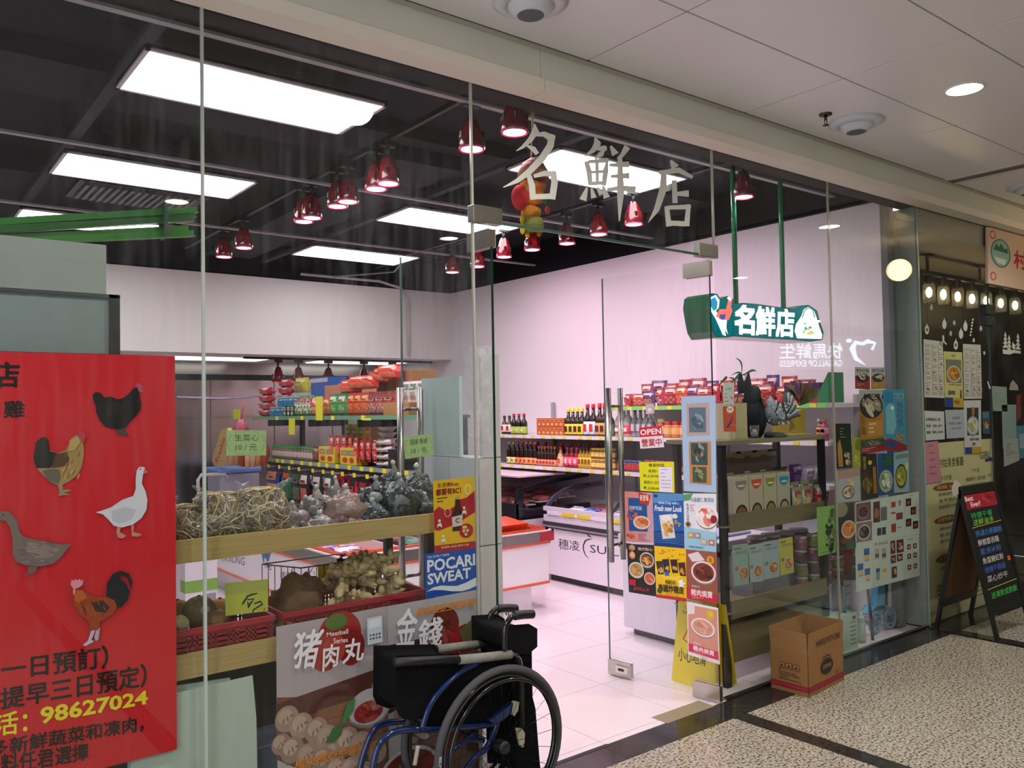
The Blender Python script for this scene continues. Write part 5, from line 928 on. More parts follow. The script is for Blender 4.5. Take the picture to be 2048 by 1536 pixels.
# ---- island freezer with orange trim
def island():
    x0, x1, y0, y1 = 2.58, 4.50, 2.28, 5.5
    r = thing('island_freezer', 'white island freezer with orange trim lines standing in the middle of the shop', 'freezer', (3.5, 3.9, 0))
    m = MB(); m.box(x0+.10, y0+.08, 0, x1-.18, y1, .20, 'e4dfe4'); m.build('plinth', 'satin', r)
    m = MB(); m.box(x0+.01, y0+.01, .20, x1-.05, y1, .53, 'ebe6ea'); b = m.build('body', 'satin', r)
    m = MB(); m.box(x0+.004, y0+.004, .205, x1-.044, y1, .225, 'd8643c'); m.box(x0+.002, y0+.002, .53, x1-.03, y1, .55, 'e0603a'); m.build('orange_trim', 'gloss', r)
    for (a0, b0, a1, b1, c) in ((x0, y0, x1, y0+.05, '9c978f'), (x0, y0, x0+.05, y1, 'a8a59c'), (x1-.05, y0, x1, y1, '9c978f'), (x0, y1-.05, x1, y1, '9c978f')): m = MB(); m.box(a0, b0, .55, a1, b1, .63, c); m.build('rim', 'metal', r)
    m = MB()
    for (a0, b0, a1, b1) in ((x0, y0, x1, y0+.02), (x0, y0, x0+.02, y1), (x1-.02, y0, x1, y1)): m.box(a0, b0, .63, a1, b1, .64, 'f0e8e4')
    for (a0, b0, a1, b1) in ((x0+.03, y0+.03, x1-.03, y0+.06), (x0+.03, y0+.03, x0+.06, y1), (x1-.06, y0+.03, x1-.03, y1)): m.box(a0, b0, .635, a1, b1, .655, 'e8572c')
    m.build('top_edge', 'gloss', r)
    m = MB(); m.box(x1-.14, y0-.004, .555, x1+.004, y0, .625, 'b52430'); m.build('corner_plate', 'gloss', r)
    m = MB(); m.box(x0+.05, y0+.05, .50, x1-.05, y1-.05, .53, 'dfe3ee'); m.build('well_floor', 'satin', r)
    for x in (x0+.6, x0+1.2): m = MB(); m.box(x-.01, y0+.06, .53, x+.01, y1-.05, .62, 'd8dce0'); m.build('divider', 'satin', r)
    m = MB(); m.box(x0+.062, y0+.55, .64, x0+.085, y1-.1, .66, 'e8b88a'); m.build('sliding_rail', 'satin', r)
    a = Art(lambda px, py: PX(px, py, x0+.01), (-1, 0, 0), k=K(340, 940, 3.657))
    a.textq('SUILING', (395, 612), (548, 640), (545, 700), (398, 660), '4a4a55', 0); a.line([(392, 618, 2), (378, 626, 5), (378, 650, 5), (398, 672, 2)], 4, '4a4a55', True)
    a.poly([(665, 590), (760, 578), (735, 620), (720, 680), (745, 700), (740, 735), (700, 715), (680, 670)], '5a7aa4', True); a.poly([(690, 640), (735, 690), (745, 720), (715, 725), (690, 690)], 'd8dce4', True); a.poly([(700, 660), (725, 695), (738, 715), (712, 712)], 'a8484a', True); a.el(705, 620, 5, 6, '20242c', True)
    a.k = K(540, 1020, 6.024); a.textq('穗凌', (125, 735), (245, 750), (235, 860), (125, 835), '4a4a55', 0); a.line([(300, 680, 3), (262, 720, 12), (262, 790, 12), (300, 850, 4)], 10, '4a4a55', True)
    a.mb.build('printed_logo', 'satin', b)
    a = Art(lambda px, py: PY(px, py, y0+.01), NY)
    for i in range(7): a.line([(1006+5*i, 1215+(i % 2)*4, 2.2), (1008+5*i, 1225+(i % 3)*6, 2.2)], 2, '35333a', True)
    a.mb.build('vent_marks', 'satin', b)
island()
ip = [bagp('frozen_pack', 'x', .2, .2, .05, c, 30+i) for i, c in enumerate([['b55a70', '8a3a54', 'e0c8d0', 'c88a9a'], ['6aa88a', '3c7a5a', 'd8e8d8', 'a8d0b0'], ['8a6ab0', '5a4490', 'e0d8f0', 'b8a0d0'], ['d8dce4', 'a8b0c8', 'c83c44', 'e8e8f0']])]
n_ = 0
for i in range(3):
    for j in range(12):
        o = put(ip[(i*2+j*3) % 4], 2.86+.62*i+R.uniform(-.04, .04), 2.50+.235*j, .575, R.uniform(-.4, .4), 'frozen pack lying in the island freezer, %s from the glass in the %s bay' % (nth(j), ['left', 'middle', 'right'][i]), 'frozen packs in the island freezer'); o.rotation_euler = (-1.45, 0, R.uniform(-.4, .4))
m = MB(); m.prism([(3.62, 2.40, .64), (3.75, 2.36, .70), (4.30, 2.36, .70), (4.30, 2.40, .64)], (0, .3, .03), 'e8502c'); tag(m.build('display_tray', 'gloss'), 'bright orange tray at the near right corner of the island freezer', 'tray')
# ---- shelf standing over the island
XG = 3.36
r = thing('gondola_shelf', 'green-edged steel shelf standing over the island freezer, loaded with dry goods', 'shelf', (3.54, 4.0, .64))
for z, x0_, g in ((1.60, XG-.03, '6aa07a'), (1.17, XG-.03, '8aa898')):
    m = MB(); m.box(x0_, 2.42, z-.03, XG+.42, 5.85, z-.004, '4a524c'); b = m.build('shelf_board', 'satin', r); m = MB(); m.box(x0_-.006, 2.42, z-.034, x0_, 5.85, z+.002, g); m.build('edge', 'gloss', b)
    tg = MB(); tg.box(-.003, -.03, -.02, 0, .03, .018, 'f0e43a'); tm = tg.mesh('price_tag', 'paper')
    for i in range(5 if z > 1.5 else 15): o = bpy.data.objects.new('price_tag', tm); COL.objects.link(o); o.parent = b; o.location = (x0_-.0065, (2.7+.62*i if z > 1.5 else 2.6+.2*i)+R.uniform(-.04, .04), z-.016)
for y in (2.46, 3.5, 4.5, 5.5):
    for x in (XG+.38,): m = MB(); m.box(x-.02, y-.03, .65, x+.02, y+.03, 1.57, '22262a'); m.build('upright', 'satin', r)
    m = MB(); m.box(XG, y-.012, 1.5, XG+.4, y+.012, 1.57, '22262a'); m.build('bracket', 'satin', r)
m = MB(); m.box(XG-.02, 2.42, 1.10, XG, 5.55, 1.13, '1c1f22'); hb = m.build('hook_bar', 'satin', r)
for px in (536, 556, 578, 598, 618, 646, 667, 686, 706, 730, 756, 775):
    y = PX(px, 930, XG).y; m = MB(); m.box(XG-.10, y-.003, 1.09, XG-.02, y+.003, 1.096, 'b8b8b4'); m.box(XG-.103, y-.025, 1.085, XG-.1, y+.025, 1.12, 'f0e43a'); m.build('hook', 'satin', hb)
# hanging sachets
HB = [(532, 560, ['24408a', '1a2c64', 'e08a50', 'd8a070'], 'blue shrimp'), (564, 584, ['2c6a4c', '1c4a34', 'd8503c', '3c7a5a'], 'green and red'), (584, 606, ['22282a', '16181a', '3a5a44', '5a6a5a'], 'black and green'), (600, 620, ['1e2022', '141416', 'e8e8e4', 'c8685a'], 'black and white'), (624, 646, ['1e2022', '141416', 'd8d8d4', '8a9a8a'], 'second black and white'), (648, 667, ['2c6a50', '1c4a3a', 'e8e8e4', 'c8685a'], 'dark green'), (667, 690, ['a82c34', '7a1c24', '3a2024', 'c85a5a'], 'red'), (698, 716, ['b52c34', '22201f', '22201f', 'c8685a'], 'red and black'), (716, 738, ['24201f', '161414', '8a2c30', '4a3a3a'], 'black and dark red'), (752, 772, ['b52c34', '7a1c24', '24201f', '5a2c2c'], 'small red')]
for i, (a_, b_, c, t) in enumerate(HB):
    y = PX((a_+b_)/2, 980, XG-.06).y; w_ = width(a_, b_, 1, XG-.06)
    for k_ in range(2 if i != 9 else 1): h_ = .32 if i < 9 else .2; p = bagp('seasoning_packet', 'x', w_*.96, h_, .05, c, 50+i); put(p, XG-.06+.05*k_, y, 1.085-h_, W, '%s packet hanging under the shelf, %s' % (t, 'front one' if not k_ else 'one behind it'), 'packets hanging under the green-edged shelf')
# goods on the upper board
GU = 'dry goods on the top of the green-edged shelf'
red = bagp('noodle_bag', 'x', .26, .08, .16, ['c83444', 'a82434', 'f0c8c8', 'd85a5c', 'e8888a'], 60)
for s, (a_, b_, n0) in enumerate([(492, 528, 3), (512, 548, 4)]):
    for k_ in range(n0+1): put(red, XG+.1+.1*s, PX((a_+b_)/2, 800, XG).y-.1, 1.60+.078*k_, W, 'red noodle bag, %s from the bottom of the %s stack on the shelf end' % (nth(k_), ['left', 'right'][s]), 'stacked red noodle bags')
can = jarp('can', 'x', .045, .10, '3c8ab0', '8a9aa0', '2c7aa4', 'can')
for a_, b_, k_, n in ((532, 562, 0, 3), (549, 588, 1, 4)): row(can, n, a_, b_, XG, 1.60+.1*k_, 'blue can, %s layer near the left of the green-edged shelf' % ('bottom' if not k_ else 'top'), GU, .06)
coco = cartonp('coconut_milk_carton', 'x', .07, .11, .05, '2c5a34', 'e8e8e0', '1c2c20', pic='f0f0ea'); row(coco, 3, 561, 583, XG, 1.60, 'small green and white coconut carton', GU, .05)
def bg(w, h, d, c, s, n='snack_bag'): return bagp(n, 'x', w, h, d, c, s)
nA = bg(.2, .2, .07, ['e0e4d8', '3c8a4c', 'c83c3c', 'e8dcc0', '5a9a4c'], 61); row(nA, 3, 582, 618, XG, 1.60, 'white and green noodle bag', GU, .06)
nB = bg(.18, .17, .07, ['e0602c', 'c83c24', 'f0d0b0', 'e8a070'], 62); row(nB, 3, 614, 652, XG, 1.60, 'orange noodle bag', GU, .06)
nC = bg(.2, .2, .08, ['2c9a4c', '1c7a3c', 'e0e8d8', 'c8a070', '3cb05c'], 63); row(nC, 2, 650, 684, XG, 1.60, 'shiny green noodle bag', GU, .06)
nD = bg(.17, .2, .07, ['d8502c', 'b53424', 'e8c08a', 'e08a4c', 'c86a3c'], 64); row(nD, 3, 686, 728, XG, 1.60, 'orange and red noodle bag', GU, .06)
nE = bg(.2, .2, .07, ['a8544a', '7a2c28', '8a3a34', 'c8a08a', 'b86a5a'], 65); row(nE, 3, 728, 780, XG, 1.60, 'brown and red noodle bag', GU, .06)
m = MB(); m.box(-.2, -.15, 0, .2, .15, .10, 'a9824f'); p = thing('open_carton', 'x', 'box'); m.build('carton', 'card', p, .003); put(p, XG+.15, PX(815, 800, XG+.1).y+.02, 1.60, W, 'low brown carton holding white mushroom bags at the near end of the shelf', 'cartons on the shelf')
mu = bg(.13, .17, .06, ['d8d8d4', 'f0f0ee', '6a8a6a', '9aa88a', 'b8a8a0'], 66, 'mushroom_bag'); row(mu, 4, 782, 842, XG, 1.70, 'clear bag of mushrooms standing in the low carton', 'mushroom bags', .12)
for a_, b_, z0, h, c, t in ((672, 730, 1.78, .20, 'c8906a', 'pinkish brown carton behind the noodle bags'), (778, 850, 1.86, .20, 'b5854f', 'tall brown carton at the near end of the shelf')):
    yy0, yy1 = PX(a_, 780, XG+.3).y, PX(b_, 780, XG+.3).y; m = MB(); m.box(XG+.18, yy1, 1.60, XG+.42, yy0, z0+h*.55, c); b = m.build('cardboard_box', 'card', None, .003); tag(b, t, 'box', 'cartons on the shelf')
m = MB(); yy0, yy1 = PX(622, 760, XG+.2).y, PX(676, 760, XG+.2).y; yy1 = max(yy1, PX(655, 760, XG+.2).y); m.box(XG+.2, yy1, 1.60, XG+.40, yy0, 1.98, '2c62b8'); m.box(XG+.196, yy1, 1.93, XG+.2, yy1+.4, 1.97, 'd8d0dc'); tag(m.build('cardboard_box', 'gloss'), 'bright blue flat box behind the orange noodle bags', 'box')
nF = bg(.34, .16, .12, ['d8c83c', 'c8b030', 'e8e0a0', 'b8a84c'], 67); o = put(nF, XG+.27, PX(592, 770, XG+.2).y, 1.84, W, 'yellow bag lying on top behind the white noodle bags', GU)
m = MB(); m.box(XG+.2, o.location.y-.2, 1.60, XG+.34, o.location.y+.2, 1.84, 'd8dcd8'); tag(m.build('cardboard_box', 'satin'), 'pale box under the lying yellow bag', 'box')
nG = bg(.3, .12, .14, ['e03c2c', 'c82c24', 'f8c8b0', 'f0805c'], 68)
for i, (px, z) in enumerate(((682, 1.80), (700, 1.83), (724, 1.83), (742, 1.88), (760, 1.90))): put(nG, XG+.10, PX(px, 780, XG).y, z, W+R.uniform(-.3, .3), 'bright red bag thrown on top of the noodle bags, %s from far end' % nth(i), GU)
for i, px in enumerate((640, 585, 735)):
    y = PX(px, 815, XG-.04).y; m = MB(); m.box(XG-.05, y-.07, 1.56-.14*(i == 1), XG-.045, y+.07, 1.78-.2*(i > 0), 'd8e02c'); q = m.build('price_card', 'paper'); tag(q, ['tall yellow price card leaning on the orange noodle bags', 'yellow price card hanging below the blue cans', 'small yellow price card below the brown noodle bags'][i], 'sign', 'yellow price cards on the shelf')
# goods on the lower board
GL = 'dry goods on the lower board of the green-edged shelf'
sp = jarp('spice_jar', 'x', .024, .13, '8a6a54', '2c8a44', 'c8c0b4'); row(sp, 14, 536, 618, XG, 1.17, 'small spice jar with a green lid', GL, .05)
for i in range(12): put(sp, XG+.13, PX(540+6.6*i, 900, XG).y, 1.17, W, 'small spice jar with a green lid in the rear row, %s from far end' % nth(i), GL)
bA = bg(.16, .14, .06, ['8a4a3c', '5a2c24', 'b88a6a', 'a8604a'], 70); row(bA, 2, 618, 640, XG, 1.17, 'brown snack packet between the spice jars and yellow boxes', GL, .05)
dk = cartonp('display_box', 'x', .17, .15, .12, 'e0d02c', '8a8a84', 'c8b02c', pic='c83c2c'); row(dk, 2, 640, 668, XG, 1.17, 'yellow display box on the lower board', GL, .05); row(dk, 2, 684, 712, XG, 1.17, 'second yellow display box on the lower board', GL, .05)
rp = bg(.09, .19, .03, ['c83434', 'a82424', 'e8c8b8', 'e0a08a', 'd8504c'], 71, 'seasoning_packet')
for i in range(5): o = put(rp, XG+.0+.03*i, PX(664+6*i, 880, XG).y, 1.235, W, 'red seasoning packet fanned in the yellow display box, %s from far end' % nth(i), GL)
for i in range(4): o = put(rp, XG+.0+.03*i, PX(712+6*i, 880, XG).y, 1.20, W, 'red seasoning packet fanned right of the yellow boxes, %s from far end' % nth(i), GL)
wp = bagp('noodle_bag', 'x', .2, .06, .16, ['e0dce0', 'c8385a', '5aa04c', 'e8e4e4'], 72)
for k_ in range(4): put(wp, XG+.08, PX(755, 880, XG).y, 1.17+.06*k_, W, 'white and green noodle packet, %s from the bottom of its stack' % nth(k_), GL)
for k_ in range(2): m = MB(); y = PX(785, 880, XG).y; m.box(XG+.02, y-.11, 1.17+.08*k_, XG+.3, y+.11, 1.245+.08*k_, '1c1c1e'); tag(m.build('plastic_tray', 'gloss'), 'black plastic food tray, %s of two stacked near the steel pole' % ('lower' if not k_ else 'upper'), 'tray', 'black trays')
ht = cartonp('mushroom_box', 'x', .10, .22, .06, 'd0d04c', '9a9a6a', 'e0d8b0', pic='6a5434')
pf = cartonp('tall_box', 'x', .12, .26, .1, 'c88a3c', 'e0b06a', 'c83c2c')
m = MB(); m.box(XG+.14, PX(775, 850, XG+.2).y, 1.17, XG+.36, PX(668, 850, XG+.2).y, 1.30, '6a5a44'); tag(m.build('cardboard_box', 'card'), 'brown carton raising the yellow window boxes on the lower board', 'box', 'cartons on the shelf')
row(ht, 3, 682, 722, XG+.14, 1.30, 'tall yellow-green box with an oval window', GL, .06); row(pf, 1, 722, 744, XG+.14, 1.30, 'tall orange box beside the window boxes', GL, .06)
bwl = thing('bowl_stack', 'x', 'bowl'); m = MB()
for k_ in range(4):
    m = MB(); m.lathe([(.04, .05*k_), (.085, .05*k_+.045), (.09, .05*k_+.05), (.06, .05*k_+.055), (.001, .05*k_+.056)], (0, 0, 0), 'd8d8dc', 14); m.build('bowl', 'gloss', bwl)
put(bwl, XG+.2, PX(762, 850, XG+.14).y, 1.30, 0, 'stack of wrapped white bowls beside the orange box', GL)
# bread bags hanging at the far end of the shelf
r = thing('bread_bag', 'hanging bunch of bread bags with a pink knot at the far shelf end', 'bread', (3.2, 5.7, 1.2))
pp = lambda px, py: PX(px, py, 3.2)
m = MB(); q0 = pp(480, 845); q1 = pp(432, 922)
m.prism([pp(442, 862), pp(452, 856), pp(462, 870), pp(450, 930), pp(430, 932), pp(424, 920)], (.05, 0, 0), 'd8b878'); bb = m.build('loaf', 'crinkle', r, .01)
a = Art(lambda px, py: PX(px, py, 3.199), (-1, 0, 0), k=K(400, 680, 4.096)); a.textq('Freshly', (125, 985), (190, 790), (215, 800), (160, 1010), 'c8242c', .01); a.mb.build('lettering', 'paper', bb)
for i in range(7):
    x0_ = 458+11*i; m = MB(); m.tube([pp(478+1.5*i, 862)+Vector((.03, 0, 0)), pp(x0_+3, 900)+Vector((.02, 0, 0)), pp(x0_+5, 935-2*abs(i-3))], [.02, .045, .03], ('d8b090', 'c8925c', 'a84a34', 'e0c090')[i % 4], 8); m.build('loaf', 'crinkle', r)
m = MB(); m.tube([pp(482, 838), pp(478, 860)+Vector((.02, 0, 0))], [.02, .09], 'e87a90', 10); m.tube([pp(482, 838), pp(488, 805)], .012, 'e86a80', 6); m.build('knot', 'crinkle', r)
m = MB(); m.box(3.19, pp(478, 830).y-.05, pp(470, 838).z, 3.195, pp(468, 830).y, pp(470, 818).z, 'd8dc2c'); m.build('tag_card', 'paper', r)
# back: baskets, boxes beyond the produce
m = MB(); yb = 6.6
pb = lambda px, py: PY(px, py, 6.5)
m.tube([pb(398, 1000), pb(396, 960), pb(402, 950), pb(450, 948), pb(455, 960)], .02, 'd8ccd4', 8); tag(m.build('basket_handle', 'satin'), 'white tubular trolley handle behind the bagged roots', 'trolley')
p0, p1 = pb(440, 960), pb(520, 1010); m = MB(); m.box(p0.x, 6.5, .0, p1.x, 6.95, .96, 'a9a8b8'); tag(m.build('storage_bin', 'satin', None, .02), 'grey-white bin with a blue lid behind the bagged roots', 'bin')
m = MB(); m.box(p0.x-.02, 6.48, .962, p1.x+.02, 6.97, 1.02, '7a9ae0'); tag(m.build('bin_lid', 'satin', None, .02), 'blue lid lying on the grey-white bin', 'lid')
# white carton on the floor behind the shelf
p = PZ(440, 1190, 0); 
r = thing('carton', 'white floor carton with green stripe standing beyond the melon crate', 'box', (2.0, 3.4, 0))
c0 = PY(385, 1100, 2.9); c1 = PY(440, 1100, 2.9); c0.x = min(c0.x, c1.x); m = MB(); m.box(c0.x-.05, 2.9, 0, c1.x-.02, 3.2, .70, 'd8d4da'); b = m.build('box_body', 'card', r); m = MB(); m.box(c0.x-.052, 2.898, .42, c1.x-.018, 3.0, .5, '7aa84c'); m.box(c0.x-.052, 2.898, .0, c1.x-.018, 3.0, .05, '3c6a9a'); m.box(c1.x-.12, 2.897, .12, c1.x-.03, 2.899, .4, '8a8a8c'); m.build('stripe', 'paper', b)
# ================================================================ WINDOW DISPLAYS
# ---- wooden produce rack behind the left panes
r = thing('produce_rack', 'wooden two-tier produce rack with black posts behind the left glass', 'rack', (.6, .3, 0))
for z0, z1, x1, dp in ((1.115, 1.195, 1.93, .42), (.715, .80, 1.93, .44)):
    m = MB(); m.box(-1.2, .045, z0, x1, .063, z1, 'b39a63'); m.build('front_board', 'wood', r)
    m = MB(); m.box(-1.2, .065, z0+.005, x1, dp, z0+.02, '9a8455'); m.build('shelf_board', 'wood', r)
for x in (-1.18, .4, 1.90):
    for y in (.075, .43): 
        if x == .4 and y > .2: continue
        m = MB(); m.box(x-.0, y, 0, x+.035, y+.03, 1.12 if x < 1.8 or y < .2 else 1.2, '17191a'); m.build('post', 'satin', r)
m = MB(); m.box(-1.2, .47, .1, 1.93, .485, .66, '23302c'); m.box(-1.2, .1, .08, 1.93, .48, .1, '23302c'); m.build('back_panel', 'satin', r)
# bags of dried roots: clear bag over tangled strands
def root_bag(cx, cz, w, h, d, c, seed, lab):
    rr = random.Random(seed); r = thing('root_bag', lab, 'vegetable', (cx, .20, cz), 'bagged goods on the upper wooden shelf')
    m = MB()
    for i in range(190):
        a = rr.uniform(0, 2*PI); t = rr.uniform(-1, 1); q = [] ; x, y, z = rr.uniform(-.8, .8), rr.uniform(-1, 1), rr.uniform(.02, .75); hx, hz = rr.uniform(-1, 1), rr.uniform(-.6, 1)
        for s in range(8):
            rad = max(.001, math.sqrt(x*x*.9+z*z*.8)); k_ = min(1, .95/rad); q.append((cx+x*k_*w/2, .20+y*.85*d/2*math.sqrt(max(.05, 1-min(.95, x*x+z*z*.5))), cz+max(.008, z*k_*h)))
            x += hx*.22; z += hz*.16; hx += rr.uniform(-.6, .6); hz += rr.uniform(-.7, .6); y += rr.uniform(-.3, .3)
            x = max(-.95, min(.95, x)); z = max(.02, min(.95, z)); y = max(-1, min(1, y))
        m.tube(q, .003, c[i % len(c)], 4, False)
    o = m.build('root_strands', 'matte', r); o['kind'] = 'stuff'
    b = MB(); b.ell((cx, .2, cz+h*.44), (w/2, d/2, h*.46), 'e8ecec', 16, 10, .25, 2.5, seed=seed)
    for q in range(2): t = (q-.5)*.5; b.tube([(cx+t*.3, .19, cz+h*.80), (cx+t*.9*w, .17, cz+h*.96), (cx+t*1.7*w, .16, cz+h*1.12)], [.03, .016, .004], 'e8ecec', 6)
    b.build('plastic_bag', 'film2', r)
glassmat('film2', (.95, .96, .96), .22, .08, film=.05, ior=1.6)
RC = ['d8cba4', 'b8a678', 'cdbd92', '9c8a5c', 'e4dabc']
def pxs(px, z, y=.2): return PY(px, 1000, y).x
TZ = 1.137
for i, (px, w, h, lab) in enumerate(((372, .20, .17, 'clear bag of dried roots at the red poster edge'), (300, .2, .18, 'clear bag of dried roots hidden behind the red poster'), (437, .25, .21, 'big clear bag of pale dried roots right of the glass joint'), (520, .27, .215, 'big round bag of pale dried roots, rightmost of the root bags'))):
    root_bag(pxs(px, TZ), TZ, w, h, .24, RC, i+3, lab)
def lump_bag(px, pyb, w, h, y, cols, seed, lab, knot=True, dz=0):
    p = PY(px, pyb, y); cz = TZ+dz; cx = p.x; r = thing('produce_bag', lab, 'vegetable', (cx, y, cz), 'bagged goods on the upper wooden shelf'); m = MB()
    m.ell((cx, y, cz+h*.40), (w/2, w*.42, h*.42), cols[0], 16, 11, .35, 2.2, seed=seed)
    for i in range(4): a = random.Random(seed*7+i); m.ell((cx+a.uniform(-.25, .25)*w, y-.1*w-a.uniform(0, .15)*w, cz+h*a.uniform(.22, .55)), (w*.24, w*.24, w*.22), cols[i % len(cols)], 10, 7, .3, 3, seed=i)
    b = m.build('bag', 'crinkle', r)
    if knot: m = MB(); m.tube([(cx, y, cz+h*.72), (cx+.004, y, cz+h*.88), (cx-.004, y-.003, cz+h)], [w*.22, w*.07, w*.03], cols[-1], 8); m.ell((cx-.003, y-.003, cz+h*.98), w*.07, 'b8bab4', 8, 6, .4, 3, seed=seed); m.build('knot', 'crinkle', b)
P1 = ['776a68', '8a7a78', '5c4c50', 'a8a09c']; P2 = ['6a6462', '8c8480', '5a4644', 'b5aca6']; P3 = ['2e3637', '20292b', '3c4546', '7c8482']; P4 = ['8a7068', '74504e', '9a8a84', 'b8aea8']
for i, q in enumerate([(585, 1050, .15, .14, .2, P1, 'purple-brown bag next to the pale root bags'), (612, 1050, .12, .15, .3, P1, 'small purple-grey bag behind the purple-brown one'), (634, 1050, .16, .19, .28, P2, 'grey lumpy bag with folded plastic top'), (640, 1050, .16, .10, .14, P2, 'low grey bag lying at the front board'),
                       (672, 1040, .12, .22, .33, P2, 'grey bag with white knot standing behind the reddish one'), (692, 1045, .19, .19, .19, P4, 'reddish brown bag with an upright knot'), (725, 1035, .12, .16, .3, P3, 'dark bag with a knot between the reddish and black ones'), (752, 1030, .17, .21, .3, P3, 'dark crumpled bag left of the black pear-shaped one'), (745, 1035, .15, .13, .15, P3, 'shiny black-green bag low at the front board'),
                       (788, 1020, .17, .27, .33, P3, 'dark bag raised at the back near the steel pole'), (800, 1030, .19, .22, .22, P3, 'large black-green pear-shaped bag with a knot'), (835, 1020, .20, .25, .31, P3, 'large dark bag at the right end with a white knot'), (850, 1035, .14, .13, .2, P3, 'small dark bag at the very end of the shelf'), (715, 1048, .10, .07, .13, P4, 'tiny pale bag between the reddish and shiny dark bags')]):
    lump_bag(*q[:6], i+1, q[6])
# ---- lower shelf: crates with melons, coconuts and ginger
LZ = .737
def crate(x0, x1, y0, y1, z0, h, lab):
    r = thing('crate', lab, 'crate', ((x0+x1)/2, (y0+y1)/2, z0)); m = MB(); c = '962430'
    m.box(x0, y0, z0, x1, y1, z0+.008, c); m.box(x0-.006, y0-.006, z0+h-.02, x1+.006, y0+.004, z0+h, 'a82c38'); m.box(x0-.006, y1-.004, z0+h-.02, x1+.006, y1+.006, z0+h, 'a82c38'); m.box(x0-.006, y0, z0+h-.02, x0+.004, y1, z0+h, 'a82c38'); m.box(x1-.004, y0, z0+h-.02, x1+.006, y1, z0+h, 'a82c38'); b = m.build('frame', 'satin', r)
    nx = int((x1-x0)/.016)
    for (ya) in (y0, y1-.004):
        m = MB()
        m.box(x0, ya, z0, x1, ya+.004, z0+h*.18, c); m.box(x0, ya, z0+h*.78, x1, ya+.004, z0+h-.02, c)
        for i in range(nx):
            xa = x0+i*(x1-x0)/nx; full = (i % 9) in (0, 8, 4); m.box(xa, ya, z0+h*.18, xa+(x1-x0)/nx*(1 if full else .55), ya+.004, z0+h*.78, c)
        for k_ in range(4): m.box(x0, ya, z0+h*(.28+.13*k_), x1, ya+.004, z0+h*(.28+.13*k_)+.006, c)
        m.build('slotted_side', 'satin', r)
    for xa in (x0, x1-.004): m = MB(); m.box(xa, y0+.004, z0, xa+.004, y1-.004, z0+h-.02, c); m.build('end_side', 'satin', r)
    return r
xc = PY(548, 1250, .075).x; crate(PY(352, 1290, .075).x-.28, xc, .08, .40, LZ, .14, 'dark red slotted crate of melons behind the first glass joint'); crate(PY(690, 1210, .075).x-.25, 1.89, .08, .40, LZ, .14, 'dark red slotted crate of ginger behind the blue drink poster')
def melon(px, py, y, rr_, c, lab, name='melon', sq=.9, st=False):
    p = PY(px, py, y); r = thing(name, lab, 'fruit', (p.x, y, p.z-rr_)); m = MB(); m.ell(p, (rr_, rr_, rr_*sq), c, 18, 12, .05, 3); o = m.build('skin', 'rough_skin', r)
    m = MB(); m.ell((p.x, y, p.z+rr_*sq*.97), (.008, .008, .006), '5a4a2c', 8, 5); m.build('stem', 'rough_skin', r)
    if st: m = MB(); q = p+(CAM-p).normalized()*rr_*1.02+Vector((rr_*.35, 0, -.0)); m.ell(q, (.017, .012, .017), 'c9ccc4', 12, 7); m.build('sticker', 'paper', r)
melon(398, 1222, .24, .062, '8c8a66', 'big brown-green melon with a round sticker in the red crate', st=True); melon(355, 1224, .30, .05, 'b58a64', 'brownish melon half hidden by the red poster'); melon(355, 1250, .15, .04, '9a9a70', 'small green melon at the front of the crate'); melon(432, 1240, .2, .045, 'a8845c', 'brown melon partly behind the glass joint'); melon(440, 1220, .33, .05, 'd0a05c', 'yellow-orange melon behind the green paper price sign')
def husk(px, py, y, w, h, lab, seed):
    p = PY(px, py, y); r = thing('taro', lab, 'vegetable', (p.x, y, LZ)); m = MB(); m.ell((p.x, y, LZ+h*.5), (w/2*.92, w*.36, h*.46), '6a5038', 20, 14, .35, 2.5, seed=seed)
    b = m.build('husk', 'rough_skin', r); m = MB(); rr = random.Random(seed)
    for i in range(60): a, t = rr.uniform(0, 2*PI), rr.uniform(.2, .9); x = p.x+w*.5*math.cos(a)*math.sin(t*PI); z = LZ+h*.5-h*.5*math.cos(t*PI); yy = y-w*.4*abs(math.sin(a))*math.sin(t*PI); m.tube([(x, yy, z), (x+rr.uniform(-.02, .02), yy-.008, z+rr.uniform(-.02, .02))], [.002, .0005], '8a6a44', 4, False)
    q = m.build('fibres', 'matte', b); q['kind'] = 'stuff'
husk(598, 1200, .2, .22, .27, 'big fibrous brown taro piled in the middle of the lower shelf', 3); husk(578, 1240, .12, .15, .12, 'taro lying at the left foot of the big one', 4); husk(655, 1230, .15, .16, .13, 'taro right of the big one', 6); husk(700, 1220, .14, .17, .16, 'taro below the ginger pile', 9)
def ginger(x, y, z, s, seed, lab):
    rr = random.Random(seed); r = thing('ginger', lab, 'ginger', (x, y, z), 'ginger roots in the right crate'); m = MB(); ang = rr.uniform(0, PI)
    for i in range(5):
        t = (i-2)*.55*s; m.ell((x+t*math.cos(ang), y+t*math.sin(ang)*.6, z+s*.5+rr.uniform(-.2, .3)*s), (s*.78, s*.38, s*(.34+.05*(i % 3))), ('c4b086', 'b5a074', 'cdbb94')[i % 3], 10, 8, .45, 3.5, Matrix.Rotation(ang+rr.uniform(-.5, .5), 3, 'Z') @ Matrix.Rotation(rr.uniform(-.4, .4), 3, 'Y'), seed+i)
        if i % 2: m.ell((x+t*math.cos(ang)+rr.uniform(-.5, .5)*s, y+t*math.sin(ang)*.6-.1*s, z+s*rr.uniform(.7, 1.1)), (s*.3, s*.27, s*.5), 'c0ac80', 8, 6, .25, 3, seed=seed)
    m.build('root', 'rough_skin', r)
n_ = 0
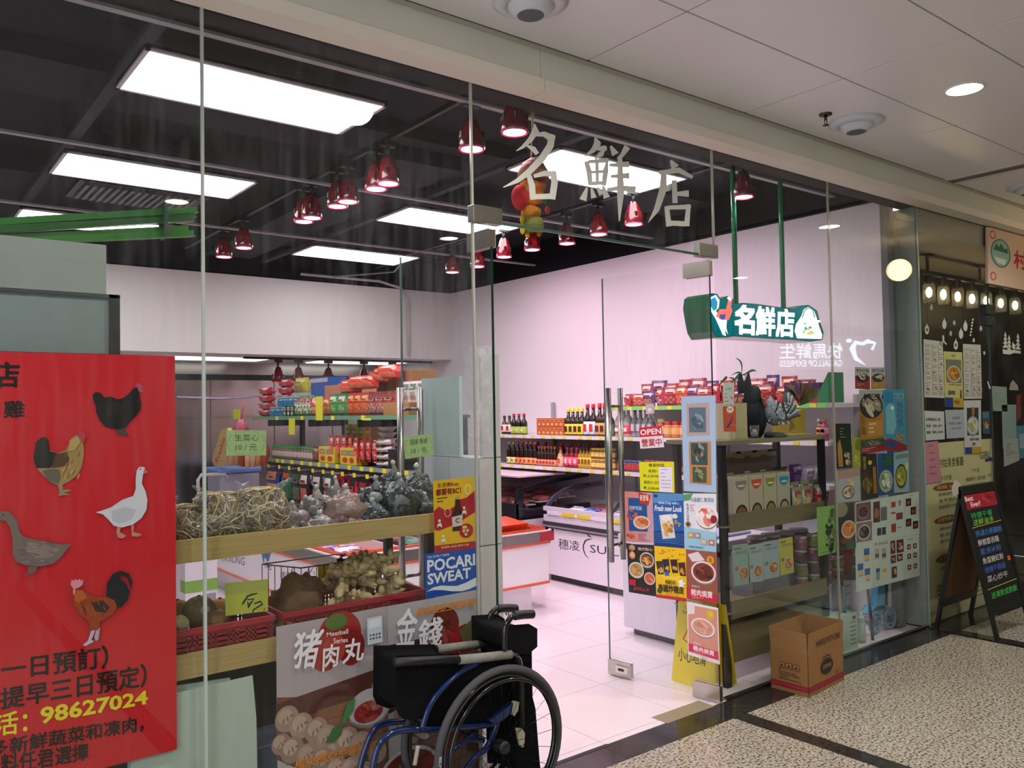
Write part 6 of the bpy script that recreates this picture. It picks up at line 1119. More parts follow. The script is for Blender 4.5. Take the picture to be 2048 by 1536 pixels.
for lay, (cnt, x0_, x1_, z) in enumerate(((6, 1.52, 1.86, LZ+.12), (6, 1.50, 1.80, LZ+.175), (5, 1.54, 1.76, LZ+.225), (3, 1.62, 1.76, LZ+.262))):
    for i in range(cnt): n_ += 1; ginger(x0_+(x1_-x0_)*(i+.5)/cnt+R.uniform(-.02, .02), .2+R.uniform(-.06, .08), z-.02, .048, n_, 'knobbly ginger root, %s from the taro side in the %s layer of the pile' % (nth(i), nth(lay)))
a = Art(lambda px, py: PY(px, py, .095), NY, [(1585, 235), (1890, 205), (1888, 430), (1590, 465)], 'b5bc4c', .002, K(0, 1100, 3.523)); a.poly([(0, 0), (1, 0), (1, .35), (0, .35)], 'a8ae58')
a.k = K(0, 1100, 3.523)
for s in ([(1812, 305, 8), (1770, 315, 12), (1735, 330, 10)], [(1745, 325, 10), (1715, 370, 14), (1705, 385, 8)], [(1740, 350, 8), (1790, 345, 12), (1765, 375, 12), (1748, 408, 8)], [(1745, 365, 8), (1750, 400, 8)], [(1752, 378, 5), (1775, 372, 5)], [(1790, 378, 8), (1835, 362, 12), (1850, 380, 12), (1820, 400, 10), (1785, 420, 10), (1780, 440, 8)], [(1865, 408, 5), (1858, 425, 4)]): a.line(s, 10, '1d2440', True)
tag(a.base.build('price_paper', 'paper'), 'yellow-green paper price sign with dark brush strokes standing in the melon crate', 'sign'); o = [q for q in COL.objects if q.name.startswith('price_paper')][-1]; a.mb.build('brush_strokes', 'paper', bpy.data.objects[o.name])
m = MB(); p0, p1 = PY(550, 1200, .26), PY(646, 1170, .26); m.box(p0.x, .30, LZ+.05, p1.x, .303, p1.z+.0, 'b0a02c'); tag(m.build('price_card', 'paper'), 'olive yellow card standing behind the big taro', 'sign')
r = thing('wire_basket', 'black wire basket on the wooden shelf between taro and ginger', 'basket', (1.4, .4, LZ))
q = [PY(px, py, .40) for px, py in ((560, 1120), (602, 1136), (722, 1119))]; a0, a1 = PY(602, 1136, .36), PY(722, 1119, .36); aL = Vector((a0.x-.09, .56, a0.z+.0)); zb = a0.z-.19
m = MB(); m.tube([aL, a0, a1, a1+Vector((.0, .2, 0)), aL], .003, '17181c', 6); m.tube([Vector((v.x, v.y, zb)) for v in (aL, a0, a1)], .003, '17181c', 6); m.build('rim', 'satin', r)
m = MB()
for i in range(9): p = a0.lerp(a1, i/8); m.tube([p, (p.x, p.y, zb)], .0018, '17181c', 5)
for i in range(6): p = aL.lerp(a0, i/6); m.tube([p, (p.x, p.y, zb)], .0018, '17181c', 5)
m.build('wires', 'satin', r)
m = MB(); c0, c1 = a0.lerp(a1, .29), a0.lerp(a1, .78); m.prism([c0+Vector((0, .01, 0)), c1+Vector((0, .01, 0)), Vector((c1.x, c1.y+.01, c1.z-.115)), Vector((c0.x, c0.y+.01, c0.z-.12))], (0, .002, 0), 'e0cc1c'); tag(m.build('price_card', 'paper'), 'bright yellow card clipped inside the black wire basket', 'sign')
# pale cabinet, framed box and foam boards behind the red poster
c = PY(213, 490, .5); m = MB(); m.box(-1.3, .50, .8, c.x, .95, c.z, 'b9c2bb'); tag(m.build('cabinet', 'satin', None, .004), 'pale grey-green cabinet standing above the red poster', 'cabinet')
c2 = PY(240, 590, .15); r = thing('framed_case', 'grey glass case with a steel frame right above the red poster', 'case', (.2, .2, 1.2))
m = MB(); m.box(-1.2, .16, 1.23, c2.x-.03, .35, c2.z-.012, '8f9c9c'); m.build('case_body', 'gloss', r); m = MB(); m.box(c2.x-.035, .15, 1.2, c2.x, .36, c2.z, '8b8f90'); m.box(-1.2, .15, 1.80, c2.x, .16, 1.845, '93999a'); m.box(-1.2, .15, c2.z-.012, c2.x, .36, c2.z, 'a4b0ae'); m.build('steel_frame', 'metal', r)
r = thing('channel_bundle', 'bundle of green plastic channels lying on the pale cabinet', 'channel', (.5, .6, 2.35))
e0, e1 = PY(-60, 472, .62), PY(395, 446, .85); dv = (e1-e0)
for i, (dz, dy, c) in enumerate(((.03, 0, '3f9c3c'), (.0, -.02, '2f7c34'), (-.03, .0, '5ab84a'), (.02, .03, '2c8a3a'), (-.045, -.015, '4aa83c'))):
    m = MB(); a_, b_ = e0+Vector((0, dy, dz)), e1+Vector((-.02*(i % 3), dy, dz*1.5)); m.prism([a_, b_, b_+Vector((0, 0, .03)), a_+Vector((0, 0, .03))], (0, .012, 0), c); m.prism([a_, b_, b_+Vector((0, 0, .004)), a_+Vector((0, 0, .004))], (0, -.02, 0), c); m.build('channel', 'gloss', r)
t_ = e0.lerp(e1, .82); m = MB(); m.box(t_.x-.006, t_.y-.04, t_.z-.06, t_.x+.008, t_.y+.05, t_.z+.085, '1f5a3c'); m.build('tie', 'gloss', r)
k_ = K(0, 1100, 3.523)
for i, (y, q, t) in enumerate(((.035, [(1000, 1066), (1780, 885), (1806, 1180), (1815, 1640), (900, 1640)], 'front pale green foam board leaning on the glass below the rack'), (.06, [(900, 1010), (1620, 900), (1625, 918), (1640, 1640), (900, 1640)], 'rear pale green foam board behind the front one'))):
    pts = [PY(*k_(*v), y) for v in q]; pts = [Vector((p.x, p.y, max(p.z, .02))) for p in pts]; m = MB(); m.prism(pts, (0, .006, 0), 'b9c9bd'); tag(m.build('foam_board', 'satin'), t, 'board', 'foam boards under the rack')
m = MB(); p0 = PY(515, 1395, .3); m.box(p0.x-.05, .2, .12, 1.9, .42, .35, '5a6e86'); tag(m.build('storage_crate', 'satin', None, .01), 'dull blue storage crate in the shade under the rack', 'crate')
# ---- hanging ornament behind the transom
r = thing('hanging_ornament', 'orange and gold hanging charm with red tassels behind the glass lettering', 'ornament', (2.6, .14, 2.5))
O = lambda px, py: PY(px, py, .14)
m = MB(); m.tube([O(1062, 200), O(1064, 260), O(1062, 320)], .003, 'd8c8a0', 5); m.tube([O(1068, 200), O(1066, 250)], .003, 'd8c8a0', 5); m.build('string', 'fabric', r)
c = O(1066, 340); m = MB(); m.lathe([(.01, .06), (.05, .035), (.075, -.01), (.08, -.05), (.03, -.06)], c, ['8a5a3c', '7a5030', '9a6a44', '6a4028'], 14); m.build('wicker_top', 'rough_skin', r)
m = MB(); c = O(1062, 385); m.ell(c, (.07, .05, .065), 'e8862c', 14, 10, .2, 3); c = O(1040, 395); m.ell(c, (.045, .04, .06), 'd8343c', 12, 8, .15, 3); c = O(1075, 372); m.ell(c, (.045, .04, .04), 'b05a3c', 12, 8, .2, 3); c = O(1062, 425); m.ell(c, (.055, .045, .035), 'e0902c', 14, 8, .3, 4); m.build('body', 'fabric', r)
m = MB(); c = O(1065, 452); m.lathe([(.05, .035), (.056, 0), (.05, -.04)], c, ['8a8a3c', '6a7030'], 14); m.build('basket', 'rough_skin', r)
m = MB()
for px, py, cc_ in ((1045, 440, 'e0b82c'), (1045, 460, 'e8c83c'), (1055, 468, 'e8a82c'), (1078, 465, 'e0902c'), (1095, 420, 'c83c34'), (1090, 400, '4a8a34')): m.ell(O(px, py), (.012, .012, .022), cc_, 8, 6)
m.build('beads', 'fabric', r)
m = MB()
for i in range(7): m.tube([O(1064+i, 468), O(1066+1.5*i, 495)], [.003, .002], 'c8242c', 4)
m.build('tassel', 'fabric', r)
# ---- hanging light box sign
YS = .35
r = thing('hanging_sign', 'green shop light box with a rooster, lit white characters and a vegetable basket', 'sign', (4.8, YS, 2.3))
k_ = K(1350, 280, 2.954)
out = [(140, 930), (195, 905), (215, 900), (245, 905), (268, 935), (320, 918), (345, 940), (350, 965), (480, 962), (700, 990), (760, 975), (800, 975), (845, 1010), (862, 1090), (878, 1140), (872, 1185), (800, 1193), (710, 1180), (520, 1172), (345, 1160), (300, 1168), (245, 1165), (222, 1130), (212, 1060), (200, 980), (205, 925)]
out = [(222, 905), (250, 910), (268, 938), (318, 920), (342, 938), (350, 968), (400, 962), (480, 968), (705, 1000), (740, 978), (790, 974), (840, 1008), (860, 1085), (878, 1135), (872, 1182), (800, 1192), (705, 1182), (520, 1172), (345, 1160), (300, 1168), (245, 1168), (222, 1130), (208, 1060), (195, 980), (202, 920)]
fpl = lambda px, py: PY(px, py, YS)
m = MB(); m.prism([fpl(*k_(*p)) for p in out], (0, .20, 0), '1f6a4c', '2a6a45'); b = m.build('box', 'gloss', r)
a = Art(fpl, NY, k=k_); a.poly([(345+(x-345)*.975 if 1 else x, y+(4 if y < 1060 else -6)) for x, y in out], '0e7f86', True); a.mb.build('face_panel', 'teal_lit', r) if 0 else None
emis('teal_lit', .55)
a.mb.build('face_panel', 'teal_lit', r)
a2 = Art(fpl, NY, k=k_); a2.l = 6; Wt = 'f4ffff'
a2.textq('名', (355, 975), (468, 985), (465, 1148), (355, 1140), Wt, .05); a2.textq('鮮', (480, 985), (590, 995), (588, 1155), (480, 1150), Wt, .045); a2.textq('店', (600, 1000), (702, 1008), (700, 1162), (598, 1158), Wt, .05)
a2.poly([(206, 930), (240, 915), (262, 945), (258, 990), (240, 1010), (262, 1040), (285, 1055), (300, 1160), (280, 1150), (240, 1060), (210, 1010)], 'cfeaf4', True)
a2.poly([(212, 940), (235, 928), (250, 960), (245, 1000), (225, 1010), (210, 980)], '2c7aa0', True); a2.poly([(318, 925), (336, 940), (330, 985), (338, 1010), (318, 1060), (298, 1070), (262, 1058), (240, 1040), (262, 1000), (300, 1000), (310, 960)], 'f0685c', True); a2.poly([(262, 1030), (300, 1030), (290, 1062), (265, 1058)], '3c4a8a', True); a2.poly([(285, 1062), (305, 1065), (302, 1110), (312, 1150), (288, 1110)], 'f8f0f0', True); a2.poly([(305, 935), (315, 922), (335, 935), (325, 955)], 'f8d0d8', True)
a2.poly([(712, 1090), (745, 1040), (760, 1000), (790, 985), (820, 1010), (835, 1050), (850, 1100), (868, 1150), (865, 1176), (720, 1172), (705, 1130)], 'f4fff4', True)
for i in range(16): t = random.Random(i+5); a2.el(725+t.random()*125, 1070+t.random()*90, 5+t.random()*9, 6+t.random()*8, ('f0a85c', 'ffffff', '8ad07a', 'f0f0d0', 'ffffff', '3c8ab0')[i % 6], True, n=9)
a2.line([(750, 1050), (765, 1005), (790, 990), (812, 1005), (822, 1050)], 7, '3c8a8a', True)
a2.mb.build('lit_picture', 'sign_light', r)
for px0, py0, px1, py1 in ((1458, 300, 1472, 605), (1553, 330, 1567, 615)):
    A, B = PY(px0, py0, YS+.08), PY(px1, py1, YS+.08); m = MB(); m.tube([(B.x, YS+.08, 3.5), (B.x, YS+.08, B.z-.02)], .017, '1f7a4c', 12); m.build('rod', 'gloss', r)
# ---- black metal rack with wooden boards right of the doorway
RX0, RX1, RY0, RY1 = 3.99, 5.02, .12, .50
r = thing('display_rack', 'black-framed display rack with wooden boards right of the doorway', 'rack', (4.5, .3, 0))
for x in (RX0-.045, RX1-.04):
    for y in (RY0, RY1-.04): m = MB(); m.box(x, y, 0, x+.04, y+.035, 1.40, '15181c'); m.build('post', 'satin', r)
for (z0, z1, yb_, bd) in ((1.40, 1.425, .54, 0), (.92, .93, RY1, .10), (.42, .43, RY1, .10)):
    m = MB(); m.box(RX0-.05, RY0-.01, z0, RX1, yb_, z1, '7d755c'); m.build('board', 'wood', r)
    if bd: m = MB(); m.box(RX0-.003, RY0-.012, z0-.03, RX1-.041, RY0+.004, z0+.075, '736b4f'); m.build('front_board', 'wood', r)
m = MB(); m.box(RX0, RY0+.03, .12, RX1-.045, RY0+.045, .39, '756c4d'); m.build('lower_panel', 'wood', r)
m = MB(); m.box(RX0, RY0, .36, RX1-.04, RY0+.03, .385, '15181c'); m.build('rail', 'satin', r)
# things on its top: folders, rabbit planter, glass, rooster, plants
TZ2 = 1.426
def T2(px, py, y=.25): return PY(px, py, y)
r = thing('box_file', 'row of cream paper folders at the left end of the rack top', 'folder', (T2(1460, 860).x, .25, TZ2))
for i, (px, w_) in enumerate(((1440, .025), (1446, .03), (1453, .03), (1470, .14))): x = T2(px, 860).x; m = MB(); m.box(x-w_/2, .18+.01*i, TZ2, x+w_/2, .40, TZ2+.22, ('c8c2a4', 'b8b290', 'd0caae', 'b5ad86')[i]); m.build('folder', 'paper', r)
c = T2(1507, 860, .28)
r = thing('rabbit_planter', 'dark shaggy rabbit-shaped planter with upright ears beside the stone rooster', 'ornament', (c.x, .28, TZ2)); m = MB()
m.ell((c.x, .28, TZ2+.13), (.09, .08, .145), '20262a', 16, 12, .22, 5); m.ell((c.x-.03, .26, TZ2+.27), (.06, .055, .06), '252b2f', 14, 10, .15, 4); m.build('body', 'fabric', r)
for s, px in ((0, 1482), (1, 1495)):
    e = T2(px, 785, .27); m = MB(); m.tube([(e.x, .27, TZ2+.28), (e.x+.004*s, .27, TZ2+.34), (e.x+.014*s, .27, TZ2+.41)], [.018, .024, .006], '2c3236', 8); m.build('ear', 'fabric', r)
r = thing('houseplant', 'green plant with five thin leaves rising behind the rabbit planter', 'plant', (T2(1488, 800, .4).x, .4, TZ2))
b_ = T2(1478, 780, .4)
def leafm(p, q, wd, c, curl=.02, nn=5):
    p, q = Vector(p), Vector(q); d = q-p; s = d.cross(Vector((.3, -1, .2))).normalized(); m = MB(); vs = []
    for i in range(nn+1): t = i/nn; w_ = wd*math.sin(PI*min(.98, t*.92+.05)); c_ = p+d*t+Vector((0, -curl*math.sin(PI*t), curl*math.sin(PI*t))); vs += [c_-s*w_, c_+Vector((0, .004, -.003)), c_+s*w_]
    fs = []
    for i in range(nn): a = i*3; fs += [(a, a+1, a+4, a+3), (a+1, a+2, a+5, a+4)]
    return m.raw(vs, fs, c, True)
m = MB(); m.tube([(b_.x-.03, .4, TZ2+.2), (b_.x+.01, .4, TZ2+.36), T2(1484, 752, .4)], .004, '4a6a3c', 6); m.build('stem', 'satin', r)
for (u, v, wd, c) in (((1483, 752), (1473, 716), .016, '2f6a40'), ((1484, 752), (1513, 743), .008, '46604a'), ((1482, 750), (1464, 765), .014, '3f7a4a'), ((1483, 750), (1488, 762), .014, '2c6a3c'), ((1484, 752), (1463, 750), .006, '5a6a4c'), ((1470, 778), (1458, 755), .013, '2f6240'), ((1452, 770), (1440, 790), .012, '4a6a4a'), ((1455, 755), (1438, 770), .01, '3a5a40')):
    leafm(T2(*u, .4), T2(*v, .4), wd, c).build('leaf', 'satin', r)
c = T2(1509, 855, .2); r = thing('drinking_glass', 'small clear glass in front of the rabbit planter', 'glass', (c.x, .2, TZ2)); m = MB(); m.lathe([(.001, .002), (.024, .0), (.03, .08), (.028, .08), (.022, .008), (.001, .008)], (c.x, .2, TZ2), 'd0d8d8', 16); m.build('tumbler', 'clear_plastic', r); m = MB(); m.ell((c.x, .2, TZ2+.03), (.02, .02, .025), 'b8b8b4', 8, 6, .5, 5); m.build('contents', 'crinkle', r)
# stone rooster
c = T2(1552, 820, .2); z0 = TZ2
r = thing('rooster_figure', 'black and white painted rooster figure with a red comb on the rack top', 'ornament', (c.x, .2, z0))
X = lambda px: PY(px, 840, .2).x
Zp = lambda py: PY(1550, py, .2).z
m = MB(); m.ell((X(1548), .2, Zp(828)), (.095, .06, .07), '8a949c', 16, 12, .06, 6, Matrix.Rotation(.5, 3, 'Y')); m.tube([(X(1545), .2, Zp(830)), (X(1538), .2, Zp(805)), (X(1535), .2, Zp(795))], [.055, .038, .028], '98a2a8', 12); m.build('body', 'rough_skin', r)
m = MB(); rr = random.Random(3)
for i in range(70):
    u, v = rr.random(), rr.random(); x = X(1530+u*42); z = Zp(806+v*42); m.ell((x, .2-.055*math.sqrt(max(.05, 1-((u-.5)*1.8)**2))-.002, z), (.007, .003, .009), ('1e2428', 'c8d0d4')[i % 2], 6, 4)
m.build('painted_feathers', 'satin', r)
for i in range(9):
    t = i/8; a0_ = (X(1562+t*10), .2, Zp(828+t*12)); e = (X(1572+t*28), .2-.012*(i % 2), Zp(785+t*t*48)); mid_ = ((a0_[0]+e[0])/2+.01, .19, (a0_[2]+e[2])/2+.02); m = MB(); m.tube([a0_, mid_, e], [.012, .019, .007], ('4a5258', 'a8b0b4')[i % 2], 7); m.build('tail_feather', 'rough_skin', r)
m = MB(); m.ell((X(1534), .2, Zp(796)), (.024, .02, .022), 'b8242c', 10, 8); m.build('head', 'satin', r)
m = MB()
for px, py in ((1531, 792), (1537, 788), (1543, 791)): m.ell((X(px), .2, Zp(py)), (.016, .006, .016), 'c01c28', 8, 6)
m.ell((X(1529), .195, Zp(808)), (.012, .01, .018), 'c01c28', 8, 6); m.build('comb', 'satin', r); m = MB(); m.tube([(X(1530), .195, Zp(797)), (X(1524), .19, Zp(798))], [.008, .001], 'd8a02c', 6); m.build('beak', 'satin', r)
m = MB(); m.lathe([(.07, 0), (.075, .012), (.04, .03), (.001, .032)], (X(1550), .2, z0), '3c4a44', 14); m.ell((X(1530), .17, z0+.02), (.04, .03, .018), '2c3c38', 10, 6); m.build('base', 'rough_skin', r)
c = T2(1592, 840, .3); r = thing('planter', 'square mustard-yellow planter with broad brown-green leaves on the rack top', 'plant', (c.x, .3, TZ2))
m = MB(); x0, x1 = PY(1578, 860, .25).x, PY(1612, 860, .25).x; m.prism([(x0, .25, TZ2+.012), (x1-.01, .25, TZ2+.012), (x1, .25, TZ2+.17), (x0+.01, .25, TZ2+.17)], (0, .13, 0), 'a8902c'); m.box(x0-.06, .2, TZ2, x1+.01, .4, TZ2+.012, 'a8965a'); m.build('pot', 'satin', r, .003)
for i, (u, v, wd, c_) in enumerate((((1596, 808), (1570, 770), .032, '6a5030'), ((1598, 806), (1600, 762), .036, '7a5a3c'), ((1600, 806), (1622, 758), .03, '6f5034'), ((1600, 808), (1640, 780), .034, '4a5030'), ((1598, 810), (1562, 785), .028, '3c4a30'), ((1600, 810), (1632, 795), .03, '5a6038'), ((1596, 810), (1580, 790), .03, '4a5434'), ((1600, 806), (1588, 760), .034, '805a40'), ((1598, 810), (1618, 800), .028, '3c4a2c'))):
    leafm(T2(*u, .3), T2(*v, .3), wd, c_, .03).build('leaf', 'satin', r)
# goods on the rack's shelves
GR = 'packets on the middle board of the rack'
def rowy(p, n, a, b, y, z, lab, grp, rz=0):
    for i in range(n): px = a+(b-a)*(i+.5)/n; x = PY(px, 1000, y).x; put(p, x, y, z, rz+R.uniform(-.05, .05), '%s, %s from the doorway' % (lab, nth(i)) if n > 1 else lab, grp)
for i, (a_, b_, c_, t) in enumerate(((1461, 1493, ['b8b09c', '8a8478', '5a4a3c', '8a5a44', 'a89a84'], 'grey packet with a coffee cup picture'), (1494, 1522, ['b5ac94', 'c8563c', 'd8c8b0', '8a7a54', '9a8a64'], 'cream packet with a red seal and bowl picture'), (1523, 1549, ['b0ac8c', '8a8a44', 'c8c8a8', '8a7a54', 'a09a70'], 'cream packet with an olive seal and bowl picture'), (1550, 1576, ['aaa890', '2c8aaa', 'c0c8c0', '9a9a84', '8a8a74'], 'cream packet with a blue seal and bowl picture'))):
    w_ = PY(b_, 1000, .15).x-PY(a_, 1000, .15).x; p = thing('soup_packet', 'x', 'packet'); m = MB(); m.box(-w_*.49, -.02, 0, w_*.49, .02, .275, c_[0]); b = m.build('packet', 'gloss', p, .004)
    y = -.0215; m = MB(); m.prism([(w_*.36*math.cos(2*PI*q/16), y, .06+.05*math.sin(2*PI*q/16)) for q in range(16)], (0, .001, 0), '3a342c'); m.prism([(w_*.27*math.cos(2*PI*q/16), y-.001, .06+.037*math.sin(2*PI*q/16)) for q in range(16)], (0, .001, 0), c_[3]); m.build('bowl_picture', 'gloss', b)
    m = MB(); m.prism([(w_*.36*math.cos(PI+PI*q/10), y, .25+.055*math.sin(PI+PI*q/10)) for q in range(11)], (0, .001, 0), c_[1]); m.box(-w_*.2, y-.001, .215, w_*.2, y, .225, 'd8d4c4'); m.build('seal', 'gloss', b)
    for k2_ in range(3): put(p, (PY(a_, 1000, .15).x+PY(b_, 1000, .15).x)/2, .15+.05*k2_, .932, 0, t+', %s one' % ['front', 'second', 'rear'][k2_], GR)
sg = bagp('snack_bag', 'x', .10, .17, .04, ['a8b09c', '7a8a6a', '9a3434', 'c89a4c', 'd8a85c'], 90); sr = bagp('snack_bag', 'x', .10, .17, .04, ['9a2c34', '7a8a7a', 'b8b8a8', 'c87a4c', 'a8904c'], 91)
rowy(sg, 2, 1583, 1622, .15, .932, 'pale green crisp bag on the middle board', GR); rowy(sr, 1, 1622, 1650, .15, .932, 'red-sided crisp bag at the right end of the middle board', GR); rowy(sg, 3, 1580, 1640, .22, .955, 'pale green crisp bag in the rear row of the middle board', GR)
pu = bagp('snack_bag', 'x', .14, .14, .06, ['7a3cb0', '5a2c8a', 'e0d0f0', '9a6ac8'], 92); cw = bagp('snack_bag', 'x', .14, .14, .06, ['c8c8c4', '2c2a2c', 'd8d8d8', '3a3638', 'c07a5a'], 93); lv = bagp('snack_bag', 'x', .14, .13, .05, ['c0b0cc', 'a090b0', 'e0d8e8', '9a8ab0'], 94); pk = bagp('snack_bag', 'x', .15, .22, .06, ['c8346a', 'a82454', 'f0d0e0', 'd8a03c', 'e06a94'], 95)
rowy(cw, 1, 1552, 1576, .38, 1.07, 'black and white bag leaning at the back of the middle board', GR); rowy(pu, 1, 1576, 1608, .38, 1.08, 'purple bag at the back of the middle board', GR); rowy(lv, 2, 1608, 1645, .38, 1.07, 'pale lilac bag at the back of the middle board', GR)
m = MB(); m.box(PY(1548, 1000, .38).x, .33, .932, RX1-.06, .44, 1.068, '6a5a44'); tag(m.build('cardboard_box', 'card'), 'brown carton raising the rear bags on the middle board', 'box')
p = PY(1660, 950, .55); put(pk, p.x, .62, .80, 0, 'bright pink snack bag seen between the rack and the steel glass joint', 'pink bags beyond the rack'); m = MB(); m.box(p.x-.12, .55, 0, p.x+.0, .72, .80, 'd8dce4'); tag(m.build('display_plinth', 'satin'), 'pale plinth under the pink bag right of the rack', 'plinth')
gs = thing('jerky_packet', 'x', 'packet'); m = MB(); m.box(-.05, -.006, 0, .05, .006, .13, '8a7a6a'); b = m.build('packet', 'crinkle', gs, .003); m = MB(); m.box(-.05, -.008, .10, .05, .008, .13, 'd0b890'); m.build('top_fold', 'gloss', b)
for i in range(6): put(gs, PY(1462+16*i, 940, .42).x, .42, 1.20-.012*(i % 2), 0, 'brown packet hanging at the back of the rack, %s from the doorway' % nth(i), 'brown packets at the back of the rack')
m = MB(); x0, x1 = PY(1455, 940, .42).x, PY(1560, 940, .42).x; m.box(x0, .43, 1.31, x1, .445, 1.33, '22262a'); tag(m.build('hook_rail', 'satin'), 'black rail holding the brown packets at the back of the rack', 'rail')
m = MB(); m.box(x0, .36, .932, x1-.02, .44, 1.19, '8a8468'); tag(m.build('display_box', 'satin'), 'olive display box behind the soup packets', 'box')
# lower board: leaflets clipped in front, plastic pots stacked behind
for i, (q, c_, t) in enumerate((([(148, 985), (285, 965), (300, 1310), (165, 1335)], '8aa89a', 'green-white dumpling soup leaflet, leftmost on the rack front'), ([(285, 985), (408, 962), (412, 1290), (290, 1305)], '9aacac', 'grey soup leaflet, second on the rack front'), ([(410, 955), (548, 935), (550, 1250), (415, 1280)], '98a8ae', 'blue-grey soup leaflet, third on the rack front'), ([(545, 930), (662, 910), (675, 1215), (560, 1245)], 'b0b044', 'yellow soup leaflet, fourth on the rack front'))):
    a = Art(lambda px, py: PY(px, py, .098), NY, q, c_, k=K(1430, 860, 4.267)); a.rect(.1, .08, .5, .12, '5a6a64'); a.text('鮮味水餃', .2, .16, .86, .24, '5a6a64', 0); a.bowl(.64, .72, .32, .17, 'b5b8ac', '9a6a44', ['c87a44', 'd8b070', 'a89a5c', 'b85a3c'], 12, i); a.el(.2, .58, .1, .05, ('b85a44', '4a8a74', '4a8a74', '8a4a54')[i]); a.build('leaflet', t, 'leaflet', 'leaflets clipped on the rack front')
pot = {c_: jarp('plastic_pot', 'x', .042, .085, c_, 'a8a8ac', c_) for c_ in ('8a5a68', '7a7a4a', '6a4454')}
for i in range(5):
    for k2_ in range(4): put(pot[('8a5a68', '7a7a4a', '6a4454')[(i+k2_) % 3]], PY(1600+24*i, 1100, .2).x-.005, .19, .432+.086*k2_, 0, 'small lidded plastic pot, %s column from the left, %s from the bottom' % (nth(i), nth(k2_)), 'plastic pots on the low board')
big = jarp('plastic_pot', 'x', .07, .09, '7a3a48', 'b0b0b8', '7a3a48')
for i in range(4): 
    for k2_ in range(1): put(big, PY(1513+28*i, 1070, .33).x, .33, .70, 0, 'wide plastic tub on the grey rear carton, %s from the doorway' % nth(i), 'wide plastic tubs on the low board')
m = MB(); m.box(PY(1485, 1100, .33).x, .26, .432, PY(1625, 1100, .33).x, .42, .70, '8a8a92'); tag(m.build('cardboard_box', 'card'), 'grey carton under the wide plastic tubs', 'box')
# low white freezer behind the rack
m = MB(); m.box(4.35, .62, .05, 5.16, 1.35, .62, 'dcd8e4'); m.box(4.33, .60, .62, 5.16, 1.37, .66, '3a3644'); m.box(4.33, .60, .66, 5.16, 1.37, .72, 'dcd8e6'); m.box(4.5, .7, .72, 5.0, 1.25, .74, 'b8c4e0'); m.box(4.4, .65, 0, 5.1, 1.3, .05, '222222'); r = m.build('low_freezer', 'satin', None, .01); tag(r, 'low white chest freezer behind the display rack', 'freezer')
# ---- stool, bucket, boxes, scooter behind the far right pane
c = PY(1698, 1170, .16); SX = c.x
r = thing('stool', 'round dark stool with bent grey tube legs behind the right pane', 'stool', (SX, .22, 0)); m = MB(); m.lathe([(.001, 0), (.155, 0), (.165, .012), (.16, .028), (.001, .034)], (SX, .24, .44), '2c2420', 24); m.build('seat', 'satin', r)
for sx, sy in ((-1, -1), (1, -1), (-1, 1), (1, 1)): m = MB(); m.tube([(SX+sx*.06, .24+sy*.06, .435), (SX+sx*.12, .24+sy*.10, .425), (SX+sx*.15, .24+sy*.13, .37), (SX+sx*.17, .24+sy*.145, 0.0)], .011, '6a6e72', 8); m.build('leg', 'metal', r)
c = PY(1690, 1110, .2); r = thing('bucket', 'red plastic bucket standing on the round stool', 'bucket', (SX-.0, .25, .475)); m = MB(); m.lathe([(.001, 0), (.095, 0), (.13, .24), (.138, .245), (.138, .255), (.125, .255), (.09, .01), (.001, .008)], (SX+.0, .25, .475), 'b8242c', 24); m.build('pail', 'satin', r); m = MB(); m.tube([(SX-.136, .25, .72), (SX-.1, .14, .70), (SX, .11, .69), (SX+.1, .14, .70), (SX+.136, .25, .72)], .003, 'c8c8c8', 6); m.build('handle', 'metal', r)
x0, x1 = PY(1690, 1200, .5).x, XR-.02; r = thing('carton', 'white floor carton printed with rows of dark dashes behind the stool', 'box', ((x0+x1)/2, .6, 0)); m = MB(); m.box(x0, .5, 0, x1+.0, .75, .50, 'b8beb8'); b = m.build('box_body', 'card', r)
a = Art(lambda px, py: PY(px, py, .499), NY); a.q = [Vector((x0, .499, .5)), Vector((x1, .499, .5)), Vector((x1, .499, 0)), Vector((x0, .499, 0))]
for i in range(5):
    for j in range(6): a.rect(.06+.15*j, .12+.12*i, .15+.15*j, .145+.12*i, '3a3e3e')
for j in range(4): a.rect(.1+.2*j, .78, .2+.2*j, .86, '23282a')
a.mb.build('print', 'paper', b)
x0, x1 = PY(1672, 1290, .1).x, PY(1705, 1290, .1).x; r = thing('carton', 'small pale green carton on the floor behind the brown cardboard box', 'box', ((x0+x1)/2, .15, 0)); m = MB(); m.box(x0-.1, .06, 0, x1, .16, .24, 'a8baa8'); b = m.build('box_body', 'card', r); m = MB()
for i in range(6): m.box(x1-.09, .0585, .04+.028*i, x1-.02, .06, .045+.028*i, '4a5a50')
m.box(x1-.06, .0585, .2, x1-.02, .06, .22, '3a4a40'); m.build('print', 'paper', b)
c = PY(1722, 1285, .12); m = MB(); m.lathe([(.001, 0), (.03, 0), (.033, .02), (.033, .14), (.026, .17), (.015, .19), (.015, .21), (.001, .21)], (c.x, .12, 0), ['8aa08a', '8aa08a', 'a8b8a0', '8aa08a', 'd8dcd8'], 14); tag(m.build('spray_can', 'satin'), 'pale green can on the floor beside the stool leg', 'can')
r = thing('scooter', "child's pale blue kick scooter parked against the end wall", 'scooter', (5.8, .2, 0)); wA = Vector((5.70, .15, .075))
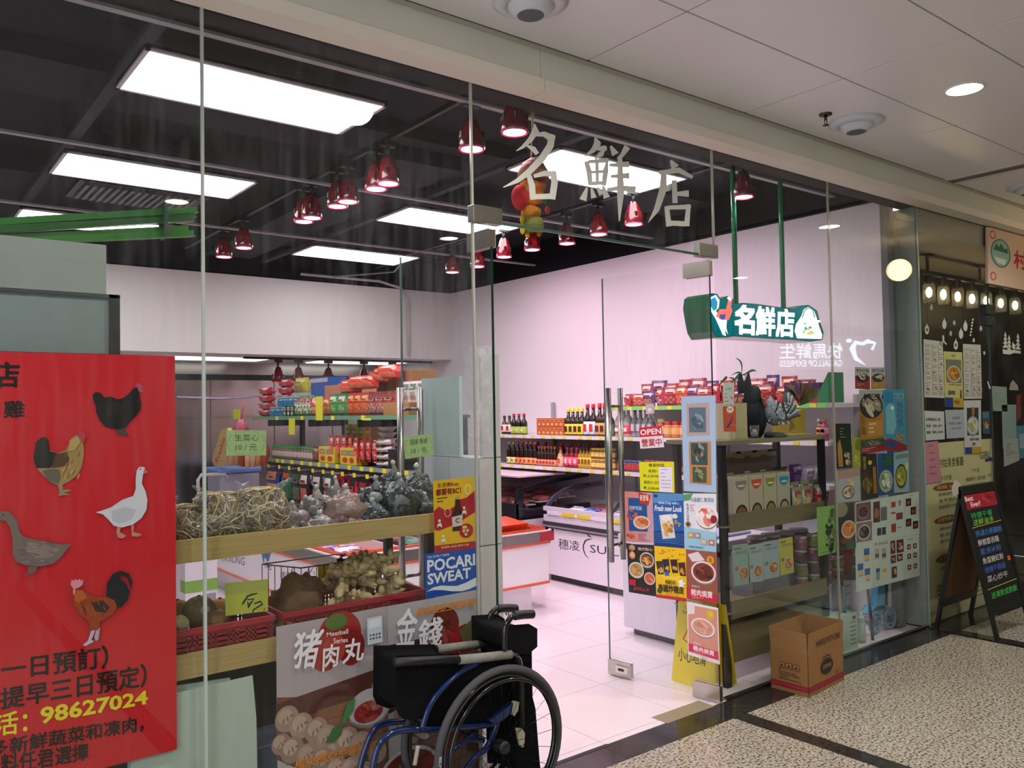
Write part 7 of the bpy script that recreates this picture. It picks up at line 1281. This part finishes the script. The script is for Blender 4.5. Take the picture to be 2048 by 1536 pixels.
for q, (x, y) in enumerate(((5.66, .16), (5.86, .16))):
    t = thing('x', 'x', 'x') if 0 else None
    m = MB(); m.lathe([(.075, -.012), (.078, 0), (.075, .012), (.06, .014), (.06, -.014), (.075, -.012)], (x, y+.0, .078), '7a8a90', 24, 'y'); wh = m.build('wheel', 'satin', r); m = MB()
    for k2_ in range(6): a_ = PI*k2_/3; m.tube([(x+.012*math.cos(a_), y, .078+.012*math.sin(a_)), (x+.062*math.cos(a_), y, .078+.062*math.sin(a_))], .008, '3fa0c0', 6)
    m.lathe([(.02, -.014), (.02, .014)], (x, y, .078), 'b0483c', 12, 'y'); m.build('spokes', 'satin', wh)
m = MB(); m.prism([(5.66, .19, .13), (5.78, .19, .10), (5.90, .19, .13), (5.88, .19, .16), (5.72, .19, .17)], (0, .08, 0), '3f9ab8'); m.prism([(5.74, .19, .15), (5.85, .19, .15), (5.86, .19, .42), (5.80, .19, .44)], (0, .05, 0), '4aa0bc'); m.build('deck', 'satin', r, .006)
m = MB(); m.tube([(5.92, .22, .12), (5.95, .22, .5), (5.95, .22, .62)], .014, '22282a', 8); m.build('steering_tube', 'satin', r); m = MB(); m.tube([(5.935, .195, .34), (5.94, .195, .48)], .018, 'b8a83c', 8); m.build('yellow_grip', 'satin', r)
# ---- yellow wet floor sign behind the open leaf
r = thing('wet_floor_sign', 'yellow wet floor warning board standing behind the open glass door', 'sign', (3.95, .5, 0))
YA = .42; k_ = K(1220, 1080, 4.096)
pw = lambda x, y: PX(*k_(x, y), 3.82)
pts = [pw(560, 500), pw(845, 560), pw(862, 1240), pw(740, 1255), pw(715, 1215), pw(600, 1195), pw(580, 1225), pw(498, 1200)]
zmin = min(p.z for p in pts); pts = [p-Vector((0, 0, 0)) for p in pts]
m = MB(); m.prism(pts, (.015, 0, 0), 'e8d40c'); b = m.build('front_board', 'gloss', r); m = MB(); m.prism([p+Vector((.03+.16*(1-(p.z/.9)), 0, 0)) for p in pts], (.012, 0, 0), 'c8b40c'); m.build('rear_board', 'gloss', r)
a = Art(lambda x, y: PX(x, y, 3.82), (-1, 0, 0), k=k_); a.textq('小心地滑', (560, 875), (790, 935), (785, 1035), (560, 985), '2c2a14', .015); a.line([(645, 720, 12), (600, 810, 12), (640, 840, 12)], 12, 'd83c2c', True); a.textq('CAUTION', (608, 535), (760, 560), (760, 585), (608, 560), '3a3820', .0); a.textq('WET FLOOR', (595, 575), (770, 605), (770, 632), (595, 602), '3a3820', .0); a.mb.build('lettering', 'paper', b)
# ================================================================ IN THE CORRIDOR
# ---- open cardboard box
r = thing('cardboard_box', 'open brown cardboard box with red band and HANDLE WITH CARE print beside the glass', 'box', (4.3, -.16, 0))
A = PZ(1612, 1396, 0); B = PZ(1534, 1373, 0); C_ = PZ(1685, 1358, 0)
A = Vector((4.16, -.265, 0)); dx = Vector((.42, .035, 0)); dy = Vector((-.012, .235, 0)); H = .235; c = '926b42'
def bp(u, v, z): return A+dx*u+dy*v+Vector((0, 0, z))
def wall_(m, a_, b_, z0, z1, n_, c): m.prism([a_+Vector((0, 0, z0)), b_+Vector((0, 0, z0)), b_+Vector((0, 0, z1)), a_+Vector((0, 0, z1))], n_, c)
m = MB(); wall_(m, bp(0, 0, 0), bp(1, 0, 0), .003, H, dy.normalized()*.004, c); wall_(m, bp(0, 0, 0), bp(0, 1, 0), .003, H, dx.normalized()*.004, c); wall_(m, bp(0, 1, 0), bp(1, 1, 0), .003, H, -dy.normalized()*.004, c); wall_(m, bp(1, 0, 0), bp(1, 1, 0), .003, H, -dx.normalized()*.004, c); m.prism([bp(0, 0, .001), bp(1, 0, .001), bp(1, 1, .001), bp(0, 1, .001)], (0, 0, .003), c); bx = m.build('box_walls', 'card', r)
for (p0, p1, o) in (((0, 0), (1, 0), -dy), ((0, 0), (0, 1), -dx), ((0, 1), (1, 1), dy), ((1, 0), (1, 1), dx)):
    a_, b_ = bp(*p0, H), bp(*p1, H); up = Vector((0, 0, .115))+o.normalized()*.008; i_ = (b_-a_).normalized()*.004; m = MB(); m.prism([a_+i_, b_-i_, b_-i_+up, a_+i_+up], -o.normalized()*.003, '977149'); m.build('flap', 'card', r)
def bpl(face):
    if face == 'f': return [bp(0, 0, H+.11)-dy.normalized()*.0102, bp(1, 0, H+.11)-dy.normalized()*.0102, bp(1, 0, 0)-dy.normalized()*.0012, bp(0, 0, 0)-dy.normalized()*.0012], -dy
    return [bp(0, 1, H+.11)-dx.normalized()*.0102, bp(0, 0, H+.11)-dx.normalized()*.0102, bp(0, 0, 0)-dx.normalized()*.0012, bp(0, 1, 0)-dx.normalized()*.0012], -dx
a = Art(None, -dy); a.q, _n = bpl('f'); a.text('HANDLE WITH CARE', .2, .14, .88, .24, '3c2c20', .015); D = '2a2422'; a.rect(0, .84, 1, .93, '8e2430'); a.el(.5, .62, .17, .13, D); a.text('茄菜香菇', .38, .58, .62, .65, 'a5794a', .01); a.line([(.38, .5, .01), (.5, .43, .015), (.62, .5, .01)], .01, D); a.text('MUSHROOM', .38, .44, .62, .46, D); a.rect(.74, .77, .86, .79, '8e2430'); a.text('MAXX PREMIUM QUALITY', .06, .865, .94, .905, 'a8404a'); a.mb.build('print_front', 'paper', bx)
a = Art(None, -dx); a.q, _n = bpl('s'); a.rect(0, .84, 1, .93, '8e2430'); a.text('MAXX PREMIUM', .06, .865, .94, .905, 'a8404a')
for i in range(3): u = .24+.19*i; a.rect(u, .52, u+.16, .61, D); a.rect(u+.012, .528, u+.148, .602, 'a5794a'); a.poly([(u+.08, .54), (u+.13, .59), (u+.03, .59)], D)
a.lines(.24, .64, .8, .82, 5, D, .28, 4); a.mb.build('print_side', 'paper', bx)
# ---- sandwich board
r = thing('chalkboard_sign', 'black A-frame chalkboard with coloured chalk lines in front of the neighbouring shop', 'sign', (6.4, -.24, 0))
X0, X1 = 6.12, 6.70; TOPY, TOPZ = -.24, 1.03; FY, BY_ = -.46, -.03
def ab(side, x, t): # t: 0 top, 1 foot
    y = (FY if side == 'f' else BY_); return Vector((x, TOPY+(y-TOPY)*t, TOPZ*(1-t)+0))
for side, n_ in (('f', Vector((0, -1, .2))), ('b', Vector((0, 1, .2)))):
    o = Vector((0, .022 if side == 'f' else -.022, 0))
    for xa in (X0, X1-.035): m = MB(); m.prism([ab(side, xa, 0), ab(side, xa+.035, 0), ab(side, xa+.035, 1), ab(side, xa, 1)], o, '131210'); m.build('leg', 'satin', r)
    for t0, t1 in ((0, .05), (.80, .85)): m = MB(); m.prism([ab(side, X0+.035, t0), ab(side, X1-.035, t0), ab(side, X1-.035, t1), ab(side, X0+.035, t1)], o, '131210'); m.build('rail', 'satin', r)
    oo = o*.4; m = MB(); m.prism([ab(side, X0+.035, .05)+oo, ab(side, X1-.035, .05)+oo, ab(side, X1-.035, .80)+oo, ab(side, X0+.035, .80)+oo], o*.3, '1b1a1a' if side == 'f' else '6a4a30'); pnl = m.build('board', 'matte', r)
    if side == 'f':
        a = Art(None, Vector((0, -1, .21))); q = [ab('f', X0+.035, .05)+oo*.0+Vector((0, .006, 0)), ab('f', X1-.035, .05)+Vector((0, .006, 0)), ab('f', X1-.035, .80)+Vector((0, .006, 0)), ab('f', X0+.035, .80)+Vector((0, .006, 0))]; a.q = q
        a.rect(0, .02, 1, .15, '9a1c28'); a.text('Best', .02, .03, .28, .075, 'e8dcdc', .02); a.text('Ever?', .16, .085, .46, .13, 'e8dcdc', .02); a.food(.72, .08, .22, .045, ['b8384a', '7a1820'], 8, 3)
        CH = ['3fae5a', '8ad04a', None, '4a8ad0', 'd8d8d8', '4a7ac0', 'd8d8d8', '4a6ac8', 'c8c8c8', None, '4ac85a']; V = [.18, .24, .31, .34, .42, .50, .58, .66, .74, .85, .88]
        TXT = ['特價午餐', '送鮮油多', '', '例湯白粥腸粉', '鮮蝦雲吞麵', '星洲米粉', '魚蛋豬紅粉', '咖喱牛腩飯', '菜心炒牛', '', '送凍飲或熱飲']
        for cc_, v, s in zip(CH, V, TXT):
            if cc_ is None: a.line([(.02, v, .006), (.98, v-.015, .006)], .006, 'b8b04a'); continue
            a.text(s, .08, v, .92 if len(s) > 5 else .75, v+.055, cc_, .0, .1)
        a.poly([(.86, .62), (.95, .62), (.95, .66), (.86, .66)], 'd8582c'); a.mb.build('chalk_writing', 'paper', pnl)
m = MB(); m.prism([Vector((6.02, -.235, 1.03)), Vector((6.08, -.235, 1.08)), Vector((6.16, -.235, 1.05)), Vector((6.14, -.235, .98)), Vector((6.03, -.235, .97))], (0, .003, 0), 'b8b0ac'); p_ = m.build('paper_tag', 'paper', r)
# ---- wheelchair, folded, in front of the meat posters
YN, YF = -.29, -.07
r = thing('wheelchair', 'folded blue and black wheelchair parked in front of the meat posters', 'wheelchair', (2.0, -.2, 0))
k_ = K(740, 1180, 4.315)
def wn(x, y, yy=YN): return PY(*k_(x, y), yy)
def tubep(pts, rr_, c, name, mat, yy=YN, n=10, par=None):
    m = MB(); P_ = [wn(x, y, yy) for x, y in pts]; S_ = []
    for i in range(len(P_)-1):
        p0, p1, p2, p3 = P_[max(i-1, 0)], P_[i], P_[i+1], P_[min(i+2, len(P_)-1)]
        for t in (0, .25, .5, .75): S_.append(.5*((2*p1)+(p2-p0)*t+(2*p0-5*p1+4*p2-p3)*t*t+(3*p1-p0-3*p2+p3)*t**3))
    S_.append(P_[-1]); m.tube(S_, rr_, c, n); return m.build(name, mat, par or r)
WC = Vector((1.985, 0, .315))
def wheel(y, outer):
    c = Vector((WC.x, y, .312)); ring = lambda rad, n=48: [(c.x+rad*math.cos(2*PI*i/n), y, c.z+rad*math.sin(2*PI*i/n)) for i in range(n)]
    m = MB(); m.tube(ring(.296), .0155, '505054', 10, closed=True); w_ = m.build('tire', 'matte', r)
    w_['label'] = 'grey rubber tyre'
    m = MB(); m.lathe([(.283, -.012), (.270, -.011), (.262, 0), (.270, .011), (.283, .012)], c, '141416', 48, 'y'); m.build('rim', 'gloss', w_)
    m = MB(); m.tube(ring(.262), .009, '101012', 8, closed=True)
    pr = MB(); pr.tube([(p[0], y-.032 if outer else y+.032, p[2]) for p in ring(.262)], .0085, '0f0f11', 8, closed=True); pr.build('push_ring', 'gloss', w_)
    m = MB(); m.lathe([(.001, -.03), (.022, -.03), (.026, -.02), (.026, .02), (.022, .03), (.001, .03)], c, '17171a', 16, 'y'); m.build('hub', 'satin', w_)
    m = MB()
    for i in range(24):
        a_ = 2*PI*i/24; b_ = a_+(.35 if i % 2 else -.35); s_ = .018 if i % 4 < 2 else -.018; m.tube([(c.x+.024*math.cos(b_), y+s_, c.z+.024*math.sin(b_)), (c.x+.266*math.cos(a_), y, c.z+.266*math.sin(a_))], .0011, '2a2a2c', 4)
    m.build('spokes', 'metal', w_)
    return w_
wt = wheel(YN-.02, True); wheel(YF, False)
a = Art(None, NY); o_ = Vector((0, -.0172, 0)); vs, fs, _n0 = glyphs('EXTRACER', .02); a.mb.raw([Vector((WC.x, YN-.02, .312))+Vector((math.cos(PI*1.06-(.34*x))*(.302-.012*y), -.017, math.sin(PI*1.06-(.34*x))*(.302-.012*y))) for x, y in vs], fs, 'd8d8d8', False); a.mb.build('tyre_lettering', 'paper', wt)
m = MB(); m.raw([Vector((WC.x+math.cos(t)*q, YN-.0372, .312+math.sin(t)*q)) for t in (PI*1.08, PI*1.12) for q in (.29, .303)], [(0, 1, 3, 2)], 'c8302c', False); m.build('tyre_mark', 'paper', wt)
BLU = '122657'
BR = .0125
for nm, yy, off in (('near', YN+.03, 0), ('far', YF+.005, 0)):
    tubep([(430, 1200), (560, 1205), (760, 1185), (1030, 1160), (1110, 1100), (1240, 1010)], BR, BLU, 'side_tube', 'gloss', yy)
    tubep([(440, 1205), (250, 1215), (130, 1275), (60, 1380), (20, 1560)] if nm == 'near' else [(420, 1150), (300, 1132), (100, 1160), (20, 1230), (-50, 1400), (-90, 1560)], BR, BLU, 'front_tube', 'gloss', yy)
    tubep([(450, 1200), (490, 1060), (560, 930), (660, 815), (780, 710), (930, 630)], .011, BLU, 'curved_side_tube', 'gloss', yy-.025)
tubep([(1105, 1120), (1070, 1230), (1000, 1370), (900, 1450), (820, 1560)], BR, BLU, 'lower_tube', 'gloss', YN+.03)
tubep([(760, 1350), (860, 1290), (980, 1300)], .010, BLU, 'cross_tube', 'gloss', YN+.08); tubep([(620, 1536), (700, 1400), (900, 1250)], .010, '1c3468', 'cross_tube', 'gloss', YF-.04)
m = MB(); m.prism([wn(1040, 1130), wn(1130, 1060), (wn(1240, 975)), wn(1270, 1010), wn(1150, 1120), wn(1080, 1150)], (0, .02, 0), BLU); m.build('side_plate', 'gloss', r, .002)
def fab(pts, y0, y1, c, name, bev=.006, mat='fabric'):
    m = MB(); m.prism([Vector((p.x, y0, max(.03, p.z))) for p in (wn(x, y, y0) for x, y in pts)], (0, y1-y0, 0), c); return m.build(name, mat, r, bev)
fab([(265, 612), (740, 595), (760, 640), (740, 730), (640, 830), (560, 930), (500, 1060), (360, 1080), (285, 1050), (262, 1000)], YN+.02, YF-.03, '101012', 'folded_seat', .02)
fab([(740, 640), (930, 640), (1150, 640), (1330, 660), (1380, 900), (1300, 1130), (1040, 1150), (450, 1200), (500, 1080), (560, 950), (660, 830)], YN+.045, YN+.052, '0e0e10', 'side_guard', .002)
fab([(1185, 350), (1360, 335), (1412, 365), (1412, 470), (1370, 505), (1190, 520)], YN+.0, YF+.0, '121215', 'folded_back_top', .02)
fab([(1225, 500), (1372, 500), (1374, 700), (1380, 940), (1405, 1040), (1425, 1300), (1445, 1536), (1460, 1600), (1290, 1600), (1275, 1100), (1240, 700)], YN+.02, YF, '101013', 'back_upholstery', .015)
for yy, pad, arm in ((YN, [(765, 602), (1000, 580), (1215, 555)], [(215, 625), (500, 608), (765, 600)]), (YF-.01, [(575, 512), (760, 490), (990, 462)], [(430, 530), (575, 512)])):
    m = MB(); P_ = [wn(x, y, yy) for x, y in pad]; m.tube(P_, .0175, '8f8d86', 10); m.build('arm_pad', 'fabric', r); m = MB(); m.tube([wn(x, y, yy) for x, y in arm], .0165, '141416', 8); m.build('arm_pad_front', 'satin', r)
    e = wn(*pad[-1], yy); m = MB(); m.tube([e, e+Vector((.03, 0, -.01)), e+Vector((.05, 0, -.10)), e+Vector((.05, 0, -.3))], .012, '15151a', 8); m.build('arm_post', 'satin', r)
tubep([(1160, 520), (1162, 400), (1172, 310), (1215, 240), (1260, 222)], .0125, '16161a', 'handle_tube', 'gloss', YN); tubep([(1245, 222), (1320, 212), (1405, 208)], .018, '0c0c0e', 'hand_grip', 'satin', YN)
tubep([(1015, 480), (1020, 330), (1035, 230), (1075, 172), (1120, 162)], .0125, '16161a', 'handle_tube', 'gloss', YF); tubep([(1105, 162), (1180, 156), (1262, 160)], .018, '0c0c0e', 'hand_grip', 'satin', YF)
tubep([(1240, 560), (1300, 590), (1318, 680), (1305, 730)], .002, '9a9a9a', 'brake_cable', 'satin', YN-.01, 5)
fab([(1245, 965), (1285, 970), (1275, 1040), (1245, 1085), (1230, 1060)], YN-.005, YN+.008, 'a8a58c', 'brake_lever', .002, 'satin'); fab([(1270, 1200), (1310, 1195), (1335, 1240), (1330, 1320), (1300, 1345), (1285, 1290)], YN-.0, YN+.01, 'b5b09a', 'brake_lever', .002, 'satin')
tubep([(1315, 1330), (1325, 1345), (1312, 1352), (1302, 1338)], .003, 'b5b09a', 'brake_ring', 'satin', YN-.005, 6)
tubep([(415, 1345), (400, 1430), (385, 1510)], .008, 'a8a59a', 'front_brake_lever', 'satin', YN)
for yy in (YN+.02, YF-.02):
    c = wn(250, 1536, yy); cx_ = c.x+(.0 if yy == YN+.02 else -.02); m = MB(); m.tube([(cx_+.06*math.cos(2*PI*i/20), yy, .072+.06*math.sin(2*PI*i/20)) for i in range(20)], .012, '1a1a1c', 8, closed=True); cw_ = m.build('caster', 'satin', r); m = MB(); m.box(cx_-.012, yy-.02, .06, cx_+.012, yy+.02, .17, '1a1a1e'); m.tube([(cx_, yy, .15), (cx_+.03, yy, .26)], .011, '1a1a1e', 8); m.build('caster_fork', 'satin', cw_)
    c = wn(-20, 1620, yy); m = MB(); m.box(c.x-.06, yy-.012, .06, c.x+.06, yy+.05, .075, '17171a'); m.build('foot_plate', 'satin', r)
# purge the colour-coded prototypes that stayed unused
for o in list(COL.objects):
    if o.get('label') == 'x':
        for ch in list(o.children_recursive): bpy.data.objects.remove(ch)
        bpy.data.objects.remove(o)
